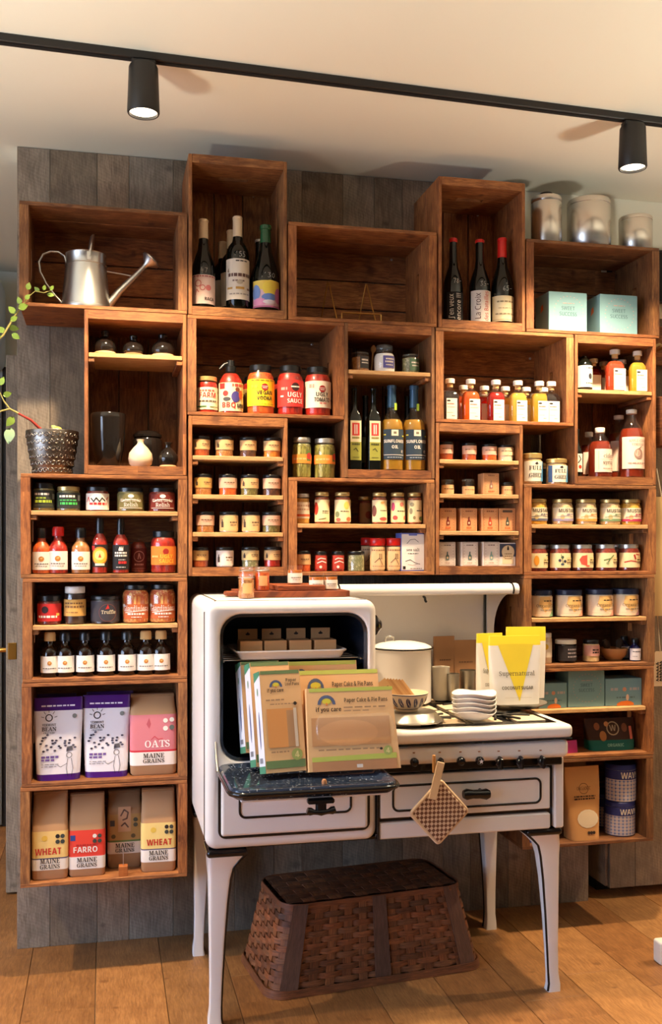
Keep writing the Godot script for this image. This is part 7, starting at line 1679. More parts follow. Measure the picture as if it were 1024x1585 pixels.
func tree_logo(x: float, y: float, s: float, asp: float) -> Array:
	var o := []
	for k in 9:
		var a0 := PI * k / 9; var a1 := PI * (k + 1) / 9
		o.append(["g", [x + asp * s * 0.32 * cos(a0), y + s * 0.32 * sin(a0), x + asp * s * 0.48 * cos(a0), y + s * 0.48 * sin(a0), x + asp * s * 0.48 * cos(a1), y + s * 0.48 * sin(a1), x + asp * s * 0.32 * cos(a1), y + s * 0.32 * sin(a1)], C(74, 88, 120)])
	return o + [["e", x, y + s * 0.16, s * 0.24, s * 0.14, C(196, 186, 60)], ["r", x - s * asp * 0.04, y - s * 0.06, x + s * asp * 0.04, y + s * 0.08, C(206, 120, 60)]]

func make_stove_goods():
	span = [-9.0, 9.0]
	var W := C(230, 222, 210)
	# --- on the oven block ---
	var top := 1.1195
	var bd := thing("cutting_board", "long reddish wooden serving board lying on the oven top", "board", Vector3(px(448, 0, 0.12).x, top, 0.115))
	var b := MB.new().tint(C(200, 150, 120))
	b.prism(rrect(0.32, 0.24, 0.03), 0, 0.016); b.moved(Transform3D(Basis(Vector3.RIGHT, -PI / 2), Vector3.ZERO)); part(bd, "board_plate", b, "crate")
	b = MB.new().tint(C(200, 150, 120)); rbox(b, Vector3(-0.17, 0.008, 0.03), Vector3(0.05, 0.014, 0.05), 0.006); part(bd, "board_handle", b, "crate")
	var b2 := thing("cutting_board", "small thick wooden board stacked on the long one", "board", Vector3(px(459, 0, 0.13).x, top + 0.0165, 0.12))
	b = MB.new().tint(C(226, 176, 140)); b.cbox(Vector3(0, 0.008, 0), Vector3(0.14, 0.016, 0.17), 0.002, 0, Vector2(0.3, 0.2)); part(b2, "board_plate", b, "crate")
	for q in [[381, 24.5, 885, 923, 0.262, 0.0, "clip-lidded glass jar of tan seasoning in front of the serving board"], [381, 22, 873, 910, 0.165, 0.0165, "clip-lidded glass jar half hidden behind another on the serving board"], [405.5, 23, 874, 911, 0.16, 0.0165, "clip-lidded glass jar of orange seasoning on the serving board"]]:
		var n := vessel("clip_jar", q[6], "jar", "clip-lidded jars on the oven", q[0], q[1], q[2], q[3], top + q[5], q[4], {"body": TUMBLER, "fill": "f_spice_tan" if q[1] > 23 else "f_orange", "ft": 0.74, "lid": [0.86, 1.0, 0.96, "glass_thick"], "labs": [[0.2, 0.62, 34, C(214, 160, 100), []]]})
		var r: float = q[1] * per_px(n.position.x, q[4]) / 2; var h: float = (q[3] - q[2]) * per_px(n.position.x, q[4])
		b = MB.new(); b.tube(range(20).map(func(k): return Vector3(r * 1.0 * cos(TAU * k / 20), h * 0.83, r * 1.0 * sin(TAU * k / 20))), 0.0013, 5, true); part(n, "wire_clip", b, "steel")
	for q in [[456, 23, 864, 897, 0.13, 0.033, "glass candle with a white label standing on the small board"], [489, 23, 881, 911, 0.165, 0.0165, "glass candle with a white label beside the small board"], [511, 22, 882, 912, 0.16, 0.0165, "glass candle with a white label at the end of the serving board"]]:
		vessel("glass_candle", q[6], "candle", "glass candles on the oven", q[0], q[1], q[2], q[3], top + q[5], q[4], {"body": TUMBLER, "fill": "f_amber", "ft": 0.66, "labs": [[0.06, 0.52, 80, W, [["l", -0.25, 0.25, 0.5, 0.1, C(150, 140, 130), 1], ["l", -0.15, 0.2, 0.3, 0.07, C(170, 160, 150), 2]]]]})
	# --- in the oven: enamel tray with hanging boxes ---
	var tz := 0.26
	var tx0 := px(364, 0, 0.36).x; var tx1 := px(537, 0, 0.36).x
	var tr := thing("enamel_tray", "white enamel baking tray on the oven rack", "tray", Vector3((tx0 + tx1) / 2, 0.9596, tz))
	var tw := tx1 - tx0; var td := 0.22
	var rg := func(g: float, y: float) -> Array: return ring3(rrect(tw + 2 * g, td + 2 * g, 0.02 + maxf(g, -0.012)), Vector3(0, y, 0), 1)
	b = MB.new(); b.rings([rg.call(-0.016, 0.0), rg.call(-0.006, 0.017), rg.call(0.0, 0.020), rg.call(0.0, 0.023), rg.call(-0.003, 0.024), rg.call(-0.009, 0.019), rg.call(-0.018, 0.003)]); b.fan(rg.call(-0.018, 0.003)); b.smooth(50); part(tr, "tray_body", b, "enamel")
	var k := 0
	for u in [388.5, 426, 464.5, 503]:
		var x := px(u, 0, 0.33).x
		var n := thing("tab_box", ["small kraft box with a hanging tab by the oven wall", "small kraft box with a hanging tab, second from the oven wall", "small kraft box with a hanging tab, third from the oven wall", "small kraft box with a paler tab at the tray's open side"][k], "box", Vector3(x, 0.9628, 0.305), 0, "kraft boxes on the oven tray")
		b = MB.new().tint(C(200, 150, 100)); b.cbox(Vector3(0, 0.022, 0), Vector3(0.061, 0.044, 0.06), 0.001); part(n, "carton_body", b, "paper")
		b = MB.new().tint(C(204, 156, 106)); b.cbox(Vector3(-0.002, 0.058, -0.0285), Vector3(0.054, 0.029, 0.002), 0.0005); var tab := part(n, "hanging_tab", b, "paper")
		b = print_mesh([["e", 0, 0.5, 0.22, 0.10, C(50, 40, 34)], ["g", [-0.08, 0.5, 0.08, 0.5, 0, 0.75], C(50, 40, 34)]], 0.054, 0.029, 0.0); b.moved(Transform3D(Basis(), Vector3(-0.002, 0.0435, -0.0276))); part(tab, "hang_hole", b, "print")
		b = print_mesh([["l", -0.3, 0.35, 0.55, 0.12, C(110, 76, 50), k], ["l", 0.0, 0.35, 0.3, 0.08, C(80, 60, 44), k + 9]], 0.061, 0.06, 0.0); b.moved(Transform3D(Basis(Vector3.RIGHT, -PI / 2), Vector3(0, 0.044, 0.03))); part(n, "top_print", b, "print")
		k += 1
	# --- parchment boxes on the open door ---
	var KR := C(208, 166, 118)
	var lime := C(170, 178, 84); var gdk := C(96, 120, 78)
	var badge := func(x: float, y: float) -> Array: return [["c", x, y, 0.058, C(150, 160, 90)], ["t", "4", x, y - 0.03, 0.06, C(214, 200, 140), "ab", 0.2]]
	var pie: Array = [["r", -0.5, 0.955, 0.5, 1.0, lime]] + tree_logo(-0.30, 0.80, 0.24, 0.93) + [["t", "if you care", -0.28, 0.715, 0.05, INK, "ab", 0.30], ["t", "Paper Cake & Pie Pans", 0.17, 0.82, 0.05, C(90, 76, 60), "ab", 0.52], ["l", -0.1, 0.4, 0.75, 0.016, C(150, 120, 90), 1], ["l", -0.1, 0.2, 0.71, 0.012, C(160, 130, 100), 2],
		["r", -0.49, 0.30, 0.44, 0.64, C(176, 128, 86)], ["e", -0.06, 0.45, 0.38, 0.16, C(190, 140, 94)], ["l", -0.42, 0.3, 0.245, 0.016, C(150, 120, 90), 3], ["e", 0.32, 0.245, 0.02, 0.016, INK], ["g", [-0.5, 0.115, 0.5, 0.125, 0.5, 0.19, -0.5, 0.17], lime], ["r", -0.5, 0.0, 0.5, 0.115, C(170, 122, 86)], ["r", 0.02, 0.03, 0.09, 0.07, C(206, 196, 190)]] + badge.call(0.40, 0.22)  # brown band at the foot: shading of the front painted into the print
	var loaf: Array = [["r", -0.5, 0.965, 0.5, 1.0, gdk]] + tree_logo(-0.12, 0.835, 0.145, 2.4) + [["t", "if you care", -0.14, 0.785, 0.036, INK, "ab", 0.42], ["t", "Paper", 0.28, 0.885, 0.03, C(90, 76, 60), "ab", 0.3], ["t", "Loaf Pans", 0.30, 0.845, 0.03, C(90, 76, 60), "ab", 0.36], ["l", -0.4, 0.1, 0.70, 0.014, C(150, 120, 90), 4], ["l", -0.3, 0.4, 0.66, 0.010, C(150, 120, 90), 5], ["e", 0.34, 0.665, 0.018, 0.018, INK],
		["r", -0.40, 0.24, 0.36, 0.62, C(196, 136, 78)], ["r", 0.10, 0.24, 0.28, 0.60, C(168, 128, 92)], ["r", 0.28, 0.24, 0.36, 0.62, C(206, 190, 170)], ["l", -0.35, 0.1, 0.19, 0.014, C(150, 120, 90), 6], ["r", -0.5, 0.04, 0.5, 0.115, gdk]] + badge.call(0.30, 0.165)
	var side := [["r", -0.5, 0.0, 0.5, 1.0, C(214, 214, 222)], ["r", -0.5, 0.0, 0.5, 0.07, C(70, 130, 100)], ["g", [-0.5, 0.9, 0.5, 0.96, 0.5, 1.0, -0.5, 1.0], C(70, 130, 100)], ["e", 0.0, 0.42, 0.022, 0.19, C(96, 100, 140)], ["e", 0.0, 0.80, 0.02, 0.04, C(110, 140, 110)], ["r", -0.3, 0.10, 0.2, 0.15, C(120, 120, 130)]]
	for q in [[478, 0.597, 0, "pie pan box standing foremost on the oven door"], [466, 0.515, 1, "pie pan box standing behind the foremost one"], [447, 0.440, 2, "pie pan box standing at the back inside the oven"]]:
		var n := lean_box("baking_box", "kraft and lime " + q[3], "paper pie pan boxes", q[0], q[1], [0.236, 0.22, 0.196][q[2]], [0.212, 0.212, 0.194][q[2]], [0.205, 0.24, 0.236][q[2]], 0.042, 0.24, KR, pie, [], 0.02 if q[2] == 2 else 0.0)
		if q[2] == 0:
			var tilt := Transform3D(Basis(Vector3.RIGHT, -0.24), Vector3.ZERO)
			b = MB.new(); b.loft([[0.070, 0.085, 0.003, 5], [0.078, 0.098, 0.011, 5], [0.10, 0.102, 0.014, 5], [0.125, 0.099, 0.011, 5], [0.138, 0.09, 0.003, 5]], 28); b.moved(tilt * Transform3D(Basis(), Vector3(0.004, 0, 0.002))); part(n, "window_film", b, "film")
	for q in [[411, 0.59, 0, "standing foremost on the oven door"], [396, 0.51, 1, "second in its row on the oven door"], [380, 0.43, 2, "last in its row by the oven mouth"]]:
		var lf := lean_box("baking_box", "kraft and dark green loaf pan box " + q[3], "paper loaf pan boxes", q[0], q[1], 0.104, 0.106, [0.25, 0.262, 0.236][q[2]], 0.052, 0.24, KR, loaf, side, 0.02 if q[2] == 2 else 0.0)
		lf.rotation.y = 0.14

	# --- on the hob ---
	var hy := 0.7785
	var o: Node3D
	o = vessel("enamel_pot", "large cream enamel stockpot with a black rim and domed lid", "pot", "", 622, 92, 1003, 1087, hy, 0.012, {"called": "pot_body", "mat": "enamel", "seg": 40, "body": [[0.93, 0.0], [0.97, 0.02], [0.97, 0.94], [1.0, 0.96], [1.03, 0.985], [1.0, 1.0], [0.96, 0.985], [0.94, 0.9], [0.93, 0.06], [0.0, 0.04]]})
	var pr: float = 46 * per_px(o.position.x, 0.012); var ph: float = 84 * per_px(o.position.x, 0.012)
	b = MB.new(); b.tube(range(40).map(func(q): return Vector3(pr * 1.02 * cos(TAU * q / 40), ph * 0.995, pr * 1.02 * sin(TAU * q / 40))), 0.0028, 6, true); part(o, "rim", b, "enamel_black")
	b = MB.new(); b.lathe([Vector2(pr * 0.99, ph * 1.0), Vector2(pr * 0.97, ph * 1.02), Vector2(pr * 0.80, ph * 1.065), Vector2(pr * 0.5, ph * 1.10), Vector2(0, ph * 1.115)], 40, false, false); part(o, "pot_lid", b, "enamel")
	b = MB.new(); b.tube([Vector3(-0.05, ph * 1.085, -0.02), Vector3(-0.048, ph * 1.17, -0.02), Vector3(-0.035, ph * 1.19, -0.02), Vector3(-0.022, ph * 1.17, -0.02), Vector3(-0.02, ph * 1.10, -0.02)], 0.0032, 8); part(o, "lid_handle", b, "tin")
	var lo := thing("pie_tin", "upturned metal pie tin under the painted bowl", "tin", Vector3(px(637, 0, 0.335).x, hy, 0.338))
	b = MB.new(); b.lathe([Vector2(0.088, 0), Vector2(0.089, 0.002), Vector2(0.083, 0.003), Vector2(0.066, 0.024), Vector2(0.062, 0.026), Vector2(0, 0.026)], 40, true, false); part(lo, "tin_shell", b, "tin")
	var bo := thing("painted_bowl", "blue and white leaf-patterned bowl on the upturned pie tin", "bowl", Vector3(px(629, 0, 0.335).x, hy + 0.0265, 0.335))
	b = MB.new(); b.lathe([Vector2(0.030, 0), Vector2(0.032, 0.006)], 36, true, false); part(bo, "foot_ring", b, "ceramic_cream")
	b = MB.new(); b.lathe([Vector2(0.032, 0.006), Vector2(0.046, 0.016), Vector2(0.055, 0.030), Vector2(0.0605, 0.050)], 40, false, false); part(bo, "bowl_wall", b, "painted_bowl")
	b = MB.new(); b.lathe([Vector2(0.0605, 0.050), Vector2(0.059, 0.0515), Vector2(0.0575, 0.050), Vector2(0.05, 0.028), Vector2(0.03, 0.014), Vector2(0, 0.012)], 40, false, false); part(bo, "bowl_inside", b, "ceramic_cream")
	for q in 7:
		var c := thing("kraft_card", "printed kraft card fanned in the painted bowl", "card", bo.position + Vector3(-0.035 + q * 0.010, 0.036 - q * 0.0015, 0.016 - q * 0.005), 0, "kraft cards in the painted bowl")
		b = MB.new().tint([C(214, 170, 116), C(206, 158, 104), C(196, 146, 92)][q % 3]); b.cbox(Vector3(-0.006, 0.022, 0), Vector3(0.032, 0.085, 0.0016), 0.0)
		var tt := Transform3D(Basis(Vector3(0, 0, 1), 0.62) * Basis(Vector3.RIGHT, -0.25), Vector3.ZERO)
		b.moved(tt); part(c, "card", b, "paper")
		b = print_mesh([["l", -0.3, 0.3, 0.7, 0.05, C(120, 80, 50), q], ["s", [-0.2, 0.3, 0.1, 0.45, 0.2, 0.6], 0.03, C(140, 96, 60)]], 0.032, 0.085, 0.0); b.moved(Transform3D(Basis(), Vector3(-0.006, -0.0205, 0.0008))); b.moved(tt); part(c, "print", b, "print")
	vessel("metal_cup", "dull cream enamel cup beside the stockpot", "cup", "", 682, 27, 1028, 1079, hy, 0.005, {"called": "cup_body", "mat": "enamel_grey", "seg": 28, "body": [[0.86, 0.0], [0.90, 0.02], [1.0, 0.97], [1.03, 1.0], [0.96, 0.99], [0.84, 0.1]]})
	for q in [[670, 703, 985, "brown paper bag standing behind the enamel cup", -0.065], [700, 738, 992, "brown paper bag standing behind the steel tumblers", -0.065]]:
		pouch("coffee_bag", q[3], "bag", "brown bags behind the tumblers", q[0], q[1], q[2], 1078, hy, q[4], 0.04, [[0, 1.0, C(160, 116, 78)]], [["l", -0.3, 0.3, 0.6, 0.02, C(100, 70, 48), 1], ["r", -0.3, 0.3, 0.3, 0.42, C(176, 140, 104)]], "paper", 4 if q[0] < 690 else -5)
	for q in [[701, 20, 1036, 1078, 0.03, "narrow shiny steel tumbler beside the enamel cup"], [723.5, 25, 1034, 1079, 0.01, "wider shiny steel tumbler beside the sugar pouches"]]:
		vessel("tumbler", q[5], "cup", "shiny steel tumblers", q[0], q[1], q[2], q[3], hy, q[4], {"called": "cup_wall", "mat": "tin", "seg": 28, "body": [[0.88, 0.0], [0.92, 0.03], [1.0, 1.0], [0.94, 1.0], [0.86, 0.08], [0.0, 0.06]]})
	# stack of lipped dishes
	var sx := px(733, 0, 0.36).x
	for q in 5:
		var n := thing("scoop_dish", "white lipped dish, %s of the stack of five" % ["lowest", "second from the bottom", "middle one", "second from the top", "topmost"][q], "dish", Vector3(sx, hy + q * 0.0125, 0.362), 0, "stacked white dishes")
		n.rotation.y = 0.04 * sin(q * 2.0)
		b = MB.new()
		b.loft([[0.0, 0.032, 0.026], [0.003, 0.040, 0.034], [0.014, 0.056, 0.046], [0.024, 0.063, 0.052, 2.2], [0.0255, 0.0615, 0.0505, 2.2], [0.024, 0.060, 0.049, 2.2], [0.008, 0.042, 0.036], [0.005, 0.0, 0.0]], 36, true, false)
		for e in b.v.size():   # waved lip and pouring corner
			var a := atan2(b.v[e].z, b.v[e].x)
			b.v[e].y += (b.v[e].y / 0.025) * (0.003 * cos(3 * a) - 0.004 * exp(-pow((a - 0.7) * 2.2, 2)))
		part(n, "dish_body", b, "enamel")
	# pan and sugar pouches
	var pn := thing("tart_tin", "shallow dark tin plate under the coconut sugar pouches", "plate", Vector3(px(800, 0, 0.19).x, hy, 0.175))
	b = MB.new(); b.lathe([Vector2(0.070, 0), Vector2(0.073, 0.002), Vector2(0.094, 0.012), Vector2(0.096, 0.014), Vector2(0.092, 0.013), Vector2(0.07, 0.004), Vector2(0, 0.004)], 40, true, false); part(pn, "tin_shell", b, "tin")
	var YL := C(246, 220, 60)
	var sugar := [["g", [-0.40, 0.88, 0.40, 0.88, 0.03, 0.05], YL], ["t", "Supernatural", 0.0, 0.42, 0.062, C(70, 66, 60), "s", 0.80], ["t", "COCONUT SUGAR", 0.0, 0.22, 0.045, C(80, 74, 60), "ab", 0.70], ["r", -0.3, 0.10, 0.3, 0.104, C(200, 190, 170)]]
	pouch("sugar_pouch", "white pouch with a yellow triangle, foremost of the coconut sugar", "pouch", "coconut sugar pouches", 757, 834, 997, 1101, hy + 0.0145, 0.205, 0.07, [[0, 0.86, C(232, 228, 220)], [0.86, 1.0, YL]], sugar, "foil", -4, 0.88)
	pouch("sugar_pouch", "white pouch with a yellow triangle beside the tumblers, behind the foremost one", "pouch", "coconut sugar pouches", 736, 778, 993, 1096, hy + 0.0145, 0.13, 0.05, [[0, 0.86, C(232, 228, 220)], [0.86, 1.0, YL]], sugar, "foil", 8, 0.88)
	pouch("sugar_pouch", "yellow-topped sugar pouch rising highest behind the other two", "pouch", "coconut sugar pouches", 784, 842, 985, 1094, hy + 0.0145, 0.105, 0.05, [[0, 0.8, C(232, 228, 220)], [0.8, 1.0, YL]], [], "foil", -8, 0.88)
	# pot holder hung from a tap
	var hc := px(681, 1258, 0.47)
	var ph2 := thing("pot_holder", "brown and cream checked quilted pot holder hanging from a stove tap", "pot holder", Vector3(hc.x, px(681, 1307, 0.47).y, 0.462))
	var cy := hc.y - ph2.position.y
	b = MB.new(); rbox(b, Vector3.ZERO, Vector3(0.118, 0.118, 0.012), 0.006)
	for e in b.v.size():
		b.v[e].z += 0.0012 * sin(b.v[e].x * 190.0) + 0.004 * (b.v[e].x - b.v[e].y) / 0.118
	b.moved(Transform3D(Basis(Vector3.UP, 0.12) * Basis(Vector3(0, 0, 1), PI / 4 - 0.04), Vector3(0, cy, 0))); var pad := part(ph2, "pad", b, "checks")
	b = MB.new(); b.tube(ring3(rrect(0.120, 0.120, 0.008, 3), Vector3.ZERO), 0.0048, 8, true); b.moved(Transform3D(Basis(Vector3.UP, 0.12) * Basis(Vector3(0, 0, 1), PI / 4 - 0.04), Vector3(0, cy, 0))); part(pad, "binding", b, "tape", "pale bound edge")
	var ls := per_px(hc.x, 0.47)
	for q in [[Vector3(2 * ls, 78 * ls, 0.004), Vector3(-14 * ls, 22 * ls, 0.013), 0.022]]:
		b = MB.new()
		var d: Vector3 = q[1] - q[0]
		b.cbox(Vector3.ZERO, Vector3(q[2], d.length(), 0.004), 0.0015)
		b.moved(Transform3D(Basis(Quaternion(Vector3.UP, -d.normalized())), (q[0] + q[1]) / 2 + Vector3(0, cy - 0.01 * 0, 0) - Vector3(0, 0, 0)))
		part(ph2, "hanging_loop", b, "tape", "pale woven hanging loop")
	var cp := thing("clothes_peg", "small wooden peg clipped at the stove tap above the pot holder", "peg", Vector3(px(671, 1190, 0.45).x, px(671, 1196, 0.45).y, 0.452))
	b = MB.new(); b.cbox(Vector3(0, 0.024, 0), Vector3(0.008, 0.048, 0.008), 0.0015); part(cp, "peg_body", b, "clip_wood")
	make_basket()

func make_basket():
	var a := Vector3(0.447, 0, 0.268); var c := Vector3(1.10, 0, 0.189)
	var ang := atan2(a.z - c.z, c.x - a.x)
	var W := 0.66; var D := 0.33; var H := 0.245
	var mid := (a + c) / 2 + Vector3(-sin(ang), 0, -cos(ang)) * (D / 2)
	var o := thing("splint_basket", "old brown woven splint basket turned upside down under the stove", "basket", mid + Vector3(0, 0.001, 0), ang)
	# place on the wall at arc share s and height y
	var per := 2 * (W + D)
	var wall := func(s: float, y: float, out: float) -> Array:
		var t := y / H
		var w := lerpf(W, 0.555, t); var d := lerpf(D, 0.265, t)
		var rr := 0.05
		# walk a rounded rectangle starting at the front middle, counter-clockwise seen from above
		var sw := w - 2 * rr; var sd := d - 2 * rr; var q := PI / 2 * rr
		var L := 2 * (sw + sd) + 4 * q
		var l := fposmod(s, 1.0) * L
		var p := Vector2.ZERO; var n := Vector2.ZERO
		var x := l
		if x < sw / 2: p = Vector2(x, d / 2); n = Vector2(0, 1)
		else:
			x -= sw / 2
			var done := false
			for e in 4:
				var dirs := [[Vector2(w / 2 - rr, d / 2 - rr), PI / 2], [Vector2(w / 2 - rr, -d / 2 + rr), 0.0], [Vector2(-w / 2 + rr, -d / 2 + rr), -PI / 2], [Vector2(-w / 2 + rr, d / 2 - rr), -PI]]
				if x < q:
					var an: float = dirs[e][1] - x / rr
					n = Vector2(cos(an), sin(an)); p = dirs[e][0] + n * rr; done = true; break
				x -= q
				var run: float = [sd, sw, sd, sw / 2][e]
				if x <= run + 1e-5:
					n = [Vector2(1, 0), Vector2(0, -1), Vector2(-1, 0), Vector2(0, 1)][e]
					var st: Vector2 = [Vector2(w / 2, d / 2 - rr), Vector2(w / 2 - rr, -d / 2), Vector2(-w / 2, -d / 2 + rr), Vector2(-w / 2 + rr, d / 2)][e]
					p = st + [Vector2(0, -1), Vector2(-1, 0), Vector2(0, 1), Vector2(1, 0)][e] * x; done = true; break
				x -= run
			if not done: p = Vector2(0, d / 2); n = Vector2(0, 1)
		return [Vector3(p.x + n.x * out, y, p.y + n.y * out), Vector3(n.x, 0.2, n.y).normalized()]
	var stakes := 36
	var rows := 13
	for r in rows:
		var y0 := 0.022 + r * 0.0163; var hh := 0.0156
		var b := MB.new().tint(tone(0.72, 1.0, 0.06))
		var m := stakes * 6
		var prev := []
		for k in m + 1:
			var s := float(k) / m
			var out := 0.0042 * cos(PI * s * stakes + PI * r)
			out = clampf(out * 1.6, -0.003, 0.003)
			var lo: Array = wall.call(s, y0, out); var hi: Array = wall.call(s, y0 + hh, out)
			var nn: Vector3 = lo[1]
			var ring := [lo[0] + nn * 0.0012, hi[0] + nn * 0.0012, hi[0] - nn * 0.0012, lo[0] - nn * 0.0012]
			if k > 0:
				var uv := Vector2(s * 4.0 + r * 0.37, r * 0.13)
				for e in 4:
					var f := (e + 1) % 4
					b.quad(prev[e], ring[e], ring[f], prev[f], uv - Vector2(0.016, 0), uv, uv + Vector2(0, 0.05), uv + Vector2(-0.016, 0.05))
			prev = ring
		b.smooth(35)
		part(o, "weaver", b, "splint")
	for k in stakes:
		var b := MB.new().tint(tone(0.75, 1.0, 0.05))
		var s := float(k) / stakes
		var ds := 0.0135 / 1.9
		var uo := k * 0.31
		var prev := []
		for e in 5:
			var y := H * (0.02 + 0.96 * e / 4.0)
			var l: Array = wall.call(s - ds, y, 0.0); var r2: Array = wall.call(s + ds, y, 0.0)
			var nn: Vector3 = l[1]
			var ring := [l[0] + nn * 0.001, r2[0] + nn * 0.001, r2[0] - nn * 0.001, l[0] - nn * 0.001]
			if e > 0:
				for f in 4:
					var g := (f + 1) % 4
					b.quad(prev[f], prev[g], ring[g], ring[f], Vector2(e * 0.1 + uo, 0), Vector2(e * 0.1 + uo, 0.06), Vector2(e * 0.1 + 0.1 + uo, 0.06), Vector2(e * 0.1 + 0.1 + uo, 0))
			prev = ring
		part(o, "stake", b, "splint")
	# straps over the weave and the bands at rim and shoulder
	for s in [-0.148, 0.004, 0.150]:
		var b := MB.new().tint(tone(0.9, 1.0, 0.04))
		var prev := []
		for e in 6:
			var y := H * e / 5.0
			var l: Array = wall.call(s - 0.013, y, 0.0075); var r2: Array = wall.call(s + 0.013, y, 0.0075)
			var nn: Vector3 = l[1]
			var ring := [l[0] + nn * 0.0015, r2[0] + nn * 0.0015, r2[0] - nn * 0.0015, l[0] - nn * 0.0015]
			if e > 0:
				for f in 4:
					var g := (f + 1) % 4
					b.quad(prev[f], prev[g], ring[g], ring[f], Vector2(e * 0.1, 0), Vector2(e * 0.1, 0.1), Vector2(e * 0.1 + 0.1, 0.1), Vector2(e * 0.1 + 0.1, 0))
			prev = ring
		part(o, "strap", b, "strap_ash", "greyish brown strap of split ash")
	for q in [[0.0, 0.022, 0.0085, 0.85], [H - 0.012, H + 0.002, 0.004, 0.85]]:
		var b := MB.new().tint(tone(q[3], q[3] + 0.1, 0.04))
		var prev := []
		for k in 121:
			var s := k / 120.0
			var lo: Array = wall.call(s, q[0], q[2]); var hi: Array = wall.call(s, q[1], q[2])
			var nn: Vector3 = lo[1]
			var ring := [lo[0] + nn * 0.002, hi[0] + nn * 0.002, hi[0] - nn * 0.002, lo[0] - nn * 0.002]
			if k > 0:
				for e in 4:
					var f := (e + 1) % 4
					b.quad(prev[e], ring[e], ring[f], prev[f], Vector2(s * 4, 0), Vector2(s * 4 + 0.03, 0), Vector2(s * 4 + 0.03, 0.08), Vector2(s * 4, 0.08))
			prev = ring
		b.smooth(35)
		part(o, "rim_band", b, "splint")
	# woven bottom, now on top
	var nx := 13; var nz := 7
	for along in 2:
		var n := nz if along == 0 else nx
		var len := 0.53 if along == 0 else 0.245
		for k in n:
			var w := (0.24 / nz if along == 0 else 0.52 / nx) - 0.003
			var off := (k - (n - 1) / 2.0) * (w + 0.003)
			var b := MB.new().tint(tone(0.75, 1.0, 0.06))
			var m := 40
			var prev := []
			for e in m + 1:
				var t := (float(e) / m - 0.5) * len
				var ph := PI * (float(e) / m) * ((nx if along == 0 else nz)) + PI * k + (PI if along == 1 else 0.0)
				var y := H + 0.001 + 0.0022 * clampf(1.6 * sin(ph), -1, 1)
				var p := Vector3(t, y, off) if along == 0 else Vector3(off, y, t)
				var sd := Vector3(0, 0, w / 2) if along == 0 else Vector3(-w / 2, 0, 0)
				var up := Vector3(0, 0.0011, 0)
				var ring := [p - sd + up, p + sd + up, p + sd - up, p - sd - up]
				if e > 0:
					for f in 4:
						var g := (f + 1) % 4
						b.quad(prev[f], prev[g], ring[g], ring[f], Vector2(t * 2, f * 0.05), Vector2(t * 2, f * 0.05 + 0.05), Vector2(t * 2 + 0.03, f * 0.05 + 0.05), Vector2(t * 2 + 0.03, f * 0.05))
				prev = ring
			b.smooth(35)
			part(o, "base_splint", b, "splint")

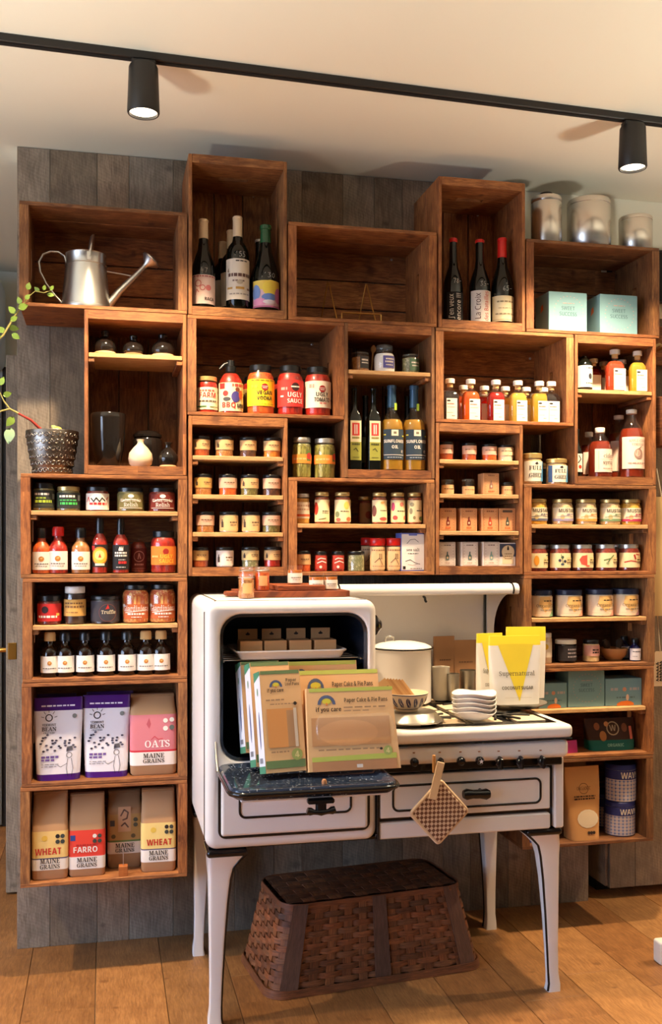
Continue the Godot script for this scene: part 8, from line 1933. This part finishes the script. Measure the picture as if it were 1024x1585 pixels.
# goods on the boarded wall past the crates
func make_edges():
	span = [-9.0, 9.0]
	var x0 := 1.812
	var zb := -0.256
	var o := thing("hanging_board", "black chalkboard hung past the canister crate", "board", Vector3(x0 + 0.22, px(1018, 464, -0.2).y, zb))
	var h := px(1018, 384, -0.2).y - px(1018, 464, -0.2).y
	var b := MB.new(); b.cbox(Vector3(0, h / 2, 0.012), Vector3(0.44, h, 0.02), 0.002); part(o, "board_face", b, "black_matte")
	b = MB.new(); b.tube(ring3(rrect(0.44, h, 0.004, 1), Vector3(0, h / 2, 0.022)), 0.005, 6, true); part(o, "board_frame", b, "black_metal")
	o = thing("paper_sign", "cream paper sign pinned under the chalkboard", "sign", Vector3(x0 + 0.18, px(1018, 492, -0.24).y, zb))
	b = MB.new().tint(C(216, 200, 170)); b.cbox(Vector3(0, 0.03, 0.004), Vector3(0.34, 0.06, 0.002), 0.0); part(o, "paper_sheet", b, "paper")
	# slatted rack with hanging goods
	o = thing("wall_rack", "weathered wooden peg rack beside the vinegar crate", "rack", Vector3(x0 + 0.2, px(1018, 566, -0.24).y, zb))
	plank(o, "rail", "crate", Vector3(0, 0.07, 0.014), Vector3(0.4, 0.14, 0.022), 0, Color(0.9, 0.85, 0.8))
	for k in 5:
		b = MB.new(); b.tube([Vector3(-0.17 + k * 0.085, 0.05, 0.024), Vector3(-0.17 + k * 0.085, 0.055, 0.075)], 0.006, 8); part(o, "peg", b, "clip_wood")
	var py := o.position.y
	var ba := thing("hanging_basket", "small brown basket hanging from the peg rack by its hoop", "basket", Vector3(x0 + 0.09, py - 0.30, zb + 0.09))
	b = MB.new(); b.lathe([Vector2(0.05, 0.0), Vector2(0.075, 0.05), Vector2(0.082, 0.16), Vector2(0.078, 0.165), Vector2(0.07, 0.05)], 24); part(ba, "basket_body", b, "splint")
	b = MB.new(); b.tube(range(11).map(func(k): return Vector3(0.078 * cos(PI * k / 10), 0.16 + 0.2 * sin(PI * k / 10), 0)), 0.005, 8); part(ba, "hoop", b, "straw")
	var br := thing("straw_broom", "pale straw hand broom with a teal binding hanging beside the jam crate", "broom", Vector3(x0 + 0.095, 1.02, zb + 0.06))
	b = MB.new(); b.loft([[0.0, 0.075, 0.035], [0.12, 0.085, 0.04], [0.22, 0.06, 0.036], [0.29, 0.03, 0.025], [0.36, 0.045, 0.03], [0.42, 0.02, 0.018]], 24); part(br, "straw_head", b, "straw")
	b = MB.new()
	for k in 8: b.tube([Vector3(-0.055, 0.155, 0.036), Vector3(-0.055 + 0.02 * cos(TAU * k / 8), 0.155 + 0.02 * sin(TAU * k / 8), 0.042)], 0.0028, 5)
	part(br, "teal_binding", b, "teal", "teal star-shaped binding")
	b = MB.new(); b.tube([Vector3(-0.02, 0.42, 0), Vector3(-0.03, 0.50, 0.0), Vector3(0.0, 0.52, 0), Vector3(0.02, 0.42, 0)], 0.004, 6); part(br, "loop", b, "string")
	var tg := thing("paper_tag", "cream paper tag on a string hanging beside the tea jars", "tag", Vector3(px(1020, 0, -0.2).x, px(1020, 1062, -0.2).y, -0.2))
	var th := px(1020, 1008, -0.2).y - px(1020, 1062, -0.2).y
	b = MB.new().tint(C(216, 190, 156)); b.prism(PackedVector2Array([Vector2(-0.022, 0), Vector2(0.026, 0), Vector2(0.026, th - 0.01), Vector2(0.016, th), Vector2(-0.014, th), Vector2(-0.022, th - 0.01)]), -0.001, 0.001); var card := part(tg, "tag_card", b, "paper")
	b = print_mesh(hand(-0.2, 0.15, 0.7, 61, INK) + hand(0.1, 0.15, 0.75, 62, INK), 0.04, th, 0.0, 0.0, 0.0012); part(card, "print", b, "print")
	b = MB.new(); b.tube([Vector3(0.002, th, 0), Vector3(-0.006, th + 0.1, 0), Vector3(-0.012, th + 0.2, 0), Vector3(-0.006, th + 0.26, 0)], 0.002, 6); part(tg, "string", b, "string")
	# foot of a white stool on the floor
	var fp := at_height(1026, 1490, 0)
	var st := thing("white_stool", "white painted stool foot on the floorboards beyond the stove", "stool", fp)
	for q in [Vector3(0, 0, 0), Vector3(0.34, 0, 0.05), Vector3(0.3, 0, 0.4), Vector3(0.04, 0, 0.36)]:
		b = MB.new(); rbox(b, q + Vector3(0, 0.035, 0), Vector3(0.045, 0.07, 0.045), 0.008); part(st, "leg", b, "white_lid")
	b = MB.new(); rbox(b, Vector3(0.20, 0.085, 0.2), Vector3(0.30, 0.03, 0.34), 0.01); part(st, "seat", b, "white_lid")

# ---------- the scene ----------
func _ready():
	rng.seed = 20240
	var cam := Camera3D.new()
	cam.name = "camera"
	cam.set_frustum(1585.0 / F * 0.05, Vector2(0, 57.5 / F * 0.05), 0.05, 60.0)
	cam.position = EYE; cam.rotation.y = -YAW
	add_child(cam)
	cam.current = true
	var we := WorldEnvironment.new()
	we.name = "environment"
	var env := Environment.new()
	env.background_mode = Environment.BG_SKY
	var sky := Sky.new()
	var sm := ProceduralSkyMaterial.new()
	sm.sky_top_color = C(120, 160, 214); sm.sky_horizon_color = C(206, 218, 232)
	sm.ground_horizon_color = C(150, 150, 150); sm.ground_bottom_color = C(110, 108, 104)
	sm.sky_energy_multiplier = 3.0
	sky.sky_material = sm
	env.sky = sky
	env.ambient_light_source = Environment.AMBIENT_SOURCE_DISABLED
	env.tonemap_mode = Environment.TONE_MAPPER_LINEAR
	env.tonemap_exposure = 0.84
	env.sdfgi_enabled = true; env.ssao_enabled = true; env.ssil_enabled = true
	we.environment = env
	add_child(we)
	# daylight through the shop window in the left wall
	var al := AreaLight3D.new()
	al.name = "window_daylight"
	al.area_size = Vector2(2.7, 1.45)
	al.light_color = C(206, 224, 255); al.light_energy = 7.0
	al.area_normalize_energy = true
	al.shadow_enabled = true
	add_child(al)
	al.position = Vector3(-2.59, 1.475, 1.9); al.rotation.y = -PI / 2
	make_materials()
	make_room()
	make_lamps()
	make_crates()
	make_stove()
	make_left_goods()
	make_middle_goods()
	make_right_goods()
	make_stove_goods()
	make_edges()
